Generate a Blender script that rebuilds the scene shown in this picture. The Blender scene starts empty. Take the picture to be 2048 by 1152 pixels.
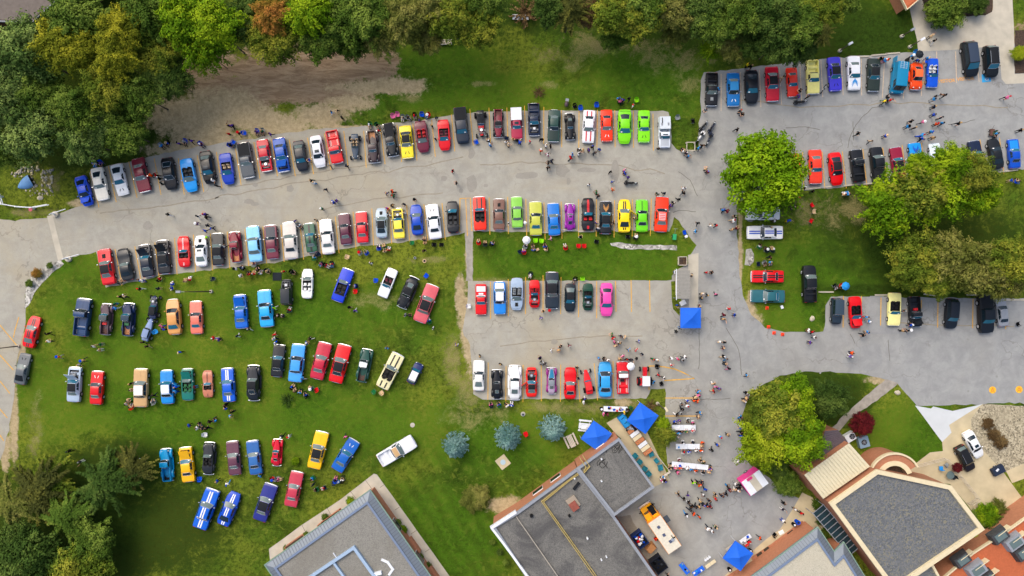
import bpy, bmesh, math, random
from mathutils import Vector, Matrix, noise
from mathutils.geometry import tessellate_polygon
SC = bpy.context.scene
# ------------------------------------------------------------------ camera, sky, sun, exposure
CAM_H = 103.0
cam_data = bpy.data.cameras.new("camera")
cam_data.lens = 24.0
cam_data.sensor_width = 36.0
cam_data.clip_start = 1.0
cam_data.clip_end = 3000.0
cam = bpy.data.objects.new("camera", cam_data)
SC.collection.objects.link(cam)
cam.location = (0, 0, CAM_H)
cam.rotation_euler = (0, 0, 0)
SC.camera = cam
SUN_EL, SUN_AZ = 52.0, 128.0          # azimuth: degrees counter-clockwise from +x of where the sun stands
world = bpy.data.worlds.new("World")
SC.world = world
world.use_nodes = True
_wn = world.node_tree.nodes
_bg = _wn["Background"]
_sky = _wn.new("ShaderNodeTexSky")
_sky.sky_type = 'NISHITA'
_sky.sun_disc = False
_sky.sun_elevation = math.radians(SUN_EL)
_sky.sun_rotation = math.radians(90 - SUN_AZ)
_sky.air_density = 1.0
_sky.dust_density = 6.0
_sky.ozone_density = 1.2
world.node_tree.links.new(_sky.outputs[0], _bg.inputs[0])
_bg.inputs[1].default_value = 0.145
sun_data = bpy.data.lights.new("sun", 'SUN')
sun_data.energy = 0.85
sun_data.angle = math.radians(50)
sun_data.color = (1.0, 0.93, 0.80)
sun = bpy.data.objects.new("sun", sun_data)
SC.collection.objects.link(sun)
_d = Vector((math.cos(math.radians(SUN_EL)) * math.cos(math.radians(SUN_AZ)),
             math.cos(math.radians(SUN_EL)) * math.sin(math.radians(SUN_AZ)), math.sin(math.radians(SUN_EL))))
sun.rotation_euler = _d.to_track_quat('Z', 'Y').to_euler()
SC.view_settings.view_transform = 'Standard'
SC.view_settings.look = 'None'
SC.view_settings.gamma = 1.0
SC.view_settings.use_curve_mapping = False
SC.view_settings.exposure = 0.37

random.seed(7)
RND = random.Random(11)
FPX = 2048 * 24 / 36.0
COL = SC.collection

def P(px, py, h=0.0):
    """world x, y of what the photograph shows at px, py when it stands h metres above the ground"""
    d = (CAM_H - h) / FPX
    return ((px - 1024) * d, (576 - py) * d)

def V3(px, py, h=0.0):
    x, y = P(px, py, h)
    return Vector((x, y, h))

def lin(hx):
    hx = hx.lstrip('#')
    out = []
    for i in (0, 2, 4):
        c = int(hx[i:i+2], 16) / 255.0
        out.append(c / 12.92 if c <= 0.04045 else ((c + 0.055) / 1.055) ** 2.4)
    return tuple(out)

def lerp(a, b, t): return a + (b - a) * t
def pw(tab, f):
    if f <= tab[0][0]: return tab[0][1]
    for (a, za), (b, zb) in zip(tab, tab[1:]):
        if f <= b:
            t = (f - a) / max(b - a, 1e-9)
            return za + (zb - za) * t
    return tab[-1][1]

# ------------------------------------------------------------------ materials
MATS = {}
def mat(key, col, rough=0.6, metal=0.0, coat=0.0, spec=0.5, vary=0.0, vscale=3.0, bump=0.0, bscale=20.0, emit=None, objvar=0.0, transp=0.0):
    if key in MATS: return MATS[key]
    if isinstance(col, str): col = lin(col)
    m = bpy.data.materials.new(key); m.use_nodes = True
    nt = m.node_tree; n = nt.nodes; b = n["Principled BSDF"]
    b.inputs["Base Color"].default_value = (*col, 1)
    b.inputs["Roughness"].default_value = rough
    b.inputs["Metallic"].default_value = metal
    b.inputs["Coat Weight"].default_value = coat
    b.inputs["Coat Roughness"].default_value = 0.12
    b.inputs["Specular IOR Level"].default_value = spec
    if vary or objvar:
        geo = n.new("ShaderNodeNewGeometry")
        hs = n.new("ShaderNodeHueSaturation"); hs.inputs["Color"].default_value = (*col, 1)
        nt.links.new(hs.outputs[0], b.inputs["Base Color"])
        val = None
        if vary:
            nz = n.new("ShaderNodeTexNoise"); nz.inputs["Scale"].default_value = vscale; nz.inputs["Detail"].default_value = 6
            nt.links.new(geo.outputs["Position"], nz.inputs["Vector"])
            mr = n.new("ShaderNodeMapRange"); mr.inputs[1].default_value = .3; mr.inputs[2].default_value = .7
            mr.inputs[3].default_value = 1 - vary; mr.inputs[4].default_value = 1 + vary
            nt.links.new(nz.outputs[0], mr.inputs[0]); val = mr.outputs[0]
            rr = n.new("ShaderNodeMapRange"); rr.inputs[3].default_value = min(1, rough + vary * .5); rr.inputs[4].default_value = max(.05, rough - vary * .3)
            nt.links.new(nz.outputs[0], rr.inputs[0]); nt.links.new(rr.outputs[0], b.inputs["Roughness"])
        if objvar:
            oi = n.new("ShaderNodeObjectInfo"); mr2 = n.new("ShaderNodeMapRange")
            mr2.inputs[3].default_value = 1 - objvar; mr2.inputs[4].default_value = 1 + objvar
            nt.links.new(oi.outputs["Random"], mr2.inputs[0])
            if val is not None:
                mu = n.new("ShaderNodeMath"); mu.operation = 'MULTIPLY'
                nt.links.new(val, mu.inputs[0]); nt.links.new(mr2.outputs[0], mu.inputs[1]); val = mu.outputs[0]
            else: val = mr2.outputs[0]
        nt.links.new(val, hs.inputs["Value"])
    if bump:
        nb = n.new("ShaderNodeTexNoise"); nb.inputs["Scale"].default_value = bscale; nb.inputs["Detail"].default_value = 4
        g2 = n.new("ShaderNodeNewGeometry"); nt.links.new(g2.outputs["Position"], nb.inputs["Vector"])
        bm_ = n.new("ShaderNodeBump"); bm_.inputs["Strength"].default_value = bump; bm_.inputs["Distance"].default_value = .05
        nt.links.new(nb.outputs[0], bm_.inputs["Height"]); nt.links.new(bm_.outputs[0], b.inputs["Normal"])
    if emit:
        b.inputs["Emission Color"].default_value = (*emit, 1); b.inputs["Emission Strength"].default_value = 1
    MATS[key] = m
    return m

HEX = dict(k='#0a0b0e', n='#101c34', b='#0a49c4', r='#c8101c', w='#e9ebec', g='#8f9598', p='#d86a9a', o='#f0500f', y='#f2d21c',
           e='#1e6b3c', t='#2c8fd8', m='#6c1a30', u='#5a3a9a', c='#cbb089', d='#2a2f35', l='#86d314', s='#b9c3cb', h='#c4a070')
CNAME = dict(k='black', n='navy', b='blue', r='red', w='white', g='grey', p='pink', o='orange', y='yellow', e='green', t='light blue',
             m='maroon', u='purple', c='tan', d='dark grey', l='lime green', s='silver', h='brown')
def paint(hx):
    import colorsys
    v = [int(hx.strip('#')[i:i+2], 16)/255 for i in (0, 2, 4)]; h_, s_, v_ = colorsys.rgb_to_hsv(*v)
    if s_ > .3: hx = '#%02x%02x%02x' % tuple(int(round(q*255)) for q in colorsys.hsv_to_rgb(h_, min(1, s_*1.10), min(1, v_*1.03)))
    return mat("paint_" + hx.strip('#'), hx, rough=.38, coat=.35, spec=.35, vary=.05, vscale=2.5)
def cloth(c):
    return mat("cloth_" + c, HEX[c], rough=.9, spec=.1, vary=.15, vscale=9)
M_TYRE = mat("tyre_rubber", '#15161a', rough=.85, spec=.2)
M_RIM = mat("rim_metal", '#c6c9cc', rough=.3, metal=.7)
M_CHROME = mat("chrome", '#d9dcdf', rough=.22, metal=.75)
M_GLASS = mat("car_glass_dark", (.010, .022, .032), rough=.1, spec=.6)
M_GLASS_T = mat("car_glass_teal", (.012, .13, .21), rough=.14, spec=.6)
M_GLASS_G = mat("car_glass_grey", (.12, .17, .17), rough=.2, spec=.6)
M_BLACK = mat("black_trim", '#0b0c0e', rough=.5, spec=.3)
M_VINYL = mat("black_vinyl", '#15191f', rough=.7, spec=.3, bump=.3, bscale=60)
M_CARD = mat("white_card", '#f2f2f0', rough=.8)
M_ENG = mat("engine_metal", '#6b6d70', rough=.45, metal=.5, vary=.3, vscale=12)
M_TAIL = mat("tail_lamp_red", '#b0121a', rough=.25)
M_HEAD = mat("headlamp_glass", '#e3e8ea', rough=.12)
M_WOOD = mat("bed_wood", '#c98a55', rough=.6, vary=.2, vscale=9)
M_WOODD = mat("bed_wood_dark", '#5e4036', rough=.75, vary=.3, vscale=9)

# ------------------------------------------------------------------ mesh helper
class MB:
    def __init__(self): self.v = []; self.f = []; self.mi = []; self.cur = 0
    def grid(self, G, closed=False):
        b = len(self.v); m = len(G[0])
        for row in G: self.v.extend([tuple(p) for p in row])
        for i in range(len(G) - 1):
            for j in range(m - (0 if closed else 1)):
                j2 = (j + 1) % m
                self.face(b + i*m + j, b + i*m + j2, b + (i+1)*m + j2, b + (i+1)*m + j)
        return self
    def face(self, *ix): self.f.append(ix); self.mi.append(self.cur)
    def poly(self, pts):
        b = len(self.v); self.v.extend([tuple(p) for p in pts]); self.face(*range(b, b + len(pts))); return self
    def box(self, cx, cy, z0, sx, sy, sz, rot=0.0, top=1.0, M=None):
        b = len(self.v); c, s = math.cos(rot), math.sin(rot)
        for k, (z, q) in enumerate(((z0, 1.0), (z0 + sz, top))):
            for dx, dy in ((-1, -1), (1, -1), (1, 1), (-1, 1)):
                x, y = dx * sx / 2 * q, dy * sy / 2 * q
                p = Vector((cx + x*c - y*s, cy + x*s + y*c, z))
                self.v.append(tuple(M @ p) if M else tuple(p))
        for q in ((3, 2, 1, 0), (4, 5, 6, 7), (0, 1, 5, 4), (1, 2, 6, 5), (2, 3, 7, 6), (3, 0, 4, 7)):
            self.face(*[b + i for i in q])
        return self
    def cyl(self, p0, p1, r0, r1=None, n=10, cap=True):
        r1 = r0 if r1 is None else r1
        p0, p1 = Vector(p0), Vector(p1); d = (p1 - p0).normalized()
        a = d.orthogonal().normalized(); c = d.cross(a); b = len(self.v)
        for p, r in ((p0, r0), (p1, r1)):
            for i in range(n):
                t = 2*math.pi*i/n
                self.v.append(tuple(p + a*(r*math.cos(t)) + c*(r*math.sin(t))))
        for i in range(n):
            j = (i+1) % n; self.face(b+i, b+j, b+n+j, b+n+i)
        if cap: self.face(*[b+i for i in range(n)][::-1]); self.face(*[b+n+i for i in range(n)])
        return self
    def dome(self, c, rx, ry, rz, n=10, m=4, full=False):
        G = []
        for i in range(m + 1):
            t = (math.pi if full else math.pi/2) * i / m
            G.append([(c[0] + rx*math.sin(t)*math.cos(2*math.pi*j/n), c[1] + ry*math.sin(t)*math.sin(2*math.pi*j/n), c[2] + rz*math.cos(t)) for j in range(n)])
        return self.grid(G, True)
    def tube(self, pts, r, n=6, cap=True):
        pts = [Vector(p) for p in pts]; G = []
        for i, p in enumerate(pts):
            d = (pts[min(i+1, len(pts)-1)] - pts[max(i-1, 0)]).normalized()
            a = (Vector((0, 0, 1)).cross(d) if abs(d.z) < .95 else Vector((1, 0, 0))).normalized(); c = d.cross(a)
            rr = r[i] if isinstance(r, (list, tuple)) else r
            G.append([p + a*(rr*math.cos(2*math.pi*k/n)) + c*(rr*math.sin(2*math.pi*k/n)) for k in range(n)])
        b = len(self.v); self.grid(G, True)
        if cap: self.face(*[b+i for i in range(n)][::-1]); q = b+(len(pts)-1)*n; self.face(*[q+i for i in range(n)])
        return self
    def mesh(self, name, smooth=None, mats=1):
        me = bpy.data.meshes.new(name); me.from_pydata(self.v, [], self.f)
        for _ in range(mats): me.materials.append(None)
        if mats > 1: me.polygons.foreach_set("material_index", self.mi)
        if smooth is not None:
            me.polygons.foreach_set("use_smooth", [True]*len(me.polygons)); me.update()
            me.set_sharp_from_angle(angle=math.radians(smooth))
        me.update()
        return me

def O(name, me, parent=None, m=None, loc=None, rot=None, scale=None):
    ob = bpy.data.objects.new(name, me); COL.objects.link(ob)
    if m is not None and me is not None and len(me.materials):
        ms = m if isinstance(m, (list, tuple)) else [m]
        for i, mm in enumerate(ms):
            ob.material_slots[i].link = 'OBJECT'; ob.material_slots[i].material = mm
    if parent is not None: ob.parent = parent
    if loc is not None: ob.location = loc
    if rot is not None: ob.rotation_euler = rot
    if scale is not None: ob.scale = scale
    return ob

def thing(ob, label, cat, group=None):
    ob['label'] = label; ob['category'] = cat
    if group: ob['group'] = group
    return ob
def struct(ob, kind='structure', label=None):
    ob['kind'] = kind
    if label: ob['label'] = label
    return ob
def empty(name, loc, rz=0.0, s=None):
    e = bpy.data.objects.new(name, None); COL.objects.link(e); e.location = loc; e.rotation_euler = (0, 0, rz)
    e.empty_display_size = .3
    if s is not None: e.scale = (s, s, s)
    return e

def jitter_loop(pts, step=0.8, amp=0.12, seed=0):
    out = []
    n = len(pts)
    for i in range(n):
        a, b = Vector(pts[i][:2]), Vector(pts[(i+1) % n][:2])
        L = (b - a).length; k = max(1, int(L/step)); d = (b - a).normalized() if L > 1e-6 else Vector((1, 0)); nn = Vector((-d.y, d.x))
        for j in range(k):
            p = a.lerp(b, j/k)
            q = amp * noise.noise(Vector((p.x*.9, p.y*.9, seed))) * 1.6 + amp*.8*noise.noise(Vector((p.x*2.7, p.y*2.7, seed+5)))
            out.append(p + nn*q)
    return out

def sheet(name, loops, z, m, step=.8, amp=.12, parent=None, px=True, thick=0.0):
    L3 = []
    for lp in loops:
        pts = [P(*q) for q in lp] if px else lp
        if amp > 0: pts = jitter_loop(pts, step, amp, z*100)
        L3.append([Vector((p[0], p[1], z)) for p in pts])
    tris = tessellate_polygon(L3)
    vs = [tuple(p) for lp in L3 for p in lp]
    mb = MB(); mb.v = vs
    for t in tris:
        a, b, c = (Vector(vs[i]) for i in t)
        mb.face(*(t if (b-a).cross(c-a).z > 0 else t[::-1]))
    if thick:
        k = 0
        for lp in L3:
            n = len(lp)
            bb = len(mb.v)
            mb.v.extend([(p.x, p.y, z - thick) for p in lp])
            for i in range(n):
                j = (i+1) % n
                mb.face(k+i, k+j, bb+j, bb+i)
            k += n
    return O(name, mb.mesh(name), parent, m)

# ------------------------------------------------------------------ ground materials
def N(nt, t, **kw):
    nd = nt.nodes.new(t)
    for k, v in kw.items(): setattr(nd, k, v)
    return nd
def new_mat(name):
    m = bpy.data.materials.new(name); m.use_nodes = True; return m, m.node_tree, m.node_tree.nodes["Principled BSDF"]
def nz(nt, scale, detail=6, rough=.6, vec=None, dist=0):
    nd = N(nt, "ShaderNodeTexNoise"); nd.inputs["Scale"].default_value = scale; nd.inputs["Detail"].default_value = detail
    nd.inputs["Roughness"].default_value = rough; nd.inputs["Distortion"].default_value = dist
    nt.links.new(vec, nd.inputs["Vector"]); return nd.outputs[0]
def mrange(nt, x, a, b, c=0, d=1):
    r = N(nt, "ShaderNodeMapRange"); r.interpolation_type = 'SMOOTHSTEP'
    for i, q in ((1, a), (2, b), (3, c), (4, d)): r.inputs[i].default_value = q
    nt.links.new(x, r.inputs[0]); return r.outputs[0]
def mth(nt, op, a, b=None):
    r = N(nt, "ShaderNodeMath", operation=op)
    for i, q in enumerate((a, b)):
        if q is None: continue
        if isinstance(q, (int, float)): r.inputs[i].default_value = q
        else: nt.links.new(q, r.inputs[i])
    return r.outputs[0]
def mix(nt, fac, a, b, blend='MIX'):
    r = N(nt, "ShaderNodeMix", data_type='RGBA', blend_type=blend)
    for i, q in ((0, fac), (6, a), (7, b)):
        if isinstance(q, (int, float)): r.inputs[i].default_value = q
        elif isinstance(q, tuple): r.inputs[i].default_value = (*q, 1)
        else: nt.links.new(q, r.inputs[i])
    return r.outputs[2]

def grass_material():
    m, nt, b = new_mat("lawn_grass")
    pos = N(nt, "ShaderNodeNewGeometry").outputs["Position"]
    big = nz(nt, .05, 5, .6, pos); mid = nz(nt, .30, 7, .7, pos, .5); fine = nz(nt, 1.7, 7, .8, pos); tiny = nz(nt, 8, 4, .8, pos); clump = nz(nt, .9, 4, .6, pos, 1.0)
    c = mix(nt, mrange(nt, mid, .3, .7), lin('#344c12'), lin('#55741f'))
    c = mix(nt, mrange(nt, big, .40, .62, 0, .8), c, lin('#86902e'))
    c = mix(nt, mrange(nt, clump, .50, .70, 0, .6), c, lin('#859034'))
    c = mix(nt, mrange(nt, fine, .44, .62, 0, .7), c, lin('#26360f'))
    c = mix(nt, mrange(nt, tiny, .54, .74, 0, .7), c, lin('#93994a'))
    at = N(nt, "ShaderNodeAttribute", attribute_name="mask"); sep = N(nt, "ShaderNodeSeparateColor"); nt.links.new(at.outputs["Color"], sep.inputs[0])
    at2 = N(nt, "ShaderNodeAttribute", attribute_name="mask2"); sep2 = N(nt, "ShaderNodeSeparateColor"); nt.links.new(at2.outputs["Color"], sep2.inputs[0])
    nn = mth(nt, 'ADD', mth(nt, 'MULTIPLY', mth(nt, 'SUBTRACT', mid, .5), 2.4), mth(nt, 'ADD', mth(nt, 'MULTIPLY', mth(nt, 'SUBTRACT', fine, .5), 1.6), mth(nt, 'MULTIPLY', mth(nt, 'SUBTRACT', tiny, .5), .7)))
    def mask(out, lo=.34, hi=.72, k=.8): return mrange(nt, mth(nt, 'ADD', out, mth(nt, 'MULTIPLY', mth(nt, 'MULTIPLY', nn, k), mrange(nt, out, 0, .18))), lo, hi)
    lush = mix(nt, mrange(nt, fine, .40, .60), lin('#315410'), lin('#5a881a'))
    lush = mix(nt, mrange(nt, tiny, .52, .74, 0, .5), lush, lin('#86a038'))
    c = mix(nt, mth(nt, 'MULTIPLY', mask(sep2.outputs[1], .2, .9), .5), c, lush)
    # mown lines, running towards the lower right
    mp0 = N(nt, "ShaderNodeMapping"); mp0.inputs["Rotation"].default_value = (0, 0, 1.03); nt.links.new(pos, mp0.inputs[0])
    wv = N(nt, "ShaderNodeTexWave"); wv.inputs["Scale"].default_value = .16; wv.inputs["Distortion"].default_value = 3.0; wv.inputs["Detail"].default_value = 3; wv.inputs["Detail Scale"].default_value = .8; wv.bands_direction = 'Y'; nt.links.new(mp0.outputs[0], wv.inputs[0])
    c = mix(nt, mth(nt, 'MULTIPLY', mth(nt, 'MULTIPLY', wv.outputs["Fac"], sep2.outputs[2]), .26), c, lin('#26380e'))
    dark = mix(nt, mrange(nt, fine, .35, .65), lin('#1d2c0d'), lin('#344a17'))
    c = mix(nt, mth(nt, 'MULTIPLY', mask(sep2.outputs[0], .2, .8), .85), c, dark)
    dry = mix(nt, mrange(nt, tiny, .35, .65), lin('#85794a'), lin('#b5a777'))
    c = mix(nt, mth(nt, 'MULTIPLY', mask(sep.outputs[2], .6, 1.35, 1.1), .62), c, dry)
    mp = N(nt, "ShaderNodeMapping"); mp.inputs["Scale"].default_value = (.25, 1.3, 1); mp.inputs["Rotation"].default_value = (0, 0, .1); nt.links.new(pos, mp.inputs[0])
    st = nz(nt, 1.0, 7, .75, mp.outputs[0], .8)
    brown = mix(nt, mrange(nt, st, .3, .7), lin('#856e55'), lin('#b59f80'))
    brown = mix(nt, mrange(nt, tiny, .5, .75, 0, .55), brown, lin('#5f5344'))
    c = mix(nt, mask(sep.outputs[1], .38, .62), c, brown)
    tan = mix(nt, mrange(nt, fine, .3, .7), lin('#a5946f'), lin('#cbb994'))
    tan = mix(nt, mrange(nt, tiny, .52, .75, 0, .55), tan, lin('#72634c'))
    tan = mix(nt, mrange(nt, mid, .5, .7, 0, .5), tan, lin('#857a5c'))
    c = mix(nt, mask(sep.outputs[0], .32, .78), c, tan)
    nt.links.new(c, b.inputs["Base Color"]); b.inputs["Roughness"].default_value = .95; b.inputs["Specular IOR Level"].default_value = .05
    bp = N(nt, "ShaderNodeBump"); bp.inputs["Strength"].default_value = .9; bp.inputs["Distance"].default_value = .2
    hh = mth(nt, 'ADD', fine, mth(nt, 'MULTIPLY', tiny, .7)); nt.links.new(hh, bp.inputs["Height"]); nt.links.new(bp.outputs[0], b.inputs["Normal"])
    return m

def asphalt_material(name, base, light, warm, crack=.55, stain=1.0):
    m, nt, b = new_mat(name)
    pos = N(nt, "ShaderNodeNewGeometry").outputs["Position"]
    big = nz(nt, .06, 6, .65, pos, 0.6); mid = nz(nt, .5, 7, .7, pos, .4); fine = nz(nt, 5, 5, .75, pos); tiny = nz(nt, 22, 2, .7, pos)
    c = mix(nt, mrange(nt, mid, .3, .7), lin(base), lin(light))
    c = mix(nt, mrange(nt, big, .45, .68, 0, .75), c, lin(warm))
    mp = N(nt, "ShaderNodeMapping"); mp.inputs["Scale"].default_value = (.12, 1.0, 1); mp.inputs["Rotation"].default_value = (0, 0, -.11); nt.links.new(pos, mp.inputs[0])
    streak = nz(nt, .9, 5, .6, mp.outputs[0])
    c = mix(nt, mrange(nt, streak, .52, .7, 0, .28*stain), c, lin('#8f887c'))
    c = mix(nt, mrange(nt, fine, .5, .8, 0, .25), c, lin('#7c7872'))
    c = mix(nt, mrange(nt, tiny, .45, .75, 0, .3), c, lin('#c9c7bb'))
    sx = N(nt, "ShaderNodeSeparateXYZ"); nt.links.new(pos, sx.inputs[0])
    cool = mrange(nt, mth(nt, 'ADD', sx.outputs[0], mth(nt, 'MULTIPLY', mth(nt, 'SUBTRACT', big, .5), 26)), 17, 36, 0, .75)
    c = mix(nt, cool, c, mix(nt, mrange(nt, mid, .3, .7), lin('#878b8f'), lin('#9a9ea0')))
    dv = N(nt, "ShaderNodeTexVoronoi"); dv.inputs["Scale"].default_value = .55; nt.links.new(pos, dv.inputs["Vector"])
    c = mix(nt, mth(nt, 'MULTIPLY', mrange(nt, mth(nt, 'ADD', dv.outputs["Distance"], mth(nt, 'MULTIPLY', fine, .12)), .10, .22, 1, 0), mrange(nt, mid, .5, .62, 0, .35)), c, lin('#5f5b55'))
    # cracks
    wv = N(nt, "ShaderNodeMix", data_type='VECTOR'); wv.inputs[0].default_value = .5
    nv = N(nt, "ShaderNodeTexNoise"); nv.inputs["Scale"].default_value = .45; nv.inputs["Detail"].default_value = 6; nt.links.new(pos, nv.inputs["Vector"])
    sc = N(nt, "ShaderNodeVectorMath", operation='SCALE'); sc.inputs[3].default_value = 6.0; nt.links.new(nv.outputs["Color"], sc.inputs[0])
    ad = N(nt, "ShaderNodeVectorMath", operation='ADD'); nt.links.new(pos, ad.inputs[0]); nt.links.new(sc.outputs[0], ad.inputs[1])
    vo = N(nt, "ShaderNodeTexVoronoi", feature='DISTANCE_TO_EDGE'); vo.inputs["Scale"].default_value = .085; nt.links.new(ad.outputs[0], vo.inputs["Vector"])
    cr = mrange(nt, vo.outputs["Distance"], .003, .012, 1, 0)
    vo2 = N(nt, "ShaderNodeTexVoronoi", feature='DISTANCE_TO_EDGE'); vo2.inputs["Scale"].default_value = .33; nt.links.new(ad.outputs[0], vo2.inputs["Vector"])
    cr2 = mth(nt, 'MULTIPLY', mrange(nt, vo2.outputs["Distance"], .006, .03, 1, 0), mrange(nt, mid, .52, .62))
    crk = mth(nt, 'MULTIPLY', mth(nt, 'MAXIMUM', cr, cr2), mth(nt, 'MULTIPLY', mrange(nt, nz(nt, .11, 3, .5, pos), .42, .6), crack))
    c = mix(nt, crk, c, lin('#625c55'))
    nt.links.new(c, b.inputs["Base Color"]); b.inputs["Roughness"].default_value = .9; b.inputs["Specular IOR Level"].default_value = .2
    bp = N(nt, "ShaderNodeBump"); bp.inputs["Strength"].default_value = .35; bp.inputs["Distance"].default_value = .03
    nt.links.new(mth(nt, 'SUBTRACT', tiny, crk), bp.inputs["Height"]); nt.links.new(bp.outputs[0], b.inputs["Normal"])
    return m

def gravel_material(name, cols, scale=6.0, big=.15):
    m, nt, b = new_mat(name)
    pos = N(nt, "ShaderNodeNewGeometry").outputs["Position"]
    vo = N(nt, "ShaderNodeTexVoronoi"); vo.inputs["Scale"].default_value = scale; nt.links.new(pos, vo.inputs["Vector"])
    sp = N(nt, "ShaderNodeSeparateColor"); nt.links.new(vo.outputs["Color"], sp.inputs[0])
    c = mix(nt, sp.outputs[0], lin(cols[0]), lin(cols[1]))
    c = mix(nt, mth(nt, 'MULTIPLY', mrange(nt, sp.outputs[1], .7, .9), .8), c, lin(cols[2]))
    c = mix(nt, mrange(nt, nz(nt, big, 6, .65, pos, 1), .42, .66, 0, .7), c, lin(cols[3]))
    nt.links.new(c, b.inputs["Base Color"]); b.inputs["Roughness"].default_value = .9; b.inputs["Specular IOR Level"].default_value = .2
    bp = N(nt, "ShaderNodeBump"); bp.inputs["Strength"].default_value = .5; bp.inputs["Distance"].default_value = .05
    nt.links.new(vo.outputs["Distance"], bp.inputs["Height"]); nt.links.new(bp.outputs[0], b.inputs["Normal"])
    return m
M_LAWN = grass_material()
M_ASPH = asphalt_material("old_asphalt", '#97958c', '#a9a79c', '#a69d86', .36)
M_CONC = mat("pale_concrete", '#b9b3a3', rough=.85, vary=.12, vscale=.8, bump=.2, bscale=9)
M_CONC_W = mat("new_white_concrete", '#c6cccf', rough=.8, vary=.05, vscale=.7)
M_CONC_T = mat("tan_concrete", '#bfb291', rough=.85, vary=.12, vscale=.6, bump=.2, bscale=9)
M_PATH = mat("grey_path_asphalt", '#9a948a', rough=.9, vary=.2, vscale=1.4, bump=.3, bscale=12)
M_LINE = mat("yellow_road_paint", '#d9a63a', rough=.8, vary=.22, vscale=5)
M_LINE_W = mat("faded_road_paint", '#c9b49a', rough=.8, vary=.22, vscale=5)
M_PATCH = asphalt_material("patched_asphalt", '#8b8880', '#98958c', '#918c80', .2)
M_PATCHD = asphalt_material("dark_asphalt_patch", '#8b8a88', '#989692', '#938d84', .3)
M_GRAVROOF = gravel_material("roof_gravel", ('#807f79', '#93928a', '#716f6b', '#7a766c'), 11, .09)
M_GRAVROOFD = gravel_material("weathered_roof_gravel", ('#6c6c69', '#7e7d78', '#5d5c5b', '#48484a'), 10, .16)
M_GRAVROOF2 = gravel_material("dark_roof_gravel", ('#54595e', '#74777a', '#85826e', '#6a6d70'), 6, .1)
M_GRAVROOF3 = gravel_material("pale_roof_gravel", ('#b3ae9c', '#c4c0b0', '#a19d8d', '#bdb7a3'), 11, .12)
M_STONES = gravel_material("white_river_stones", ('#8b8a84', '#d2d0c8', '#5c5b55', '#a5a298'), 3.2, .3)
M_STONEY = gravel_material("yellow_pebble_bed", ('#8a826c', '#c4baa0', '#5d5748', '#a39a82'), 5.5, .3)
M_MULCH = mat("brown_mulch", '#45362b', rough=.95, vary=.4, vscale=4, bump=.6, bscale=14)
M_BRICK = mat("terracotta_brick", '#ab7457', rough=.85, vary=.1, vscale=3)
M_CREAM = mat("cream_parapet", '#d8cba8', rough=.7, vary=.06, vscale=2)
M_METAL = mat("grey_seamed_metal", '#78828c', rough=.45, metal=.3, vary=.06, vscale=2)
M_METALG = mat("greenish_trim", '#7f9c8a', rough=.5, vary=.05)
M_PARA = mat("grey_parapet_cap", '#8c929b', rough=.6, vary=.08)
M_WHITE = mat("white_painted_metal", '#dfe4ea', rough=.45, vary=.04)
M_CRUST = mat("bleached_rail_wood", '#c9c0ae', rough=.8, vary=.15, vscale=4)
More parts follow.
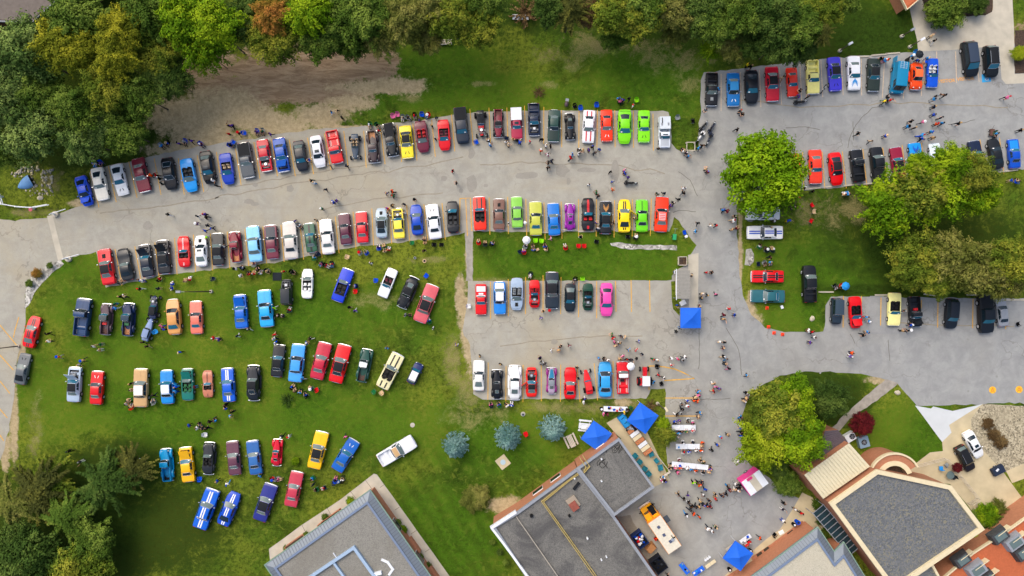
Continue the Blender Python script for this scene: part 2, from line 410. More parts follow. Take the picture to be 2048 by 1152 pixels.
# ------------------------------------------------------------------ the ground sheet
def build_ground():
    xs = [-900, -300, -120] + [-84 + .42*i for i in range(401)] + [120, 300, 900]
    ys = [-900, -300, -100] + [-48 + .42*i for i in range(229)] + [100, 300, 900]
    nx, ny = len(xs), len(ys)
    v = [(x, y, 0) for y in ys for x in xs]
    f = [(j*nx+i, j*nx+i+1, (j+1)*nx+i+1, (j+1)*nx+i) for j in range(ny-1) for i in range(nx-1)]
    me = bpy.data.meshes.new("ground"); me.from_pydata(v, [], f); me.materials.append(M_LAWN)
    # mask: R tan bare earth, G raked brown soil, B dry straw ; mask2: R dark litter under trees and tree shade painted on the grass, G lush green
    tan = [(390,235,75,45),(455,225,60,40),(430,275,70,22),(560,255,60,22),(520,235,60,18),(640,232,45,22),(700,205,40,14),(800,172,60,14),(760,175,90,12),
           (350,300,50,14),(930,650,7,60),(940,700,8,40),(920,600,8,40),(28,850,7,60),(10,905,7,40),(44,700,8,40),(170,407,30,7),(1010,1010,30,14),(1245,805,12,10),
           (938,500,6,50),(1480,500,4,100),(1500,640,20,20),(1770,760,30,8),(700,255,60,4),(1500,620,8,30)]
    brown = [(560,150,150,42),(650,135,120,38),(720,130,60,24),(480,180,80,34),(620,185,110,20),(1965,20,40,20),(2035,110,22,50)]
    dry = [(1170,90,40,40),(1150,120,30,30),(1100,110,40,20),(1210,85,50,25),(1300,90,60,14),(1370,120,45,25),(1380,170,25,22),(960,168,30,6),(815,195,30,10),(660,225,60,18),
           (550,250,80,26),(940,780,30,60),(950,830,60,30),(1130,815,120,14),(905,730,20,50),(1250,812,40,14),(60,425,50,8),(500,520,70,8),(70,850,16,60),(860,520,40,8),
           (1320,110,60,30),(300,240,40,30),(330,280,30,14),(1100,170,20,8),(80,360,40,30),(1620,420,50,30),(1700,430,60,30),(1420,120,20,10),(1040,560,100,6),(760,600,70,18)]
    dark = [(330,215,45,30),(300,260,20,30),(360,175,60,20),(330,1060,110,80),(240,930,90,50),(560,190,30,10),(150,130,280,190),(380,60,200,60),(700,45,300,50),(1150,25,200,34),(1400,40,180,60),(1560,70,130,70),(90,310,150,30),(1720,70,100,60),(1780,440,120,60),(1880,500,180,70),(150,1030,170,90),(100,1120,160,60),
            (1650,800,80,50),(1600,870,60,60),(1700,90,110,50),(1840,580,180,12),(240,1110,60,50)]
    lush = [(860,115,120,50),(900,180,200,36),(1000,200,200,20),(1180,520,210,46),(500,620,360,50),(300,780,260,110),(640,850,260,60),(1000,880,150,50),(850,1080,160,90),(1800,860,90,60),(1700,760,90,20),(1290,140,120,70),(260,540,170,30),(1580,620,60,40),(680,140,60,6),(1700,540,180,60),(1740,60,90,50)]
    mow = [(900,1060,140,110),(860,960,110,60),(1010,1000,60,60)]
    import numpy as np
    A = np.array(v)
    px = A[:, 0]*FPX/CAM_H + 1024; py = 576 - A[:, 1]*FPX/CAM_H
    def field(bl):
        o = np.zeros(len(A))
        for cx, cy, rx, ry in bl:
            d = np.sqrt(((px-cx)/rx)**2 + ((py-cy)/ry)**2)
            o = np.maximum(o, np.clip(1.35 - .7*d, 0, 1) * (d < 1.95))
        return o
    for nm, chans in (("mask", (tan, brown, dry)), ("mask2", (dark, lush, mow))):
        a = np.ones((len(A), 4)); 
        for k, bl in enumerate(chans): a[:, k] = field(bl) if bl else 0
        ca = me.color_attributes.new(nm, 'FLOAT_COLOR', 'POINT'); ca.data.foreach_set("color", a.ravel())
    me.update()
    struct(O("ground", me))
build_ground()

# ------------------------------------------------------------------ asphalt, concrete, paths
OUT = [(-60,436),(30,440),(62,439),(100,434),(128,424),(160,412),(190,405),(182,372),(178,345),(196,336),(262,322),(330,306),(405,292),(512,276),(560,266),(640,258),(692,256),(760,250),
       (850,240),(905,229),(960,224),(1100,221),(1210,221),(1290,221),(1338,224),(1343,286),(1352,300),(1378,305),(1398,300),(1401,160),(1408,146),(1440,142),(1500,135),(1600,122),(1700,113),(1836,103),
       (1838,101),(2010,88),(2110,82),(2110,360),
       (2110,330),(1990,345),(1840,358),(1700,372),(1600,382),(1530,392),(1474,404),(1474,470),(1478,540),(1486,590),(1503,630),(1530,655),(1570,664),(1648,663),(1650,610),(1662,593),(1800,594),(2110,598),
       (2110,830),(2040,806),(1965,808),(1834,812),(1795,768),(1772,758),(1722,748),(1660,743),(1610,744),(1560,752),(1520,772),(1494,800),(1480,850),(1484,900),(1500,930),(1540,956),(1560,985),(1610,1000),(1650,1040),(1600,1130),(1480,1190),
       (1300,1190),(1225,1031),(1312,972),(1338,950),(1332,900),(1330,776),(1302,778),(1292,797),(1100,798),(965,799),(948,788),(944,740),(940,690),(926,660),(936,600),(936,562),(933,520),(930,466),
       (870,478),(700,495),(640,508),(560,524),(420,540),(330,550),(212,575),(192,503),(150,512),(125,520),(60,560),(50,590),(52,640),(34,720),(28,790),(18,860),(2,920),(-8,960),(-60,1000)]
OUT = [p for p in OUT if p != (2110,360)]
# split along the right-hand lot: drop the straight run at the frame edge, the loop simply closes outside the picture
ISL = [(946,464),(1100,463),(1300,462),(1338,463),(1348,434),(1372,462),(1392,490),(1380,512),(1377,528),(1352,540),(1345,552),(1344,561),(1200,561),(944,562)]
ISL2 = [(1342,562),(1358,562),(1362,600),(1360,632),(1346,618),(1343,596)]
struct(sheet("asphalt_lot", [OUT, ISL], .010, M_ASPH, .8, .16))
struct(sheet("planting_strip", [ISL2], .014, M_LAWN, .5, .08))
struct(sheet("concrete_plaza", [[(1836,103),(1834,80),(1810,-20),(1844,-20),(1854,38),(1972,30),(1986,20),(1986,-20),(2024,-20),(2028,60),(2029,148),(2110,143),(2110,164),(2012,168),(2003,158),(1998,92),(1900,100)]], .014, M_CONC, 2, .02))
struct(sheet("mulch_bed", [[(1838,-20),(1986,-20),(1984,24),(1970,30),(1856,40)]], .020, M_MULCH, .6, .1))
struct(sheet("mulch_bed", [[(2029,60),(2110,60),(2110,146),(2029,147)]], .020, M_MULCH, .6, .1))
struct(sheet("white_concrete_apron", [[(1830,811),(1862,817),(1866,813),(1905,822),(1965,808),(1948,822),(1898,850),(1903,865),(1884,884),(1872,868)]], .016, M_CONC_W, 2, .02))
struct(sheet("driveway", [[(1942,822),(1965,808),(1942,838),(1944,870),(1970,905),(2003,940),(2040,990),(2110,1060),(2110,1085),(1985,1060),(1950,1030),(1890,950),(1884,884),(1903,865),(1898,850)]], .020, M_CONC_T, 2, .02))
struct(sheet("pebble_bed", [[(1965,808),(2045,812),(2110,815),(2110,930),(2048,930),(2016,946),(2003,940),(1970,905),(1944,870),(1942,838)]], .024, M_STONEY, 1, .05))
struct(sheet("sidewalk", [[(2012,942),(2110,900),(2110,935),(2024,966)]], .028, M_CONC_T, 2, .02))
struct(sheet("stone_path", [[(1772,758),(1797,767),(1745,807),(1722,822),(1700,838),(1690,850),(1670,870),(1650,872),(1688,830),(1705,815)]], .018, M_PATH, .8, .12))
struct(sheet("worn_footpath", [[(930,462),(942,462),(943,520),(946,562),(932,562),(934,520)]], .018, M_PATH, .7, .18))
struct(sheet("stone_strip", [[(1220,486),(1232,484),(1270,490),(1320,490),(1352,492),(1354,499),(1300,499),(1240,497),(1222,492)]], .018, M_STONES, .6, .12))
struct(sheet("stone_patch", [[(1492,498),(1502,497),(1508,508),(1507,524),(1500,531),(1489,530),(1490,515)]], .018, M_STONES, .6, .1))
struct(sheet("stone_bed", [[(120,520),(100,530),(70,545),(54,566),(50,600),(48,618),(58,612),(66,590),(84,566),(104,545),(128,528)]], .018, M_STONES, .6, .12))
struct(sheet("concrete_walk", [[(1376,510),(1397,506),(1396,616),(1378,616)]], .018, M_CONC, 2, .02))
struct(sheet("concrete_band", [[(94,432),(105,430),(127,517),(116,521)]], .018, M_CONC, 2, .02))
struct(sheet("sidewalk", [[(538,1098),(600,1052),(680,1000),(748,947),(754,949),(899,1152),(930,1200),(900,1200),(858,1140),(742,980),(540,1120)]], .018, M_CONC, 2, .03))
struct(sheet("back_terrace", [[(1238,880),(1260,868),(1288,850),(1340,960),(1312,972),(1225,1031),(1212,1010)]], .026, M_CONC_T, 2, .02))
struct(sheet("loading_yard", [[(1228,1034),(1260,1030),(1300,1110),(1340,1200),(1310,1200)]], .018, asphalt_material("stained_yard_asphalt", '#7c756a', '#918979', '#8a7c66', .6), 1, .1))
struct(sheet("terrace", [[(1440,1160),(1475,1128),(1530,1080),(1560,1058),(1590,1010),(1604,985),(1625,995),(1640,1020),(1650,1060),(1560,1200),(1440,1200)]], .026, M_CONC_T, 2, .03))
for k, q in enumerate([(1048,352,18,7),(1065,350,12,6),(1124,341,14,13),(1129,337,6,6),(1173,340,22,5),(1230,342,9,24),(1137,362,4,7),(943,368,12,18),(972,371,5,4),(888,357,7,6),(922,382,5,5),(580,377,9,8),(296,451,11,9),
                       (498,403,12,5),(510,408,9,4),(943,306,7,12),(1398,460,8,10),(2008,721,10,7),(2044,723,9,9),(1500,440,8,4),(1108,683,7,6),(1640,745,3,3),(510,370,5,4)]):
    cx, cy, a, b = q
    n = 10; R = random.Random(k)
    pts = [(cx + a*math.cos(t*2*math.pi/n)*R.uniform(.8, 1.1)*(.9 if t % 2 else 1.05), cy + b*math.sin(t*2*math.pi/n)*R.uniform(.85, 1.1)) for t in range(n)]
    struct(sheet("asphalt_patch", [pts], .013 + .0012*k, M_PATCH, .4, .08))
struct(sheet("asphalt_patch", [[(1740,592),(1768,592),(1768,640),(1800,650),(1800,668),(1735,668)]], .016, M_PATCHD, 2, .02))
struct(sheet("asphalt_patch", [[(1690,700),(1720,690),(1760,688),(1765,730),(1740,745),(1700,740),(1685,725)]], .016, M_PATCH, .8, .4))

def strip(name, pts, w, z, m, kind='structure', px=True):
    pts = [Vector(P(*p)) if px else Vector(p) for p in pts]
    G = [[], []]
    for i, p in enumerate(pts):
        d = (pts[min(i+1, len(pts)-1)] - pts[max(0, i-1)]).normalized(); nn = Vector((-d.y, d.x))*w/2
        G[0].append((p.x+nn.x, p.y+nn.y, z)); G[1].append((p.x-nn.x, p.y-nn.y, z))
    mb = MB(); mb.grid([G[1], G[0]])
    return struct(O(name, mb.mesh(name), None, m), kind)
# painted marks that are not stall lines
strip("painted_outline", [(1298,732),(1312,732),(1330,734),(1350,738),(1368,746),(1389,757),(1345,760),(1328,761)], .16, .02, M_LINE)
strip("painted_outline", [(1298,780),(1298,732)], .16, .024, M_LINE)
for y0 in (796, 832): strip("parking_line", [(1330, y0), (1392, y0)], .13, .02, M_LINE)
strip("painted_outline", [(920,397),(919,460),(921,465)], .13, .02, M_LINE)
strip("painted_outline", [(920,397),(941,396),(943,455),(944,462)], .13, .024, M_LINE)
for a, b in (((0,650),(34,691)),((0,710),(27,740)),((0,762),(20,787)),((0,818),(15,836)),((0,870),(8,882))): strip("parking_line", [a, b], .13, .02, M_LINE)
strip("painted_outline", [(38,634),(30,660),(27,675)], .12, .02, M_LINE)
for x0 in (1873, 1911): strip("parking_line", [(x0, 103), (x0+2, 166)], .12, .02, M_LINE_W)
for pts in ([(1766,212),(1745,216),(1730,228),(1712,250),(1698,278),(1695,300)],[(1706,243),(1708,288)],[(1572,256),(1610,254),(1645,260)],[(1951,239),(1925,246),(1890,250)],[(1395,392),(1380,360),(1352,340)],[(1345,425),(1358,420),(1398,424)],
            [(1700,668),(1712,690)],[(1452,655),(1478,700),(1484,760)],[(1776,680),(1780,730)],[(1398,655),(1399,720),(1396,742)],[(1365,800),(1440,798),(1465,796)]):
    pp = [Vector(P(*q)) for q in pts]; fine = []
    for a, b in zip(pp, pp[1:]):
        for k in range(6):
            p = a.lerp(b, k/6); fine.append((p.x + .12*noise.noise(Vector((p.x, p.y, 3))), p.y + .12*noise.noise(Vector((p.x, p.y, 9)))))
    strip("tar_crack_seam", fine, .07, .022, mat("tar_seam", '#5c5750', rough=.7), px=False)

for pts in ([(430,395),(560,372),(690,352),(760,344),(850,330),(935,312)],[(470,372),(620,345),(760,328)],[(640,420),(760,398),(900,384)],[(960,330),(1080,325),(1240,332),(1340,348)],[(200,430),(330,412),(450,392)],[(1480,200),(1600,215),(1800,205),(2040,215)],[(1000,690),(1150,675),(1300,670)],[(1700,640),(1850,648),(2048,655)]):
    pp = [Vector(P(*q)) for q in pts]; fine = []
    for a, b in zip(pp, pp[1:]):
        for k in range(10):
            p = a.lerp(b, k/10); fine.append((p.x, p.y + .5*noise.noise(Vector((p.x*.4, p.y*.4, 3))) + .1*noise.noise(Vector((p.x*3, p.y, 3)))))
    strip("dusty_seam", fine, .16, .0115, mat("dusty_seam", '#918a7a', rough=.9, vary=.15, vscale=2), px=False)

def text(name, body, px, py, size, m, z=.026, rz=0.0, parent=None):
    cu = bpy.data.curves.new(name, 'FONT'); cu.body = body; cu.size = size; cu.align_x = 'CENTER'; cu.align_y = 'CENTER'; cu.extrude = 0; cu.offset = .012
    o = bpy.data.objects.new(name, cu); COL.objects.link(o); o.location = (*P(px, py), z); o.rotation_euler = (0, 0, rz); cu.materials.append(m)
    return o
M_LET = mat("faded_orange_paint", '#dea050', rough=.8, vary=.18, vscale=6)
for x0, y0 in ((1855,166),(1893,162),(1931,158)): struct(text("visitor_lettering", "VISITOR", x0, y0, .72, M_LET, rz=.06))
b0 = sheet("disabled_bay_sign", [[(1963,149),(1980,147),(1982,163),(1964,165)]], .022, mat("bay_blue_paint", '#2b9bd6', rough=.7), 5, 0); thing(b0, "blue painted disabled parking square with white wheelchair symbol under the black crossover", "painted sign")
mb = MB()
c0 = P(1973, 156)
def ring(mb, cx, cy, r0, r1, z, a0=0, a1=360, n=20):
    G = [[], []]
    for i in range(n+1):
        t = math.radians(lerp(a0, a1, i/n)); G[0].append((cx+r0*math.cos(t), cy+r0*math.sin(t), z)); G[1].append((cx+r1*math.cos(t), cy+r1*math.sin(t), z))
    mb.grid([G[1], G[0]])
ring(mb, c0[0], c0[1]-.12, .20, .28, .03, 130, 380); ring(mb, c0[0]-.05, c0[1]+.4, 0, .09, .03)
mb.box(c0[0]-.05, c0[1]+.08, .03, .08, .5, .002); mb.box(c0[0]+.1, c0[1]-.02, .03, .3, .07, .002); mb.box(c0[0]+.26, c0[1]-.2, .03, .07, .36, .002, .3)
O("wheelchair_symbol", mb.mesh("wheelchair_symbol"), b0, M_WHITE)
for i, (x0, y0) in enumerate(((1985,780),(2038,779))):
    mb = MB(); x, y = P(x0, y0); ring(mb, x, y, 0, .54, .02, n=28)
    o = O("painted_disc", mb.mesh("painted_disc"), None, mat("disc_yellow", '#eeb62c', rough=.7, vary=.08))
    thing(o, ("round yellow painted mark with orange lines, left one below the silver sedan lot" if i == 0 else "round yellow painted mark with orange lines, at the picture edge"), "painted mark", "yellow painted discs on the asphalt")
    mb = MB(); ring(mb, x, y, .16, .24, .026, n=16); mb.box(x, y+.2, .026, .07, .5, .002); mb.box(x-.22, y-.24, .026, .07, .4, .002, -.6); mb.box(x+.22, y-.24, .026, .07, .4, .002, .6)
    O("marking", mb.mesh("marking"), o, mat("orange_mark", '#d8742c', rough=.7))
# ------------------------------------------------------------------ vehicles
MC = {}
def cached(key, fn):
    if key not in MC: MC[key] = fn()
    return MC[key]

TY = {
 'muscle':  dict(L=5.0, W=1.9, H=1.34, zt=[(0,.70),(.03,.80),(.36,.93),(.8,.95),(.97,.90),(1,.80)], cab=(.36,.455,.69,.80), ws=(.19,.785), r=.34, nose=.93, tail=.93, ring=.10, sg=(.10,.70), rg=.74),
 'fastback':dict(L=4.9, W=1.9, H=1.32, zt=[(0,.70),(.03,.80),(.37,.93),(.86,.95),(.97,.90),(1,.80)], cab=(.37,.46,.66,.87), ws=(.19,.785), r=.34, nose=.92, tail=.90, ring=.12, sg=(.10,.58), rg=.70),
 'modern':  dict(L=4.75,W=1.9, H=1.38, zt=[(0,.60),(.05,.76),(.32,.96),(.84,1.06),(.97,1.0),(1,.88)], cab=(.30,.43,.66,.86), ws=(.2,.79), r=.35, nose=.70, tail=.80, ring=.22, sg=(.12,.66), rg=.82),
 'sedan':   dict(L=4.8, W=1.85,H=1.45, zt=[(0,.62),(.05,.78),(.28,.98),(.84,1.06),(.97,1.02),(1,.9)], cab=(.27,.39,.70,.85), ws=(.19,.79), r=.34, nose=.74, tail=.80, ring=.2, sg=(.10,.86), rg=.84),
 'coupe80': dict(L=4.8, W=1.83,H=1.27, zt=[(0,.55),(.03,.66),(.36,.88),(.9,.96),(.98,.93),(1,.8)], cab=(.36,.48,.66,.90), ws=(.19,.78), r=.33, nose=.90, tail=.92, ring=.08, sg=(.12,.60), rg=.84),
 'classic': dict(L=5.1, W=1.93,H=1.50, zt=[(0,.80),(.03,.90),(.34,1.0),(.8,1.0),(.97,.93),(1,.8)], cab=(.34,.42,.68,.78), ws=(.19,.76), r=.36, nose=.90, tail=.88, ring=.12, sg=(.06,.86), rg=.90),
 'vette':   dict(L=4.5, W=1.78,H=1.22, zt=[(0,.55),(.06,.78),(.2,.86),(.3,.80),(.45,.84),(.8,.88),(.97,.80),(1,.7)], cab=(.46,.56,.72,.86), ws=(.2,.78), r=.34, nose=.74, tail=.78, ring=.2, sg=(.15,.7), rg=.7, waist=.08),
 'van':     dict(L=4.7, W=1.98,H=2.02, zt=[(0,.9),(.04,1.0),(.10,1.15),(.97,1.15),(1,1.1)], cab=(.08,.17,.96,.995), ws=(.2,.77), r=.35, nose=.92, tail=.96, ring=.06, sg=(.03,.30), rg=.8, wt=.86),
 'minivan': dict(L=5.0, W=1.95,H=1.75, zt=[(0,.7),(.05,.86),(.2,1.05),(.97,1.05),(1,1.0)], cab=(.19,.34,.90,.98), ws=(.18,.78), r=.35, nose=.78, tail=.90, ring=.16, sg=(.10,.94), rg=.85, wt=.74),
 'suv':     dict(L=4.7, W=1.9, H=1.70, zt=[(0,.75),(.05,.92),(.25,1.08),(.97,1.08),(1,1.0)], cab=(.25,.37,.88,.97), ws=(.19,.79), r=.37, nose=.78, tail=.88, ring=.16, sg=(.08,.94), rg=.85, wt=.74),
 'wagon':   dict(L=5.3, W=1.95,H=1.45, zt=[(0,.78),(.03,.86),(.33,.95),(.97,.95),(1,.85)], cab=(.33,.42,.68,.75), ws=(.18,.77), r=.35, nose=.94, tail=.94, ring=.08, sg=(.06,.92), rg=.88),
 'pickup60':dict(L=5.2, W=1.98,H=1.75, zt=[(0,.95),(.03,1.05),(.30,1.15),(.52,1.15),(.97,1.15),(1,1.1)], cab=(.29,.36,.47,.50), ws=(.18,.78), r=.38, nose=.96, tail=.97, ring=.06, sg=(.06,.94), rg=.84, bed=(.525,.975), wt=.78),
 'pickup':  dict(L=5.6, W=2.02,H=1.85, zt=[(0,.98),(.04,1.12),(.26,1.25),(.62,1.27),(.97,1.27),(1,1.2)], cab=(.26,.36,.60,.64), ws=(.17,.79), r=.42, nose=.84, tail=.97, ring=.14, sg=(.06,.94), rg=.84, bed=(.665,.975), wt=.74),
 'elcamino':dict(L=5.2, W=1.93,H=1.38, zt=[(0,.72),(.03,.84),(.36,.96),(.6,.98),(.97,.98),(1,.85)], cab=(.35,.44,.56,.60), ws=(.18,.78), r=.34, nose=.94, tail=.94, ring=.08, sg=(.10,.80), rg=.8, bed=(.62,.97)),
 'jeep':    dict(L=3.9, W=1.65,H=1.80, zt=[(0,.9),(.04,1.05),(.32,1.12),(.97,1.12),(1,1.1)], cab=(.33,.37,.94,.97), ws=(.17,.80), r=.38, nose=.80, tail=.98, ring=.32, sg=(.05,.94), rg=.85, wt=.84),
 'mini':    dict(L=3.2, W=1.45,H=1.32, zt=[(0,.6),(.05,.78),(.26,.88),(.9,.90),(1,.8)], cab=(.27,.37,.84,.95), ws=(.15,.83), r=.27, nose=.86, tail=.90, ring=.12, sg=(.08,.9), rg=.84, wt=.76),
 'beetle':  dict(L=4.2, W=1.62,H=1.48, zt=[(0,.55),(.10,.88),(.32,.98),(.72,1.0),(.9,.82),(1,.55)], cab=(.33,.42,.66,.80), ws=(.17,.80), r=.33, nose=.55, tail=.50, ring=.32, sg=(.08,.8), rg=.6, wt=.72, fend=1),
 'vintage': dict(L=4.6, W=1.20,H=1.62, zt=[(0,.85),(.04,1.05),(.40,1.12),(.8,1.10),(.93,.9),(1,.6)], cab=(.40,.46,.64,.78), ws=(.16,.80), r=.38, nose=.42, tail=.72, ring=.40, sg=(.08,.8), rg=.55, wt=.80, fend=1, tring=.25),
 'fat40':   dict(L=4.9, W=1.55,H=1.62, zt=[(0,.75),(.05,1.0),(.36,1.12),(.78,1.10),(.93,.92),(1,.6)], cab=(.37,.44,.64,.80), ws=(.17,.78), r=.38, nose=.55, tail=.72, ring=.38, sg=(.08,.85), rg=.6, wt=.78, fend=1, tring=.22),
 'oldtruck':dict(L=4.8, W=1.36,H=1.70, zt=[(0,.95),(.04,1.12),(.34,1.2),(.56,1.15),(.97,1.05),(1,1.0)], cab=(.33,.38,.52,.555), ws=(.16,.78), r=.40, nose=.46, tail=.98, ring=.34, sg=(.08,.9), rg=.6, wt=.86, fend=1, bed=(.58,.975)),
 'hotrod':  dict(L=4.0, W=1.15,H=1.45, zt=[(0,.70),(.04,.85),(.42,.95),(.95,.95),(1,.8)], cab=(.44,.48,.82,.86), ws=(.07,.83), r=.36, nose=.38, tail=.92, ring=.42, sg=(.06,.9), rg=.6, wt=.88, track=.78),
}
CHROMEY = {'muscle','classic','pickup60','elcamino','wagon','fat40','vintage','oldtruck','fastback','beetle'}

class Shape:
    def __init__(s, t): s.T = TY[t]; s.t = t
    def w(s, f):
        T = s.T; r = T['ring']; rt = T.get('tring', min(r, .16)); q = 1.0
        if f < r: q = 1 - (1-T['nose'])*((r-f)/r)**(2.0 if r < .25 else 1.3)
        if f > 1-rt: q = min(q, 1 - (1-T['tail'])*((f-1+rt)/rt)**2)
        wa = T.get('waist', 0)
        if wa: q *= 1 - wa*math.exp(-((f-.46)/.10)**2)
        return T['W']/2*q
    def x(s, f): return s.T['L']*(.5-f)
    def zt(s, f): return pw(s.T['zt'], f)
    def S(s, f, v, off=0.0):
        w = s.w(f)*.93
        return (s.x(f), v*w, s.zt(f) + .05*(1-abs(v)**2.2) - .05 + off)
    def cabpts(s):
        T = s.T; a, b, c, d = T['cab']; wt = T.get('wt', .66)
        return a, b, c, d, wt
    def C(s, u, v, off=0.0):
        """cabin shell: u 0..1 windscreen, 1..2 roof, 2..3 rear; v -1..1 across"""
        T = s.T; a, b, c, d, wt = s.cabpts(); H = T['H']
        fb = lambda f: s.w(f)*.90
        zb = lambda f: s.zt(f) - .03
        bow = .10 if T['L'] > 3.8 else .05
        if u <= 1:
            f = lerp(a, b, u); w = lerp(fb(a), s.w(b)*wt, u); z = lerp(zb(a), H-.05, u); dx = bow*(1-u*.7)*(1-v*v)
        elif u <= 2:
            f = lerp(b, c, u-1); w = s.w(f)*wt; z = H-.05 + .035*math.sin(math.pi*(u-1)); dx = bow*.3*(1-v*v)*(2-u)-bow*.3*(1-v*v)*(u-1)
        else:
            t = u-2; f = lerp(c, d, t); w = lerp(s.w(c)*wt, fb(d), t); z = lerp(H-.05, zb(d), t); dx = -bow*(.3+.7*t)*(1-v*v)
        zc = z + .045*(1-v*v)*(1 if 0 < u < 3 else .6)
        nx = off if u < 1 else (-off if u > 2 else 0)
        return (s.x(f)+dx+nx*.8, v*w, zc + off)

def body_mesh(t, pits=()):
    s = Shape(t); T = s.T; R = T['r'] + .05
    fs = [i/26 for i in range(27)]
    fend = T.get('fend') or t == 'hotrod'
    if not fend:
        for fw in T['ws']:
            for k in (-1, -.97, -.75, -.4, 0, .4, .75, .97, 1): fs.append(fw + k*R/T['L'])
    for (f0, f1, v0, dep) in pits: fs += [f0-1e-3, f0, f1, f1+1e-3]
    fs = sorted(f for f in set(round(f, 5) for f in fs) if 0 <= f <= 1)
    vs = [0, .3, .55, .75, .9, 1.0]
    for (_, _, v0, _) in pits: vs += [v0-.004, v0+.004]
    vs = sorted(set(round(v, 4) for v in vs if v <= 1), reverse=True)
    G = []
    for f in fs:
        w = s.w(f); zt_ = s.zt(f); x = s.x(f)
        zb = .24 if not fend else .42
        if not fend:
            for fw in T['ws']:
                dx = (f-fw)*T['L']
                if abs(dx) < R: zb = max(zb, min(T['r'] + math.sqrt(max(R*R-dx*dx, 0)), zt_-.16))
        zs = zt_ - .12
        half = [(w*.94, zb), (w*.985, lerp(zb, zs, .3)), (w*1.0, lerp(zb, zs, .7)), (w*.985, zs), (w*.955, zt_-.075)]
        row = [(x, y, z) for y, z in half]
        for v in vs:
            p = s.S(f, v); z = p[2]
            for (f0, f1, v0, dep) in pits:
                if f0-1e-4 <= f <= f1+1e-4 and v < v0: z -= dep
            row.append((p[0], p[1], z))
        row = row + [(q[0], -q[1], q[2]) for q in reversed(row[:-1])] if vs[-1] == 0 else row
        G.append(row[::-1])
    mb = MB(); mb.grid(G, closed=True)
    m = len(G[0]); b = (len(G)-1)*m
    mb.face(*range(m)); mb.face(*[b+i for i in range(m)][::-1])
    return mb.mesh("body_"+t, 32)

def patch(s, fn, u0, u1, v0, v1, nu, nv, off, thick=0.012):
    top = [[fn(lerp(u0, u1, i/nu), lerp(v0, v1, j/nv), off) for j in range(nv+1)] for i in range(nu+1)]
    mb = MB(); mb.grid(top)
    # skirt so that the panel has an edge
    loop = [top[0][j] for j in range(nv+1)] + [top[i][nv] for i in range(1, nu+1)] + [top[nu][j] for j in range(nv-1, -1, -1)] + [top[i][0] for i in range(nu-1, 0, -1)]
    mb.grid([loop + [loop[0]], [(p[0], p[1], p[2]-thick-off) for p in loop] + [(loop[0][0], loop[0][1], loop[0][2]-thick-off)]])
    return mb

def cabin_mesh(t):
    s = Shape(t); mb = MB()
    us = [0, .5, 1, 1.25, 1.5, 1.75, 2, 2.5, 3]; vs = [-1+2*i/8 for i in range(9)]
    mb.grid([[s.C(u, v) for v in vs] for u in us])
    for sg in (-1, 1):
        top = [s.C(u, sg) for u in us]
        bot = [(p[0], sg*s.w((.5-p[0]/s.T['L']))*.92, s.zt(.5-p[0]/s.T['L'])-.05) for p in top]
        mb.grid([top, bot] if sg < 0 else [bot, top])
    return mb.mesh("roof_"+t, 35)

def side_glass(t, a, b):
    s = Shape(t); mb = MB()
    for sg in (-1, 1):
        A = s.C(0, sg); B = s.C(1, sg); C_ = s.C(2, sg); D = s.C(3, sg)
        def q(k, h):
            lo = [lerp(A[i], D[i], k) for i in range(3)]; lo[1] = sg*s.w(.5-lo[0]/s.T['L'])*.92; lo[2] = s.zt(.5-lo[0]/s.T['L'])-.02
            # height limit follows the windscreen and rear slopes
            hi = [lerp(B[i], C_[i], k) for i in range(3)]
            return (lerp(lo[0], hi[0], h), lerp(lo[1], hi[1], h) + sg*.012, lerp(lo[2], hi[2], h))
        pts = [q(a, .12), q(b, .12), q(b, .88), q(a, .88)]
        mb.poly(pts if sg > 0 else pts[::-1])
    return mb

def wheel_mesh(r, w=.22):
    def f():
        mb = MB(); n = 18
        prof = [(r*.62, w/2), (r*.9, w/2), (r, w*.36), (r, -w*.36), (r*.9, -w/2), (r*.62, -w/2)]
        mb.grid([[(R_*math.cos(2*math.pi*j/n), y, R_*math.sin(2*math.pi*j/n)) for j in range(n)] for R_, y in prof], True)
        return mb.mesh("tyre", 40)
    return cached(('tyre', r, w), f)
def rim_mesh(r, w=.22):
    def f():
        mb = MB(); n = 12
        for sg in (-1, 1):
            G = [[(R_*math.cos(2*math.pi*j/n), sg*y, R_*math.sin(2*math.pi*j/n)) for j in range(n)] for R_, y in ((r*.64, w/2-.005), (r*.55, w/2-.03), (r*.2, w/2-.02), (0.01, w/2+.005))]
            mb.grid(G, True)
            for k in range(5):
                a = 2*math.pi*k/5; mb.cyl((r*.12*math.cos(a), sg*(w/2-.012), r*.12*math.sin(a)), (r*.56*math.cos(a), sg*(w/2-.018), r*.56*math.sin(a)), .028, .02, 4)
        return mb.mesh("rim", 30)
    return cached(('rim', r, w), f)
def add_wheel(root, x, y, r, w=.22, name="wheel", rim=True):
    wh = O(name, wheel_mesh(r, w), root, M_TYRE, (x, y, r))
    if rim: O("rim", rim_mesh(r, w), wh, M_RIM)
    return wh

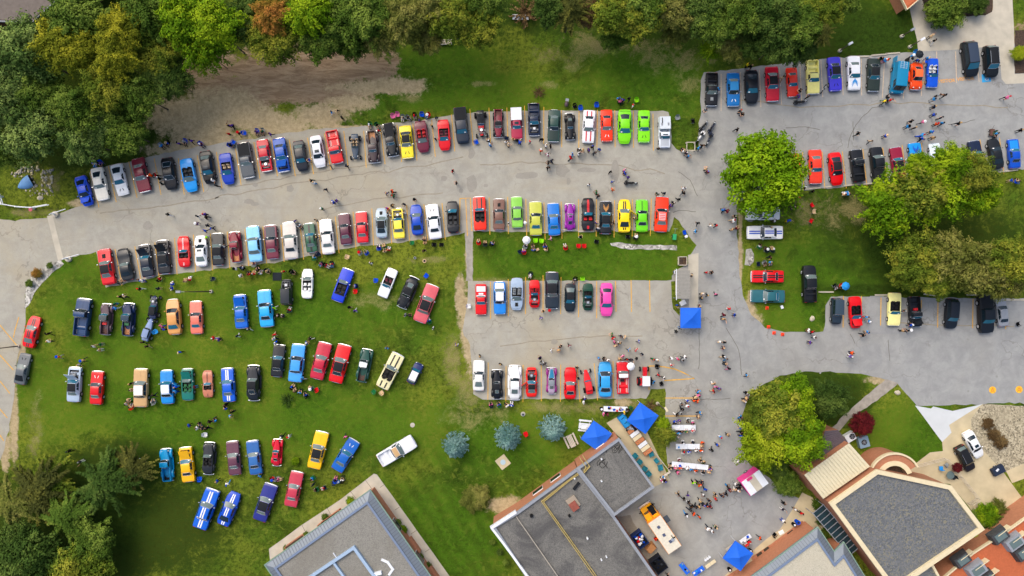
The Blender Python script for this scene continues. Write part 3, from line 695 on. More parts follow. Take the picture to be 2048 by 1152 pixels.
def seat_mesh():
    def f():
        mb = MB(); mb.box(0, 0, 0, .5, .5, .16, top=.9); mb.box(-.24, 0, .1, .14, .48, .5, top=.85); mb.box(-.25, 0, .6, .1, .24, .14, top=.8)
        return mb.mesh("seat", 40)
    return cached('seat', f)
def engine_mesh():
    def f():
        mb = MB(); mb.box(0, 0, 0, .62, .42, .22, top=.85)
        for sg in (-1, 1): mb.box(0, sg*.24, .12, .58, .14, .14, top=.8)
        mb.box(.5, 0, .0, .12, .9, .2); mb.box(.15, .52, .02, .3, .2, .18); mb.box(-.1, -.55, .02, .25, .22, .16)
        for sg in (-1, 1): mb.tube([(.3, sg*.2, .25), (.45, sg*.35, .2), (.5, sg*.5, .15)], .03, 5)
        return mb.mesh("engine_block", 40)
    return cached('eng', f)
def aircl_mesh():
    def f():
        mb = MB(); mb.cyl((0, 0, 0), (0, 0, .1), .2, .2, 14); mb.cyl((0, 0, .1), (0, 0, .13), .05, .03, 8)
        return mb.mesh("air_cleaner", 40)
    return cached('airc', f)

def fender_mesh(s, f, sg, half=.62, wy=.34, h=.80):
    """a rounded separate mudguard over one wheel"""
    T = s.T
    def g():
        mb = MB(); n = 12; m = 7; G = []
        for i in range(n+1):
            a = math.pi*i/n; xx = half*math.cos(a)*1.05; zz = .30 + (h-.30)*math.sin(a)**.7
            row = []
            for j in range(m+1):
                b = math.pi*j/m
                row.append((xx, wy/2*math.cos(b)*(0.35+.65*math.sin(a)**.5), zz - .13*(1-math.sin(b))**1.5))
            G.append(row)
        mb.grid(G)
        # outer skirt
        for j in (0, m):
            e = [G[i][j] for i in range(n+1)]
            mb.grid([e, [(p[0]*.96, p[1], max(.26, p[2]-.16)) for p in e]])
        return mb.mesh("fender", 50)
    return cached(('fend', half, wy, h), g)

LAND = []     # landmarks: (world x, y, phrase)
CARS = []

def make_car(front, rear, t, col, phrase, opts=""):
    opts = dict((o.split('=') + ['1'])[:2] for o in opts.split()) if opts else {}
    s = Shape(t); T = s.T; L = T['L']; hexc = HEX.get(col, col); body_m = paint(hexc)
    hmid = .7
    fx, fy = P(front[0], front[1], hmid); rx, ry = P(rear[0], rear[1], hmid)
    loc = ((fx+rx)/2, (fy+ry)/2, 0.0); ln = math.hypot(fx-rx, fy-ry); ang = math.atan2(fy-ry, fx-rx)
    sc = max(.86, min(1.14, ln/L))
    nm = {'pickup60': 'pickup_truck', 'pickup': 'pickup_truck', 'oldtruck': 'pickup_truck', 'van': 'van', 'minivan': 'minivan', 'suv': 'sport_utility_car', 'hotrod': 'hot_rod', 'jeep': 'off_road_car'}.get(t, 'parked_car')
    root = empty(nm, (loc[0], loc[1], .012), ang, sc)
    conv = 'conv' in opts; bed = T.get('bed'); op = 'open' in opts; bay = op or 'bay' in opts
    a, b, c, d, wt = s.cabpts()
    # --- body with its recesses
    pits = []
    if bay: pits.append((.07, a-.02, .78, .30))
    if conv: pits.append((b-.02, min(c+.04, .76) if t != 'vette' else c, .84, .42))
    if bed and opts.get('bed') != 'cover': pits.append((bed[0], bed[1], .84, .46))
    if 'tailopen' in opts: pits.append((.83, .96, .8, .3))
    pits = tuple(pits)
    O("body", cached(('body', t, pits), lambda: body_mesh(t, pits)), root, body_m)
    # --- bonnet and boot panels
    if not bay:
        hc = opts.get('hood')
        hm = paint(HEX.get(hc, hc)) if hc else body_m
        O("hood", cached(('hood', t), lambda: patch(s, s.S, .045, a-.012, -.80, .80, 6, 6, .012).mesh("hood", 40)), root, hm)
        if t in ('muscle', 'fastback', 'classic', 'wagon', 'elcamino', 'pickup60', 'fat40', 'vintage') and 'plain' not in opts:
            O("hood_crease", cached(('crease', t), lambda: patch(s, s.S, .06, a-.03, -.06, .06, 5, 2, .032, .02).mesh("hood_crease", 40)), root, hm)
    else:
        f0, f1 = .07, a-.02
        mb = patch(s, s.S, f0, f1, -.76, .76, 3, 4, -.285)
        O("engine_bay", cached(('bay', t), lambda: mb.mesh("engine_bay", 40)), root, M_BLACK)
        xe = s.x(lerp(f0, f1, .55)); ze = s.zt((f0+f1)/2) - .33
        O("engine", engine_mesh(), root, M_ENG, (xe, 0, ze)); O("air_cleaner", aircl_mesh(), root, M_CHROME, (xe-.02, 0, ze+.24))
        if op:
            # lid hinged at the scuttle and leaning back
            hb = Vector(s.S(f1+.004, 0)); an = math.radians(float(opts['open']) if opts['open'] != '1' else 48)
            def hm_():
                m2 = patch(s, s.S, f0-.02, f1, -.80, .80, 5, 5, .012, .03)
                G2 = len(m2.v)
                low = [(p[0], p[1]*.97, p[2]-.035) for p in m2.v[:36]]
                m2.grid([[low[i*6+j] for j in range(6)] for i in range(6)])
                out = []
                for p in m2.v:
                    dx = p[0]-hb.x; dz = p[2]-hb.z
                    out.append((hb.x + dx*math.cos(an) - dz*math.sin(an)*.0 - dz*math.sin(an), p[1], hb.z + .02 + dx*math.sin(an) + dz*math.cos(an)))
                m2.v = out; return m2.mesh("hood_open", 40)
            O("hood", cached(('hoodopen', t, an), hm_), root, paint(HEX.get(opts.get('hood', ''), opts.get('hood', hexc))))
    if not bed and t not in ('van', 'minivan', 'suv', 'jeep', 'hotrod', 'mini'):
        O("trunk_lid", cached(('trunk', t), lambda: patch(s, s.S, d+.015, .965, -.80, .80, 4, 6, .012).mesh("trunk_lid", 40)), root, body_m if 'trunk' not in opts else paint(HEX[opts['trunk']]))
    if 'panels' in opts:
        for k, (q0, q1, vv) in enumerate(((.50, .64, .86), (.66, .72, .45), (.76, .94, .86))): O("bed_panel", MB.mesh(patch(s, s.S, q0, q1, -vv, vv, 2, 4, .06), "bed_panel"), root, M_WHITE)
    # --- doors and side trim
    def door():
        mb = MB()
        for sg in (-1, 1):
            f0_, f1_ = (a+.01, min(c, .66)); G = []
            for i in range(5):
                f = lerp(f0_, f1_, i/4); w = s.w(f); zs = s.zt(f)-.12; G.append([(s.x(f), sg*(w*1.0+.012), lerp(.3, zs, .1)), (s.x(f), sg*(w*1.0+.016), lerp(.24, zs, .72)), (s.x(f), sg*(w*.985+.012), zs-.01)])
            mb.grid(G if sg < 0 else [list(reversed(r)) for r in G])
        return mb
    def one_door(sg):
        mb = door(); n = len(mb.v)//2; k = 0 if sg < 0 else 1
        m2 = MB(); m2.v = mb.v[k*n:(k+1)*n]; nf = len(mb.f)//2; m2.f = [tuple(i-k*n for i in q) for q in mb.f[k*nf:(k+1)*nf]]; m2.mi = [0]*nf
        return m2.mesh("door", 30)
    for sg in (-1, 1): O("door", cached(('door', t, sg), lambda: one_door(sg)), root, body_m)
    # --- cabin
    glass = {'t': M_GLASS_T, 'g': M_GLASS_G, 'k': M_GLASS}[opts.get('glass', 't' if RND.random() < .45 else ('g' if RND.random() < .4 else 'k'))]
    rearg = {'t': M_GLASS_T, 'g': M_GLASS_G, 'k': M_GLASS}[opts.get('rglass', 'g' if RND.random() < .4 else 'k')]
    if not conv:
        rc = opts.get('roof'); rm = body_m if not rc else (M_VINYL if rc == 'k' else (mat('soft_top_'+rc, HEX.get(rc, '#'+rc), rough=.75)))
        O("cabin", cached(('cab', t), lambda: cabin_mesh(t)), root, body_m)
        if rc or t in ('van', 'minivan', 'suv', 'jeep'):
            u0, u1 = (1.02, 2.0) if t in ('van', 'suv', 'minivan', 'jeep', 'pickup', 'pickup60', 'oldtruck', 'hotrod') else (1.02, 2.12)
            O("roof_panel", cached(('roofp', t), lambda: patch(s, s.C, u0, u1, -.97, .97, 6, 6, .014).mesh("roof_panel", 40)), root, rm)
            if rc and 'quarter' in opts:
                O("roof_quarter", cached(('roofq', t), lambda: patch(s, s.C, 2.12, 2.96, -.99, .99, 4, 6, .010).mesh("roof_quarter", 40)), root, rm)
        O("windshield", cached(('wsh', t), lambda: patch(s, s.C, .06, .93, -.94, .94, 4, 6, .016).mesh("windshield", 60)), root, glass)
        rg = T['rg']
        O("rear_window", cached(('rw', t), lambda: patch(s, s.C, 2.14, 2.86, -rg, rg, 4, 6, .018).mesh("rear_window", 60)), root, rearg)
        g0, g1 = T['sg']; gm = lerp(g0, g1, .62)
        for sg in (-1, 1):
            for k, (q0, q1) in enumerate(((g0, gm-.01), (gm+.01, g1))):
                def sgm(q0=q0, q1=q1, sg=sg):
                    m_ = side_glass(t, q0, q1); i = 0 if sg < 0 else 1
                    m2 = MB(); m2.v = m_.v[i*4:i*4+4]; m2.face(0, 1, 2, 3); return m2.mesh("side_window")
                O("side_window", cached(('sw', t, sg, k), sgm), root, M_GLASS)
        if t in CHROMEY or RND.random() < .25:
            for u0, u1, vv in ((.04, .95, .96), (2.12, 2.88, T['rg']+.02)):
                def trimf():
                    mb = MB(); k = 5; L1 = [s.C(u0, lerp(-vv, vv, i/k), .022) for i in range(k+1)] + [s.C(u1, lerp(vv, -vv, i/k), .022) for i in range(k+1)]
                    mb.tube(L1 + [L1[0]], .022, 4, False)
                    return mb.mesh("window_trim")
                O("window_trim", cached(('wtrim', t, u0), trimf), root, M_CHROME)
        if 'sunroof' in opts:
            O("sunroof", cached(('sunr', t), lambda: patch(s, s.C, 1.12, 1.42, -.55, .55, 2, 3, .026).mesh("sunroof")), root, M_GLASS)
        if 'rails' in opts:
            for sg in (-1, 1):
                O("roof_rail", cached(('rail', t, sg), lambda: MB().tube([s.C(1+.15*i+.05, sg*.9, .06) for i in range(6)], .022, 5).mesh("roof_rail")), root, M_CHROME)
        if 'louver' in opts:
            for k in range(5):
                O("rear_louver", cached(('louv', t, k), lambda: patch(s, s.C, 2.1+.16*k, 2.2+.16*k, -.8, .8, 1, 4, .045, .03).mesh("rear_louver")), root, M_BLACK)
    else:
        O("windshield", cached(('cws', t), lambda: patch(s, s.C, .04, .9, -.9, .9, 4, 6, .012, .02).mesh("windshield", 60)), root, M_GLASS_T if glass is M_GLASS else glass)
        def frame():
            pts = [s.C(0.02, -1, .01), s.C(.95, -.95, .02), s.C(.97, -.5, .02), s.C(.98, 0, .02), s.C(.97, .5, .02), s.C(.95, .95, .02), s.C(.02, 1, .01)]
            return MB().tube(pts, .026, 5).mesh("windshield_frame")
        O("windshield_frame", cached(('cwf', t), frame), root, M_CHROME if 'chf' in opts else body_m)
        sc_ = opts.get('seats', 'k'); sm = mat('seat_'+sc_, HEX.get(sc_, sc_), rough=.6)
        f0, f1 = b-.02, (min(c+.04, .76) if t != 'vette' else c)
        zf = s.zt(.5) - .47
        O("cockpit_floor", cached(('cfl', t), lambda: patch(s, s.S, f0, f1, -.82, .82, 3, 4, -.405).mesh("cockpit_floor")), root, M_BLACK)
        rows = [(lerp(f0, f1, .50),)] if t == 'vette' or '2s' in opts else [(lerp(f0, f1, .40),), (lerp(f0, f1, .86),)]
        for (fr,) in rows:
            for sg in (-1, 1): O("seat", seat_mesh(), root, sm, (s.x(fr), sg*.37, zf+.06))
        O("dashboard", cached(('dash', t), lambda: MB().box(s.x(f0)-.08, 0, s.zt(.4)-.16, .22, s.w(.45)*1.6, .12, top=.9).mesh("dashboard")), root, M_BLACK)
        def sw():
            mb = MB(); n = 12; mb.tube([(0+.03*math.sin(2*math.pi*k/n), .18*math.cos(2*math.pi*k/n), .18*math.sin(2*math.pi*k/n)) for k in range(n+1)], .015, 5, False); mb.cyl((0, -.17, 0), (0, .17, 0), .012, n=4)
            return mb.mesh("steering_wheel")
        O("steering_wheel", cached('swh', sw), root, M_BLACK, (s.x(f0)-.26, .37, s.zt(.45)-.05), (0, .5, 0))
        if 'top' in opts:
            O("folded_top", cached(('ftop', t), lambda: patch(s, s.S, f1+.005, f1+.07, -.84, .84, 2, 4, .07, .07).mesh("folded_top", 50)), root, mat('soft_top_'+opts['top'], HEX.get(opts['top'], '#22262b'), rough=.8))
    if 'nocard' not in opts and t != 'hotrod':
        sgc = RND.choice((-.62, .55))
        O("display_card", cached(('card', t, sgc), lambda: patch(s, s.C, .14, .34, sgc-.14, sgc+.14, 1, 1, .034, .01).mesh("display_card")), root, M_CARD)
    # --- load bed
    if bed:
        bk = opts.get('bed', 'k')
        if bk == 'cover':
            O("bed_cover", cached(('bcov', t), lambda: patch(s, s.S, bed[0]-.01, bed[1]+.01, -.95, .95, 5, 4, .035, .04).mesh("bed_cover", 40)), root, M_VINYL if 'cov' not in opts else body_m)
        else:
            zz = s.zt((bed[0]+bed[1])/2) - .505; x0, x1 = s.x(bed[0])-.02, s.x(bed[1])+.02; wy = s.w(.8)*.93*.82
            if bk in ('wood', 'woodd', 'redstrip'):
                n = 7; mm = {'wood': M_WOOD, 'woodd': M_WOODD, 'redstrip': paint('#d8b0a8')}[bk]
                O("bed_floor", cached(('bfl', t), lambda: MB().box((x0+x1)/2, 0, zz-.02, x0-x1, wy*2, .02).mesh("bed_floor")), root, M_BLACK)
                for k in range(n):
                    yy = lerp(-wy, wy, (k+.5)/n)
                    O("plank", cached(('plank', t), lambda: MB().box((x0+x1)/2, 0, zz, x0-x1-.04, 2*wy/n-.035, .03).mesh("plank")), root, mm, (0, yy, RND.uniform(0, .01)))
            else:
                bm_ = {'k': M_BLACK, 'g': mat('worn_bed_metal', '#a5a5a2', rough=.6, vary=.2, vscale=3), 'w': mat('white_bed_liner', '#c9cbc9', rough=.6, vary=.1), 'd': M_VINYL}[bk]
                O("bed_floor", cached(('bfl2', t), lambda: MB().box((x0+x1)/2, 0, zz-.02, x0-x1, wy*2, .035).mesh("bed_floor")), root, bm_)
                for k in range(5): O("bed_rib", cached(('brib', t), lambda: MB().box((x0+x1)/2, 0, zz+.016, x0-x1-.1, .06, .02).mesh("bed_rib")), root, bm_, (0, lerp(-wy*.8, wy*.8, k/4), 0))
            if 'load' in opts:
                O("toolbox", MB().box(x0-.28, .1, zz+.03, .4, .7, .3, top=.96).mesh("toolbox"), root, mat('load_'+opts['load'], HEX.get(opts['load']), rough=.5))
        if t != 'elcamino' and bk != 'cover':
            for sg in (-1, 1):
                O("bed_rail", cached(('brl', t), lambda: MB().box((x0+x1)/2, 0, 0, x0-x1, .10, .04, top=.98).mesh("bed_rail", 30)), root, body_m if 'rail' not in opts else M_CHROME, (0, sg*(s.w(.8)*.93*.90), s.zt(.8)-.015))
    if 'camper' in opts:
        cm = opts['camper']; HEX['s'] = '#d3dde6'
        mbx = MB().box(s.x(.79), 0, s.zt(.8), L*.42, 1.9, .62, top=.97).mesh("camper_shell", 30)
        O("camper_shell", mbx, root, paint(HEX[cm]))
        if cm == 's':
            for yy in (-.55, .55): O("roof_vent", MB().box(s.x(.7)-.2, yy, s.zt(.8)+.62, .5, .3, .06, top=.9).mesh("roof_vent"), root, M_PARA)
            O("roof_vent", MB().box(s.x(.86), -.5, s.zt(.8)+.62, 1.0, .14, .08, top=.9).mesh("roof_vent"), root, M_BLACK)
    # --- fenders, running boards
    W_ = s.T['W']/2
    if T.get('fend') and 'nofend' not in opts:
        fc = opts.get('fenders', hexc); fm = paint(HEX.get(fc, fc))
        fwd = max(.30, min(.42, 1.86/2 - W_*.55))
        for fi, fw in enumerate(T['ws']):
            for sg in (-1, 1):
                yy = sg*(.93 - .21) if t != 'beetle' else sg*.68
                O("fender", fender_mesh(s, fw, sg, .66 if fi == 0 else .60, .46, .86 if fi == 0 else .88), root, fm, (s.x(fw), yy, 0))
        for sg in (-1, 1): O("running_board", cached(('rb', t), lambda: MB().box((s.x(T['ws'][0])+s.x(T['ws'][1]))/2, 0, .32, (T['ws'][1]-T['ws'][0])*L*.62, .26, .05, top=.96).mesh("running_board")), root, fm, (0, sg*(W_+.10), 0))
        for sg in (-1, 1): O("headlight", cached('vhl', lambda: MB().dome((0, 0, 0), .12, .11, .11, 10, 6, True).mesh("headlight", 60)), root, M_CHROME, (s.x(.06), sg*.46, .80))
    # --- wheels
    tr = T.get('track')
    for fi, fw in enumerate(T['ws']):
        for sg in (-1, 1):
            ww = .22; yy = sg*(s.w(fw) - ww/2 + .015)
            if T.get('fend'): yy = sg*(.93-.21 if t != 'beetle' else .68)
            rr = T['r']
            if t == 'hotrod': ww = .34 if fi else .22; yy = sg*(.78 if fi == 0 else .76); rr = .34 if fi == 0 else .42
            add_wheel(root, s.x(fw), yy, rr, ww)
    if t == 'hotrod':
        O("front_axle", cached('fax', lambda: MB().tube([(0, -.72, 0), (0, -.3, -.06), (0, .3, -.06), (0, .72, 0)], .035, 6).cyl((-.05, -.3, .1), (-.05, .3, .1), .03).mesh("front_axle", 50)), root, M_CHROME, (s.x(.07), 0, .36))
        for sg in (-1, 1): O("headlight", cached('hhl', lambda: MB().dome((0, 0, 0), .12, .10, .10, 10, 6, True).mesh("headlight", 60)), root, M_CHROME, (s.x(.10), sg*.40, .80))
        if 'engine' in opts:
            O("engine", engine_mesh(), root, M_ENG, (s.x(.26), 0, .85)); O("air_cleaner", aircl_mesh(), root, M_CHROME, (s.x(.24), 0, 1.1))
            for sg in (-1, 1): O("exhaust_header", cached('exh', lambda: MB().tube([(.3, .2, .2), (.1, .4, .1), (-.5, .5, 0), (-1.4, .5, -.1)], .05, 6).mesh("exhaust_header", 50)), root, M_CHROME, (s.x(.3), 0, .65), None, (1, sg, 1))
    elif 'engine' in opts:
        O("engine", engine_mesh(), root, M_ENG, (s.x(a*.55), 0, s.zt(.2)-.08 if not bay else s.zt(.2)-.2)); O("air_cleaner", aircl_mesh(), root, M_CHROME, (s.x(a*.55), 0, s.zt(.2)+.14))
    # --- bumpers, grille, lights, mirrors
    chrome = t in CHROMEY; bump_m = M_CHROME if chrome else body_m
    if opts.get('bump'): bump_m = paint(HEX.get(opts['bump'], opts['bump']))
    def bumper(f, sgn):
        fv = 0 if sgn > 0 else 1; wv = max(s.w(fv), .78 if T.get('fend') else 0); mb = MB(); n = 8; pts = []
        for k in range(n+1):
            v = -1+2*k/n; pts.append((s.x(fv) + sgn*(.07 - .09*abs(v)**3), v*(wv+.02), .52))
        G = [[(p[0]-sgn*.06, p[1], p[2]-.07) for p in pts], [(p[0]+sgn*.03, p[1], p[2]-.05) for p in pts], [(p[0]+sgn*.03, p[1], p[2]+.06) for p in pts], [(p[0]-sgn*.06, p[1], p[2]+.08) for p in pts]]
        mb.grid(G); return mb.mesh("bumper", 40)
    if t != 'hotrod':
        O("bumper", cached(('bf', t), lambda: bumper(0, 1)), root, bump_m); O("bumper", cached(('br', t), lambda: bumper(1, -1)), root, bump_m)
        if chrome: O("grille", cached(('gr', t), lambda: MB().box(s.x(0)+.004, 0, .56, .03, s.w(0)*1.5, .16).mesh("grille")), root, M_CHROME)
        if not T.get('fend'):
            for sg in (-1, 1):
                O("headlight", cached(('hl', t), lambda: MB().dome((0, 0, 0), .06, .13, .08, 8, 4, True).mesh("headlight", 60)), root, M_HEAD, (s.x(0.0)+.0 if T['nose'] > .85 else s.x(.035), sg*s.w(.01)*.78, s.zt(.02)-.12))
                O("tail_light", cached('tl', lambda: MB().box(0, 0, 0, .05, .3, .1).mesh("tail_light")), root, M_TAIL, (s.x(1.0)-.01, sg*s.w(1)*.76, s.zt(1)-.14))
                O("mirror", cached('mir', lambda: MB().box(0, 0, 0, .12, .2, .11, top=.8).mesh("mirror", 40)), root, M_CHROME if chrome else body_m, (s.x(a+.05), sg*(s.w(a+.05)+.08), s.zt(a+.05)+.02))
    # --- stripes, scoops, spoilers, decals
    def stripe_set(tag, cols, v0, v1, areas="hrt"):
        sm = mat('stripe_'+cols, HEX.get(cols, '#'+cols), rough=.4, coat=.3)
        for (q0, q1) in ((v0, v1), (-v1, -v0)) if v0 > 0 else ((v0, v1),):
            if 'h' in areas: O("stripe", cached(('sh', t, q0, q1), lambda: patch(s, s.S, .04, a-.015, q0, q1, 6, 1, .04, .02).mesh("stripe")), root, sm)
            if 'r' in areas and not conv: O("stripe", cached(('sr', t, q0, q1), lambda: patch(s, s.C, 1.02, 2.02, q0*1.35, q1*1.35, 6, 1, .024, .01).mesh("stripe")), root, sm)
            if 't' in areas and not bed: O("stripe", cached(('st', t, q0, q1), lambda: patch(s, s.S, d+.01, .97, q0, q1, 4, 1, .022, .01).mesh("stripe")), root, sm)
    if 'stripes' in opts: stripe_set('s', opts['stripes'], .07, .27, opts.get('area', 'hrt'))
    if 'thin' in opts: stripe_set('s', opts['thin'], .04, .10, opts.get('area', 'hrt'))
    if 'band' in opts: stripe_set('b', opts['band'], -.2, .2, opts.get('area', 'hrt'))
    if 'outer' in opts: stripe_set('o', opts['outer'], .28, .5, opts.get('area', 'h'))
    if 'scoop' in opts:
        km = M_BLACK if opts['scoop'] in ('1', 'k') else paint(HEX[opts['scoop']])
        O("hood_scoop", cached(('scp', t), lambda: MB().box(s.x(a*.55), 0, s.zt(a*.5)-.02, .62, .5, .13, top=.8).mesh("hood_scoop", 30)), root, km)
    if 'vents' in opts:
        for sg in (-1, 1): O("hood_vent", cached(('hv', t, sg), lambda: MB().box(0, 0, 0, .42, .09, .035, rot=sg*.35, top=.9).mesh("hood_vent")), root, M_BLACK if opts['vents'] != 'w' else M_CARD, (s.x(a*.45), sg*.24, s.zt(a*.45)+.0))
    if 'spoiler' in opts:
        O("rear_spoiler", cached(('spo', t), lambda: MB().box(s.x(.965), 0, s.zt(.96)+.05, .2, s.w(.95)*1.8, .04).box(s.x(.965), .5, s.zt(.96)-.02, .1, .06, .08).box(s.x(.965), -.5, s.zt(.96)-.02, .1, .06, .08).mesh("rear_spoiler")), root, body_m if opts['spoiler'] == '1' else paint(HEX[opts['spoiler']]))
    if 'bird' in opts:
        def bird():
            mb = MB(); f_ = lambda u, v: s.S(lerp(.07, a-.03, u), v, .045)
            for sg in (-1, 1):
                for (u0, v0, u1, v1, ww) in ((.62, .06, .10, .52, .13), (.66, .05, .30, .58, .12), (.70, .05, .50, .58, .10), (.72, .03, .68, .48, .09)):
                    p = [f_(u0, sg*v0), f_(u1, sg*(v1-ww)), f_(u1-.05, sg*v1), f_(u0+.12, sg*(v0+.08))]
                    mb.poly(p if sg > 0 else p[::-1])
            mb.poly([f_(.5, -.07), f_(.5, .07), f_(.95, .10), f_(.95, -.10)][::-1])
            mb.poly([f_(.35, -.035), f_(.35, .035), f_(.5, .07), f_(.5, -.07)][::-1])
            me = mb.mesh("bird_emblem"); return me
        O("hood_emblem", cached(('bird', t), bird), root, mat('emblem_'+opts['bird'], HEX.get(opts['bird'], '#'+opts['bird']), rough=.5))
    if 'panel' in opts:
        pm = opts['panel']
        O("roof_emblem", cached(('pnl', t), lambda: patch(s, s.C, 1.1, 1.95, -.72, .72, 2, 2, .03, .02).mesh("roof_emblem")), root, mat('pnl1', '#e8c3c0', rough=.6))
        for k in range(4): O("roof_emblem_band", cached(('pnlb', t, k), lambda: patch(s, s.C, 1.16+.2*k, 1.26+.2*k, -.62, .62, 1, 2, .042, .01).mesh("roof_emblem_band")), root, mat('pnl2', '#d43a48', rough=.6))
    if 'rack' in opts:
        for k in range(4): O("roof_rack_bar", cached(('rk', k), lambda: MB().tube([s.C(1.72+.08*k, -.55, .08), s.C(1.72+.08*k, .55, .08)], .02, 4).mesh("roof_rack_bar")), root, M_WHITE)
        for sg in (-1, 0, 1): O("roof_rack_bar", cached(('rk2', sg), lambda: MB().tube([s.C(1.70, sg*.55, .08), s.C(1.98, sg*.55, .08)], .02, 4).mesh("roof_rack_bar")), root, M_WHITE)
    if 'rdoors' in opts:
        for sg in (-1, 1): O("rear_door", MB().box(s.x(1.0)-.35, sg*.93, .5, .8, .06, 1.2).mesh("rear_door"), root, body_m if sg < 0 else M_BLACK)
    if 'dopen' in opts:
        sg = 1 if opts['dopen'] == 'l' else -1
        m2 = MB(); m2.box(-.5, 0, .3, 1.05, .07, .6); m2.box(-.55, 0, .9, .8, .04, .28)
        O("open_door", m2.mesh("open_door"), root, body_m, (s.x(a+.04), sg*s.w(.4), 0), (0, 0, -sg*2.3 + math.pi if False else sg*(-.95)))
    root['_c'] = 1
    del root['_c']
    fxn = (loc[0], loc[1])
    CARS.append(dict(root=root, x=loc[0], y=loc[1], phrase=phrase, ang=ang, L=L*sc, px=((front[0]+rear[0])/2, (front[1]+rear[1])/2), front=front, rear=rear))
    return root
# ------------------------------------------------------------------ the parked cars, row by row: front, rear (pixels of the photograph), type, colour, phrase, options
ROWS = {}
ROWS['upper car row beside the bare earth'] = [
 ((176,410),(160,353),'modern','#0a4fd0','bright blue sports coupe with its hood up','open=38'),
 ((206,399),(193,336),'fastback','#efece0','cream white coupe with plain hood','glass=g rglass=k bump=w'),
 ((246,389),(232,329),'coupe80','#f0f3f4','white wedge coupe with black rear glass and black hood louvres','vents=1 rglass=k glass=t nocard=1'),
 ((290,383),(275,317),'muscle','#7a2236','maroon coupe with chrome bumpers','glass=g'),
 ((343,378),(334,316),'modern','#0b0e14','glossy black modern coupe with black hatch','glass=k vents=k'),
 ((384,382),(372,318),'modern','#1b9be6','sky blue open convertible with grey seats','conv=1 seats=d'),
 ((421,366),(410,303),'sedan','#15171b','black coupe with sunroof and open hood','open=40 sunroof=1 glass=t'),
 ((458,367),(450,307),'modern','#1243ae','blue open roadster with tan seats','conv=1 2s=1 seats=c'),
 ((498,355),(486,286),'elcamino','#4d555c','dark grey car pickup with chrome trim','bed=cover glass=g'),
 ((534,342),(524,280),'muscle','#c01c34','red coupe with its hood off showing a black engine bay','bay=1 glass=g rglass=g'),
 ((568,343),(557,277),'muscle','#0f56ae','blue coupe with its hood up','open=44'),
 ((606,341),(596,282),'sedan','#1a1f29','dark navy sedan with teal windscreen','glass=t rglass=g'),
 ((641,333),(631,272),'sedan','#e2e6ec','white sedan with black sunroof','sunroof=1 glass=k rglass=k'),
 ((676,326),(663,262),'pickup60','#cf1724','red pickup with a pale slatted load bed','bed=redstrip'),
 ((711,318),(709,268),'hotrod','#3b4a5a','blue grey hot rod with tan open cockpit','conv=1 seats=c'),
 ((749,325),(743,262),'oldtruck','#3a2b30','dark brown old pickup with polished wood bed','bed=wood'),
 ((787,312),(776,247),'oldtruck','#0e151b','black old pickup with covered bed','bed=cover'),
 ((816,316),(810,252),'muscle','#ecdb33','yellow coupe with black vinyl roof','roof=k quarter=1 glass=g vents=k bump=y'),
 ((848,303),(840,243),'modern','#6a2238','maroon open convertible with a red back seat','conv=1 seats=r'),
 ((890,299),(886,240),'modern','#d81226','red open roadster with blue tinted windscreen','conv=1 2s=1 seats=m'),
 ((927,286),(919,216),'pickup','#1b2635','navy pickup with covered load bed','bed=cover glass=t'),
 ((964,274),(960,221),'hotrod','#15161a','black roofed hot rod with exposed chrome engine and red tail','roof=k engine=1 hood=r'),
 ((997,273),(996,220),'oldtruck','#7a1c34','small maroon antique pickup with maroon bed','roof=k bed=woodd fenders=k'),
 ((1034,272),(1032,222),'wagon','#a3284a','raspberry wagon with a tall white camper top','camper=w sunroof=1 glass=t'),
 ((1069,271),(1067,207),'elcamino','#12233c','navy car pickup with hood off','bay=1 bed=k'),
 ((1107,283),(1109,220),'muscle','#24423c','dark green coupe with louvred rear','glass=k rglass=g hood=#22332f'),
 ((1141,279),(1139,226),'vintage','#0b0d11','black antique coupe with a long narrow hood','roof=k'),
 ((1176,285),(1179,221),'muscle','#e6e9ee','white coupe with two broad red stripes','outer=r area=ht stripes2=1 glass=g rglass=k'),
 ((1214,282),(1213,220),'muscle','#e8451c','orange coupe with two pale hood vents','vents=w glass=g rglass=k bump=o'),
 ((1249,286),(1249,220),'modern','#7ed80e','lime modern coupe with black rear glass','glass=t rglass=k spoiler=1'),
 ((1288,284),(1288,221),'muscle','#84dc10','lime classic coupe with black hood slots','vents=k glass=t rglass=k bump=l'),
 ((1329,290),(1328,240),'pickup60','#dde6ee','silver white camper truck with roof vents','camper=s sunroof=1 hood=#b4bcc4'),
]
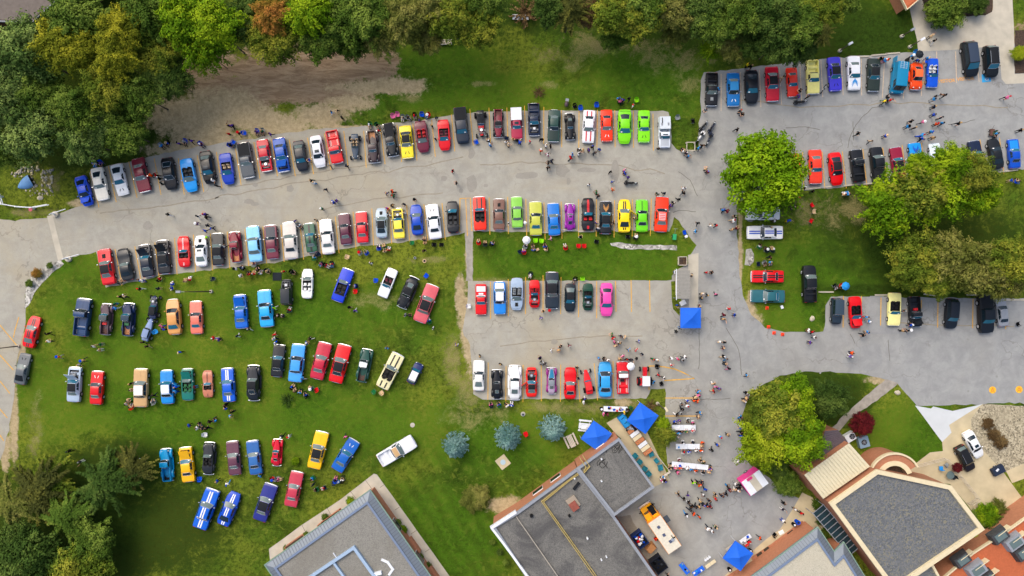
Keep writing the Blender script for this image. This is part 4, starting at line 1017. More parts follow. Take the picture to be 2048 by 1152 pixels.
ROWS['middle car row along the lawn'] = [
 ((207,499),(219,568),'muscle','#d01a2c','red coupe with black vinyl roof and black hood slot','roof=k scoop=k rglass=g bump=r'),
 ((244,498),(257,560),'vette','#20262b','charcoal long-hooded sports coupe','glass=g rglass=k'),
 ((287,490),(297,553),'muscle','#15202f','dark navy coupe with open hood and grey rear glass','open=52 rglass=g'),
 ((324,481),(330,547),'muscle','#11151d','black coupe with open hood','open=50 roof=k'),
 ((366,473),(369,533),'vette','#d0121e','red open roadster with one white stripe','conv=1 thin=w seats=k'),
 ((400,472),(404,532),'modern','#e8ebee','white modern coupe with sunroof','sunroof=1 rglass=g scoop=k'),
 ((434,467),(437,530),'muscle','#161b20','black classic coupe with black cloth roof','roof=k quarter=1 glass=g'),
 ((468,464),(474,524),'oldtruck','#7c1530','burgundy old pickup with orange wood bed','bed=wood'),
 ((505,453),(513,523),'classic','#86c8ea','pale sky blue classic sedan','glass=g rglass=g'),
 ((540,451),(546,517),'muscle','#6b2a3e','plum coupe with navy hood','hood=n rglass=g'),
 ((578,445),(584,517),'muscle','#cfc9c2','pale grey beige coupe','glass=g rglass=k'),
 ((617,448),(624,503),'muscle','#2c5a44','green coupe with black stripes','band=k rglass=g'),
 ((650,440),(658,507),'muscle','#e8e6e2','white coupe with brown rear window','glass=k rglass=g'),
 ((687,428),(693,488),'muscle','#54243a','dark plum coupe with silver rear window','glass=k rglass=g'),
 ((722,424),(726,485),'muscle','#cf1a2e','plain red coupe in the lawn side row','glass=k rglass=g plain=1'),
 ((762,417),(764,475),'modern','#a8bccb','silver blue modern coupe with black roof and hood scoop','roof=k scoop=k'),
 ((794,417),(799,477),'classic','#efdc52','pale yellow classic car with its engine exposed','bay=1 rglass=g'),
 ((831,410),(836,469),'modern','#0f4cb4','blue modern coupe with grey windscreen','glass=g rglass=k'),
 ((863,410),(872,477),'muscle','#e6e9ec','long white coupe with black hood slots','vents=k glass=k rglass=k'),
 ((904,403),(907,465),'sedan','#14191f','black open convertible with four dark seats','conv=1 seats=d'),
 None,
 ((958,394),(961,460),'muscle','#e23a1c','orange red open convertible with black hood stripes','conv=1 outer=k seats=k'),
 ((998,398),(998,459),'muscle','#74564a','brown coupe with pale green rear window','scoop=k glass=k rglass=g'),
 ((1033,396),(1035,453),'wagon','#84c250','pale green square wagon','glass=g'),
 ((1071,404),(1072,470),'muscle','#b8bd50','olive yellow coupe','glass=k rglass=t'),
 ((1106,407),(1109,470),'muscle','#1478c8','blue coupe with white tail','rglass=t'),
 ((1140,408),(1140,460),'vintage','#8f2c98','purple antique coupe with black roof panel','sunroof=1'),
 ((1176,397),(1176,460),'vette','#14161c','black open roadster with a red centre stripe and red seats','conv=1 seats=r band=r'),
 ((1212,403),(1211,467),'muscle','#101318','black coupe with a gold bird painted on the hood','bird=b9803a roof=k rglass=t'),
 ((1249,400),(1248,464),'modern','#f2d40e','yellow modern coupe with black stripes and an open door','stripes=k area=ht dopen=r spoiler=1 rglass=k'),
 ((1284,400),(1284,463),'muscle','#6fce1e','lime coupe with one black hood stripe','thin=k area=h rglass=k bump=l'),
 ((1325,394),(1321,463),'muscle','#e84518','orange coupe with a pink and white roof emblem','panel=1 glass=k rglass=g'),
]
ROWS['upper right car row below the trees'] = [
 ((1423,211),(1424,146),'elcamino','#101216','black car pickup parked at the row end','bed=k scoop=g'),
 ((1467,212),(1466,146),'muscle','#1a72b4','medium blue coupe with a silver hood emblem','vents=w roof=#2486c6'),
 ((1504,206),(1502,141),'modern','#12161e','black modern coupe with a blue windscreen','glass=t'),
 ((1546,202),(1543,134),'muscle','#c01f38','crimson coupe with black roof','roof=k quarter=1 glass=t'),
 ((1587,192),(1583,136),'muscle','#e03c28','small red orange coupe','glass=t rglass=k'),
 ((1627,187),(1625,120),'elcamino','#eae490','cream car pickup with dark bed cover','bed=k'),
 ((1672,181),(1667,115),'muscle','#4a44c8','violet blue coupe with black roof','roof=k vents=k glass=t bump=#4a44c8'),
 ((1709,179),(1707,113),'muscle','#e8ecf2','white coupe with a blue bird painted on the hood','bird=t glass=t rglass=g bump=w'),
 ((1747,182),(1748,117),'muscle','#26332e','dark green coupe with black cloth roof','roof=k'),
 ((1793,186),(1799,126),'van','#1780a8','teal van with roof rack and open rear doors','rack=1 rdoors=1 nocard=1'),
 ((1832,179),(1834,124),'beetle','#e8561c','orange rounded beetle-shaped car with a sunroof','nocard=1 roof=#ef6a30'),
 ((1865,172),(1866,119),'muscle','#0e56c8','blue open car with white trunk','conv=1 seats=w'),
 ((1944,152),(1935,84),'minivan','#10141a','black minivan','glass=t roof=#2a3a50 nocard=1'),
 ((1984,153),(1979,92),'suv','#0d1114','black crossover with chrome side rail','glass=t nocard=1 roof=k rails=1'),
]
ROWS['right car row between the trees'] = [
 ((1591,372),(1588,308),'muscle','#e8451c','orange coupe half hidden under the big maple','nocard=1'),
 ((1632,367),(1630,300),'muscle','#e84a34','coral red coupe with blue windscreen','glass=t'),
 ((1675,369),(1668,306),'modern','#d4121c','red modern coupe with black roof','roof=k rglass=k glass=k'),
 ((1711,300),(1718,363),'pickup60','#12161b','black classic pickup with dark bed','bed=k'),
 ((1751,295),(1758,362),'pickup','#101419','black modern pickup with covered bed','bed=cover glass=g'),
 ((1791,295),(1800,357),'muscle','#8a1c3c','cherry red coupe with black roof','roof=k'),
 ((1829,286),(1836,350),'muscle','#1c94da','light blue coupe with hood emblem beside the maple','bird=b'),
 ((1869,287),(1876,345),'muscle','#d8e6ee','white coupe partly covered by the maple','roof=k'),
 ((1948,282),(1958,345),'muscle','#15233c','navy coupe mostly under the maple branches',''),
 ((1986,278),(1996,337),'modern','#15191c','black coupe with a white card','glass=k'),
 ((2027,280),(2031,334),'muscle','#0f52b8','blue coupe with pale blue hood at the picture edge','hood=t'),
]
ROWS['cars on the grass by the road'] = [
 ((1492,427),(1559,427),'muscle','#f4f4f0','white coupe lying under the edge of the big maple','rglass=t'),
 ((1495,465),(1565,465),'muscle','#f6f6f2','white coupe with two blue stripes','stripes=b glass=k rglass=k'),
 ((1503,553),(1567,553),'muscle','#cf1520','red coupe with two black stripes','stripes=k rglass=k'),
 ((1502,592),(1569,593),'muscle','#2a5e68','teal green coupe with large glass','rglass=t glass=g'),
 ((1617,532),(1619,604),'pickup','#0e1115','black pickup alone on the grass','bed=k glass=g'),
]
ROWS['lower right car row'] = [
 ((1672,647),(1674,597),'jeep','#23303c','dark square off-road car','glass=t roof=#2c4050 nocard=1'),
 ((1713,655),(1709,594),'modern','#d40f1c','red open convertible with its hood up','conv=1 open=35 seats=k'),
 ((1788,651),(1790,586),'muscle','#eae6a0','cream yellow open convertible','conv=1 seats=k'),
 ((1832,653),(1828,594),'pickup60','#101318','black pickup with open hood','bed=k open=45 load=r'),
 ((1901,656),(1905,598),'suv','#141b24','dark blue small hatchback','glass=t nocard=1'),
 ((1972,665),(1969,590),'pickup','#0f141b','large black crew cab pickup with covered bed','bed=cover glass=t nocard=1'),
 ((2001,598),(2007,652),'sedan','#8f959e','silver grey sedan','glass=k nocard=1 rglass=k'),
]
ROWS['centre lot, upper row'] = [
 ((962,629),(962,569),'elcamino','#d41420','red car pickup with white and red bed panels','bed=cover cov=r panels=1 bump=r nocard=1'),
 ((1000,628),(999,564),'classic','#2a86d6','blue classic car with white roof and white rear','roof=w quarter=1 trunk=w'),
 ((1033,619),(1034,557),'modern','#9fb4cc','silver blue open convertible with a black hood slot','conv=1 seats=g scoop=k'),
 ((1069,614),(1069,561),'vette','#d0141c','red small open sports car with hood off','conv=1 bay=1 seats=r'),
 ((1104,617),(1104,545),'classic','#1f2b36','long dark slate classic car with chrome lined hood','roof=k glass=g'),
 ((1140,619),(1141,571),'modern','#141f25','small dark teal black convertible with closed roof','roof=k'),
 ((1176,618),(1176,569),'vette','#12402f','dark green small sports car with engine showing','conv=1 bay=1 seats=k'),
 ((1213,631),(1213,567),'sedan','#e055a8','bright pink sedan','glass=t rglass=k nocard=1'),
]
ROWS['centre lot, lower row'] = [
 ((958,722),(957,781),'fastback','#e4e6e2','cream white smooth coupe','glass=k rglass=g'),
 ((994,740),(994,798),'vintage','#0d1016','black antique coupe with wide fenders','roof=k'),
 ((1030,731),(1029,800),'fat40','#e9ebec','white forties sedan with grey windows','glass=k rglass=g'),
 ((1063,736),(1063,793),'vette','#dc2a1e','red sports car with blown engine and open door','engine=1 bay=1 dopen=l roof=k'),
 ((1103,738),(1103,786),'vintage','#b9a6be','antique car with grey fabric top and purple fenders','roof=#7f8890 fenders=#8a2c78 hood=#2a7a9c'),
 ((1141,736),(1140,797),'vette','#d21420','red long nosed sports coupe','glass=g'),
 ((1171,740),(1180,788),'hotrod','#dc2830','red open wheeled hot rod','roof=#d8262e'),
 ((1210,725),(1210,793),'sedan','#3a9cd6','sky blue sedan with three people at its nose','glass=k rglass=k'),
 ((1245,724),(1246,787),'pickup60','#cf1a2c','red pickup with white roof and striped bed','roof=w bed=redstrip load=k rail=1'),
]
ROWS['cars at the lawn edge by the left road'] = [
 ((71,634),(57,694),'modern','#dc1426','red sports coupe with twin dark stripes','stripes=d glass=g rglass=g'),
 ((50,708),(39,768),'coupe80','#5d6468','grey wedge coupe','louver=1 rglass=k vents=k glass=g'),
]
ROWS['first lawn row'] = [
 ((170,598),(162,671),'pickup60','#1f3f66','faded blue pickup with rusty pale bed','bed=g'),
 ((214,608),(210,669),'oldtruck','#54414a','brown primer old pickup with dark plank bed','bed=woodd load=r roof=#4a5458'),
 ((258,607),(255,671),'oldtruck','#15284c','navy old pickup with pale wood bed','bed=wood load=e roof=#2c4052'),
 ((309,592),(305,637),'hotrod','#2a3556','blue and red hot rod with chrome engine','engine=1 roof=k'),
 ((300,645),(291,674),'hotrod','#7f93b8','small grey blue square bodied buggy','roof=#8296bb'),
 ((345,599),(351,668),'sedan','#d09a5e','tan gold coupe with pale rear window','glass=k rglass=t bump=w nocard=1'),
 ((391,603),(394,667),'muscle','#dc7a6a','salmon pink coupe','glass=k rglass=t'),
 ((479,590),(484,656),'muscle','#1268c4','blue coupe with hood up and white card on roof','open=30'),
 ((528,581),(535,653),'muscle','#2ba8e0','turquoise blue coupe with black windows','glass=k rglass=k'),
 ((573,560),(574,609),'jeep','#1a222a','dark off-road car with the hood lifted off','bay=1'),
 ((615,539),(614,596),'sedan','#f2f3f0','white open convertible with grey cabin','conv=1 seats=w glass=g'),
 ((697,539),(674,602),'muscle','#1242c4','royal blue open convertible with folded black top','conv=1 seats=k top=k'),
 ((764,593),(786,539),'muscle','#e9edf2','white open convertible with dark red seats','conv=1 seats=m 2s=1'),
 ((803,615),(829,555),'fat40','#10151a','black forties car with chrome bumpers','roof=k'),
 ((866,571),(839,643),'wagon','#c8606a','long rose pink hardtop with black roof','roof=k quarter=1 glass=g rglass=g'),
]
ROWS['second lawn row'] = [
 ((150,735),(147,803),'muscle','#a8bcd2','pale blue coupe with black roof and open hood','open=62 roof=k rglass=g'),
 ((195,743),(192,808),'muscle','#cf1520','red coupe with two pale hood vents','vents=w rglass=g'),
 ((282,738),(282,813),'wagon','#bf9f72','long tan hardtop with white roof','roof=w glass=g rglass=k'),
 ((333,741),(336,807),'classic','#1a8ad0','blue fifties car with white roof','roof=w quarter=1 dopen=r'),
 ((374,738),(376,800),'classic','#167066','teal green car with hood open and fabric seats','open=30 conv=1 seats=e'),
 ((414,742),(416,794),'vette','#b87a62','copper small roadster with thin black stripes','conv=1 2s=1 thin=k seats=k'),
 ((454,737),(459,803),'muscle','#0f5fc8','blue coupe with two white stripes','stripes=w rglass=g area=ht'),
 ((507,731),(507,801),'fat40','#161c24','charcoal forties coupe','roof=k glass=g'),
 ((559,690),(553,753),'muscle','#0f141c','black hardtop coupe beside the light blue wagon','roof=k'),
 ((598,689),(590,763),'wagon','#4a9fe0','light blue long hardtop','glass=k'),
 ((651,686),(633,757),'muscle','#b82c46','raspberry red coupe with grey windows','glass=g rglass=g'),
 ((690,690),(671,764),'muscle','#d41220','bright red coupe with black vinyl roof','roof=k glass=g rglass=k'),
 ((735,699),(722,763),'oldtruck','#1f4a42','green old pickup with white roof and rusty bed','roof=w bed=woodd'),
 ((797,709),(764,775),'muscle','#e2dcac','cream open convertible with black stripes','conv=1 outer=k area=ht seats=k'),
 ((839,728),(821,766),'mini','#1c2c5c','tiny car with blue hood and white roof','roof=w nocard=1'),
]
ROWS['third lawn row'] = [
 ((331,898),(336,962),'oldtruck','#0e8cc0','turquoise old pickup with black bed','bed=k'),
 ((370,895),(378,963),'muscle','#eeb408','golden yellow coupe with hood up','open=28 rglass=k'),
 ((419,885),(416,949),'fat40','#23272e','dark grey rounded convertible','conv=1 seats=k'),
 ((464,883),(471,949),'muscle','#5e3a4a','dusty plum coupe','glass=g rglass=g'),
 ((504,882),(513,948),'muscle','#2c62a0','steel blue coupe','glass=g roof=#2d68aa'),
 ((555,879),(552,932),'vintage','#c81438','bright crimson antique coupe with black roof panel','sunroof=1'),
 ((645,864),(628,936),'muscle','#efbd10','golden yellow coupe with black roof','roof=k glass=g rglass=g'),
 ((709,881),(673,940),'muscle','#1a64b4','blue coupe angled beside the white pickup','vents=w rglass=g'),
 ((828,881),(759,922),'elcamino','#e2e6ea','white car pickup with brown roof','roof=h bed=w'),
 ((595,944),(581,1012),'muscle','#b84256','dusty rose coupe','glass=g rglass=g'),
 ((543,969),(519,1040),'muscle','#2c3480','indigo coupe with dark roof','roof=k glass=g'),
 ((427,978),(399,1057),'wagon','#0c62c8','large blue car with white stripes and exposed front engine','stripes=w glass=g'),
 ((471,986),(446,1049),'modern','#1250b8','small blue coupe with white stripes','stripes=w glass=g'),
]
ROWS['driveway'] = [
 ((1961,914),(1934,864),'sedan','#e6eaec','white sedan with sunroof on the driveway','sunroof=1 glass=k rglass=k nocard=1'),
 ((1943,941),(1918,893),'suv','#150f12','black sports car with a red line on its rear','glass=k roof=k rails=1 nocard=1'),
]
for rn, row in ROWS.items():
    prev = None
    for c in row:
        if c is None: prev = None; continue
        root = make_car(*c)
        CARS[-1]['row'] = rn
        if prev is not None: CARS[-1]['left'] = prev
        prev = len(CARS) - 1
SHORT = lambda p: ' '.join(p.split(' with ')[0].split()[:4])
used = {}
for i, c in enumerate(CARS):
    ph = c['phrase']; nb = c.get('left'); lab = ph
    if nb is not None and len(ph.split()) <= 9: lab = ph + ' beside the ' + SHORT(CARS[nb]['phrase'])
    if len(lab.split()) > 16 or len(lab.split()) < 4: lab = ph if len(ph.split()) >= 4 else ph + ' in the ' + c['row']
    if lab in used: lab = ph + ', ' + c['row']
    lab = ' '.join(lab.split()[:16])
    used[lab] = 1
    ty = c['root'].name.split('.')[0]
    thing(c['root'], lab, {'pickup_truck': 'pickup truck', 'van': 'van', 'minivan': 'minivan', 'hot_rod': 'hot rod', 'sport_utility_car': 'car', 'off_road_car': 'off-road car'}.get(ty, 'car'), "vehicles in the " + c['row'].replace('cars ', ''))
    LAND.append((c['x'], c['y'], ph))
# stall lines between neighbours
def stall_lines(rn, skip=(), ext=.35, m=M_LINE, both=True, L=5.6):
    row = [c for c in CARS if c['row'] == rn]; row.sort(key=lambda c: c['x'])
    for a, b in zip(row, row[1:]):
        if abs(a['x']-b['x']) > 4.2: continue
        mx, my = (a['x']+b['x'])/2, (a['y']+b['y'])/2
        ax, bx = a['ang'] % math.pi, b['ang'] % math.pi
        an = (ax+bx)/2
        my2 = my - .25
        d = Vector((math.cos(an), math.sin(an)))
        p = Vector((mx, my2))
        mb = MB(); nn = Vector((-d.y, d.x))*.055
        q0, q1 = p - d*L/2, p + d*L/2
        mb.poly([(q0.x+nn.x, q0.y+nn.y, .02), (q0.x-nn.x, q0.y-nn.y, .02), (q1.x-nn.x, q1.y-nn.y, .02), (q1.x+nn.x, q1.y+nn.y, .02)])
        struct(O("parking_line", mb.mesh("parking_line"), None, m))
for rn in ('upper car row beside the bare earth', 'middle car row along the lawn', 'centre lot, upper row', 'centre lot, lower row'): stall_lines(rn)
stall_lines('upper right car row below the trees', m=M_LINE_W); stall_lines('right car row between the trees', m=M_LINE)
for x0, y0, y1 in ((1262,560,624),(1299,560,624),(1231,562,624)): strip("parking_line", [(x0, y0), (x0+1, y1)], .12, .02, M_LINE)
for x0, y0, y1 in ((1687,592,655),(1723,592,640),(1762,595,651),(1843,600,618),(1876,594,655),(1946,598,656),(2012,640,658),(1698,0,0)):
    if y1: strip("parking_line", [(x0, y0), (x0-1, y1)], .13, .02, M_LINE)
# ------------------------------------------------------------------ trees and shrubs
def leaf_material(key, dark, mid, light):
    m, nt, b = new_mat("leaves_" + key)
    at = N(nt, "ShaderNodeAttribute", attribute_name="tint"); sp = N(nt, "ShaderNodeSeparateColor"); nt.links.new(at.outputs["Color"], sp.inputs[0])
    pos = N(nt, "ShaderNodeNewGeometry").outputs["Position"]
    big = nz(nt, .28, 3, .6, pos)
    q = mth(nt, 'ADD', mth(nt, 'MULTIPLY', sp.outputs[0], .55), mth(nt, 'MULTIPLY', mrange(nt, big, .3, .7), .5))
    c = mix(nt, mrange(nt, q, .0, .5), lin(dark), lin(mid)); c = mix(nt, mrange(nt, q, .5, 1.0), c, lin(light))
    nt.links.new(c, b.inputs["Base Color"]); b.inputs["Roughness"].default_value = .8; b.inputs["Specular IOR Level"].default_value = .06
    return m
LEAF = {k: leaf_material(k, *v) for k, v in dict(
    maple=('#28440a', '#567a10', '#94ac1e'), bigmaple=('#3a5808', '#5c820e', '#86a41a'), green=('#25380e', '#486220', '#788c38'), willow=('#2c4018', '#506a30', '#84984e'),
    yellow=('#3c4a14', '#70781e', '#a8a42c'), orange=('#4a4c18', '#7e6c26', '#b87c3c'), olive=('#363e12', '#5e662a', '#8c8a46'), dark=('#203012', '#38501e', '#5c7030'),
    spruce=('#2c4c48', '#557a76', '#8aaaa4'), red=('#36100f', '#561a20', '#7a2628'), juniper=('#262e14', '#454a20', '#777632'), lime=('#4a6610', '#7c9218', '#aab42c'), brown=('#3c301c', '#5e4a30', '#84704a'), turn=('#2f4410', '#586c20', '#929432')).items()}
M_BARK = mat("tree_bark", '#4d4237', rough=.95, vary=.2, vscale=5)

def crown_mesh(kind, seed):
    R = random.Random(seed); vs = []; fs = []; tint = []
    def leaf(p, nrm, s, t, el=1.0):
        n = nrm.normalized(); a = n.orthogonal().normalized(); a.rotate(Matrix.Rotation(R.uniform(0, 6.28), 3, n)); c = n.cross(a)
        b = len(vs); k = s*R.uniform(.7, 1.25)
        for (u, w) in ((-1.0, 0), (0, -.6), (1.0*el, 0), (0, .6)):
            q = p + a*(u*k) + c*(w*k) + n*(R.uniform(-.12, .12)*k); vs.append(tuple(q))
        fs.append((b, b+1, b+2, b+3)); tint.append(t)
    if kind == 'broad' or kind == 'fine' or kind == 'lobed':
        ncl, ls, rc0, nl = {'broad': (170, .046, .165, 92), 'fine': (240, .036, .13, 72), 'lobed': (110, .050, .20, 120)}[kind]
        off = Vector((R.uniform(0, 50),)*3)
        for i in range(ncl):
            th = i*2.39996 + R.uniform(-.25, .25); cz = 1 - (i+.5)/ncl*1.35
            sr = math.sqrt(max(0, 1-min(1, abs(cz))**2)); d = Vector((sr*math.cos(th), sr*math.sin(th), cz))
            rad = .82*(1 + .62*noise.noise(d*1.9 + off)) * (R.uniform(.72, 1.08) if R.random() < .8 else R.uniform(.45, .7))
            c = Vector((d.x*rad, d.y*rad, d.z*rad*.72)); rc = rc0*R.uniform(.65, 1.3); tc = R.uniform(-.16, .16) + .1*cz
            rdir = Vector((d.x, d.y, 0)); rdir = rdir.normalized() if rdir.length > .01 else Vector((1, 0, 0)); el_ = {'broad': .35, 'fine': .5, 'lobed': 1.3}[kind]*R.uniform(.6, 1.4)*min(1, sr+.2)
            for k in range(int(nl*(rc/rc0)**1.5)):
                dd = Vector((R.gauss(0, 1), R.gauss(0, 1), R.gauss(.35, .9))).normalized()
                q_ = Vector((dd.x*rc, dd.y*rc, dd.z*rc*.62)); al = q_.dot(rdir); q_ += rdir*(al*el_) - Vector((q_.x - rdir.x*al, q_.y - rdir.y*al, 0))*min(.45, .35*el_)*(1 if al > 0 else .3)
                p = c + q_*R.uniform(.7, 1.28)
                leaf(p, dd + Vector((R.uniform(-.7, .7), R.uniform(-.7, .7), R.uniform(0, .9))), ls, min(1, max(0, .48 + tc*1.5 + R.uniform(-.34, .34) + .30*dd.z)))  # random leaf tone, plus top light put into the colour of upward leaves
    elif kind == 'spruce':
        for L_ in range(13):
            t = L_/12; z = .95 - 1.75*t; rad = .10 + .90*t**.8; nb = int(6 + 16*t)
            for b_ in range(nb):
                th = 2*math.pi*b_/nb + L_*.7 + R.uniform(-.15, .15); rr = rad*R.uniform(.82, 1.06); tc = R.uniform(-.15, .15)
                for k in range(int(9 + 12*t)):
                    q = R.uniform(.25, 1.0)**.8; w = .10*(1-q*.5)
                    side = R.uniform(-w, w)
                    p = Vector((math.cos(th)*rr*q - math.sin(th)*side, math.sin(th)*rr*q + math.cos(th)*side, z - .16*q*q + R.uniform(-.03, .05)))
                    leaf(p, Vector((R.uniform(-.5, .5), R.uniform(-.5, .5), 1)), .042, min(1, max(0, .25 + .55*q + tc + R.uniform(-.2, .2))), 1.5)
    elif kind == 'sprawl':
        for b_ in range(60):
            th = R.uniform(0, 6.28); ln = R.uniform(.4, 1.05); bend = R.uniform(-.5, .5); tc = R.uniform(-.22, .22); z0 = R.uniform(-.1, .5)
            for k in range(95):
                q = R.uniform(.1, 1); a = th + bend*q*.6; w = .10*(1.1-q)
                p = Vector((math.cos(a)*ln*q - math.sin(a)*R.uniform(-w, w)*1.4, math.sin(a)*ln*q + math.cos(a)*R.uniform(-w, w)*1.4, z0*(1-q*.6) + .35*(1-q) + R.uniform(-.05, .05)))
                leaf(p, Vector((math.cos(a)*.4+R.uniform(-.5, .5), math.sin(a)*.4+R.uniform(-.5, .5), 1)), .040, min(1, max(0, .35 + tc + .3*q + R.uniform(-.25, .25))), 1.6)
    elif kind == 'twig':
        for b_ in range(46):
            th = R.uniform(0, 6.28); ln = R.uniform(.6, 1.0); up = R.uniform(.2, 1.1)
            for k in range(9):
                q = (k+1)/9; leaf(Vector((math.cos(th)*ln*q, math.sin(th)*ln*q, up*q-.4*q*q)), Vector((R.uniform(-1, 1), R.uniform(-1, 1), 1)), .07, min(1, max(0, .5+R.uniform(-.4, .5))), 2)
    me = bpy.data.meshes.new("crown"); me.from_pydata(vs, [], fs); me.materials.append(None)
    ca = me.color_attributes.new("tint", 'FLOAT_COLOR', 'CORNER')
    arr = []
    for t in tint: arr += [t, t, t, 1]*4
    ca.data.foreach_set("color", arr); me.update()
    return me
def trunk_mesh(seed):
    R = random.Random(seed); mb = MB()
    mb.tube([(0, 0, 0), (.01, 0, .5), (0, .02, 1.0), (.02, 0, 1.5)], [.060, .042, .030, .012], 8)
    for k in range(7):
        a = k*2.4; z = .75 + .1*k; l = R.uniform(.4, .7)
        mb.tube([(0, 0, z), (l*.45*math.cos(a), l*.45*math.sin(a), z+.2), (l*math.cos(a), l*math.sin(a), z+.35)], [.024, .016, .006], 5)
    return mb.mesh("trunk", 60)

def add_tree(px, py, rpx, h, leaf, kind, label, cat='tree', name='broadleaf_tree', group=None, sx=1.0, rot=None, sz=1.0):
    R_ = rpx*(CAM_H-h)/FPX
    x, y = P(px, py, h)
    var = RND.randrange(3)
    me = cached(('crown', kind, var), lambda: crown_mesh(kind, 100+var*7+len(kind)))
    root = empty(name, (x, y, 0), RND.uniform(0, 6.28) if rot is None else rot)
    zc = max(h - .25*R_, R_*.5*sz)
    if kind == 'twig': zc = .1
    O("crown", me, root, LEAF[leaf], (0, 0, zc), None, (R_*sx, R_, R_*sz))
    tm = cached(('trunk', var), lambda: trunk_mesh(var))
    O("trunk", tm, root, M_BARK, None, None, (min(1, R_*.22)*5*(.5 if R_ > 3 else .35), min(1, R_*.22)*5*(.5 if R_ > 3 else .35), (zc+.15*R_)/1.5))
    thing(root, label, cat, group)
    return root
W1 = "tree in the wood at the upper left"
FOREST = [
 # px py r h leaf kind label
 (40,100,72,10,'willow','fine',"pale green willow below the brown roof corner"), (-10,190,60,9,'willow','fine',"grey green willow at the picture edge below the brown roof"),
 (75,190,52,8,'green','fine',"green willow between two dark gaps left of the wood"), (50,262,66,8,'willow','fine',"pale willow at the lower end of the wood by the round lawn"),
 (-5,290,46,7,'green','fine',"green willow crown cut by the picture edge"), (150,215,52,9,'green','fine',"broad green crown in the middle of the left wood"),
 (160,280,48,7,'willow','fine',"pale green crown above the blue sports coupe"), (245,262,48,7,'green','fine',"low green crown at the wood corner beside the bare earth"),
 (200,250,40,7,'willow','fine',"small willow crown behind the wood corner"), (110,85,46,11,'yellow','lobed',"yellow green crown beside the brown roof gable"),
 (140,30,52,11,'green','lobed',"dark green crown at the top beside the brown building"), (235,60,48,12,'yellow','fine',"bright yellow topped crown near the top edge"),
 (150,95,46,11,'yellow','fine',"yellow crown with long lobe left of the wood"), (225,115,44,12,'yellow','fine',"yellow crown in the middle of the upper wood"), (215,175,50,10,'turn','fine',"olive green crown below the yellow crowns"),
 (270,185,48,9,'green','fine',"dark crown leaning over the bare earth"), (310,110,46,9,'turn','fine',"olive crown left of the vivid maple"), (330,150,42,8,'dark','broad',"dark low crown above the bare earth"),
 (290,20,46,11,'green','lobed',"green crown at the top edge left of the vivid maple"),
 (365,35,58,11,'maple','broad',"vivid yellow green maple at the top edge"), (425,50,52,11,'maple','broad',"second vivid maple touching the first"), (400,95,42,9,'maple','lobed',"lower vivid maple with orange leaves above the bare earth"),
 (375,85,14,10,'orange','lobed',"small orange leaved branch in the vivid maple"), (480,40,44,9,'dark','broad',"dark crown between the vivid and the orange maple"),
 (540,28,40,11,'orange','fine',"orange turning maple at the top edge"), (548,78,52,9,'turn','fine',"olive yellow maple below the orange one"), (515,60,40,9,'turn','fine',"olive crown left of the orange maple"),
 (610,20,42,11,'maple','lobed',"bright green crown right of the orange maple"), (640,68,48,8,'green','broad',"dark green crown at the edge of the bare earth"), (688,40,50,9,'green','broad',"dark green crown behind the raked soil"),
 (735,30,50,10,'green','broad',"mid green crown at the top centre left"), (760,70,40,8,'olive','fine',"olive brown crown above the raked soil end"), (810,35,52,10,'olive','fine',"olive crown with brownish leaves at the top"),
 (850,72,38,7,'olive','fine',"low olive crown beside the log pile"), (700,84,34,6,'green','broad',"low green shrubby tree at the raked soil edge"),
 (905,30,50,10,'turn','fine',"yellow green crown above the log pile"), (955,50,48,9,'turn','fine',"yellow green crown overhanging the bright lawn"), (965,-10,50,10,'green','fine',"green crown at the top edge near the dead bush"),
 (870,5,40,10,'olive','broad',"olive crown at the top edge behind the log pile"),
 (1098,14,34,8,'dark','broad',"dark crown right of the grey dead bush"), (1140,22,46,8,'juniper','sprawl',"yellow olive spruce like tree above the dry grass"), (1178,25,30,6,'brown','fine',"brownish thicket beside the olive spruce"),
 (1235,20,50,9,'turn','broad',"yellow green crown at the top middle right"), (1228,68,30,6,'green','broad',"bright low crown hanging over the dry grass"), (1285,30,46,8,'turn','broad',"yellow tipped crown at the top edge over the lawn"),
 (1290,-8,50,9,'green','broad',"green crown cut by the top edge right of centre"), (1350,18,44,8,'olive','fine',"brown green crown at the top over the lawn"), (1355,62,30,5,'olive','fine',"low brown olive bush at the lawn edge"),
 (1405,20,42,8,'dark','broad',"dark crown at the top behind the bare branches"), (1440,45,44,8,'green','fine',"thin green crown with bare branches"), (1490,20,48,9,'green','fine',"grey green crown at the top right of the lawn"),
 (1422,100,18,4,'maple','lobed',"small bright sapling above the black car pickup"), (1470,95,34,5,'olive','fine',"brown undergrowth tree above the blue coupe"), (1505,85,32,6,'dark','fine',"dark crown above the black modern coupe"),
 (1550,25,50,10,'dark','broad',"dark green crown at the top above the red cars"), (1560,80,46,8,'dark','broad',"dark green crown above the small red orange coupe"), (1600,50,44,9,'green','broad',"green crown above the cream car pickup"),
 (1605,95,32,6,'dark','broad',"low dark crown touching the cream car pickup"), (1645,65,30,9,'juniper','sprawl',"yellow green spruce at the right edge of the wood"), (1650,18,40,9,'turn','fine',"olive crown at the top beside the right lawn"),
 (1690,-5,34,8,'green','broad',"green crown cut by the top edge beside the right lawn"),
]
for i, q in enumerate(FOREST):
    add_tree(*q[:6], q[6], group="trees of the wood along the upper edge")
add_tree(1536,344,90,6,'bigmaple','fine',"big round light green maple over the right road", name='maple_tree', rot=.3)
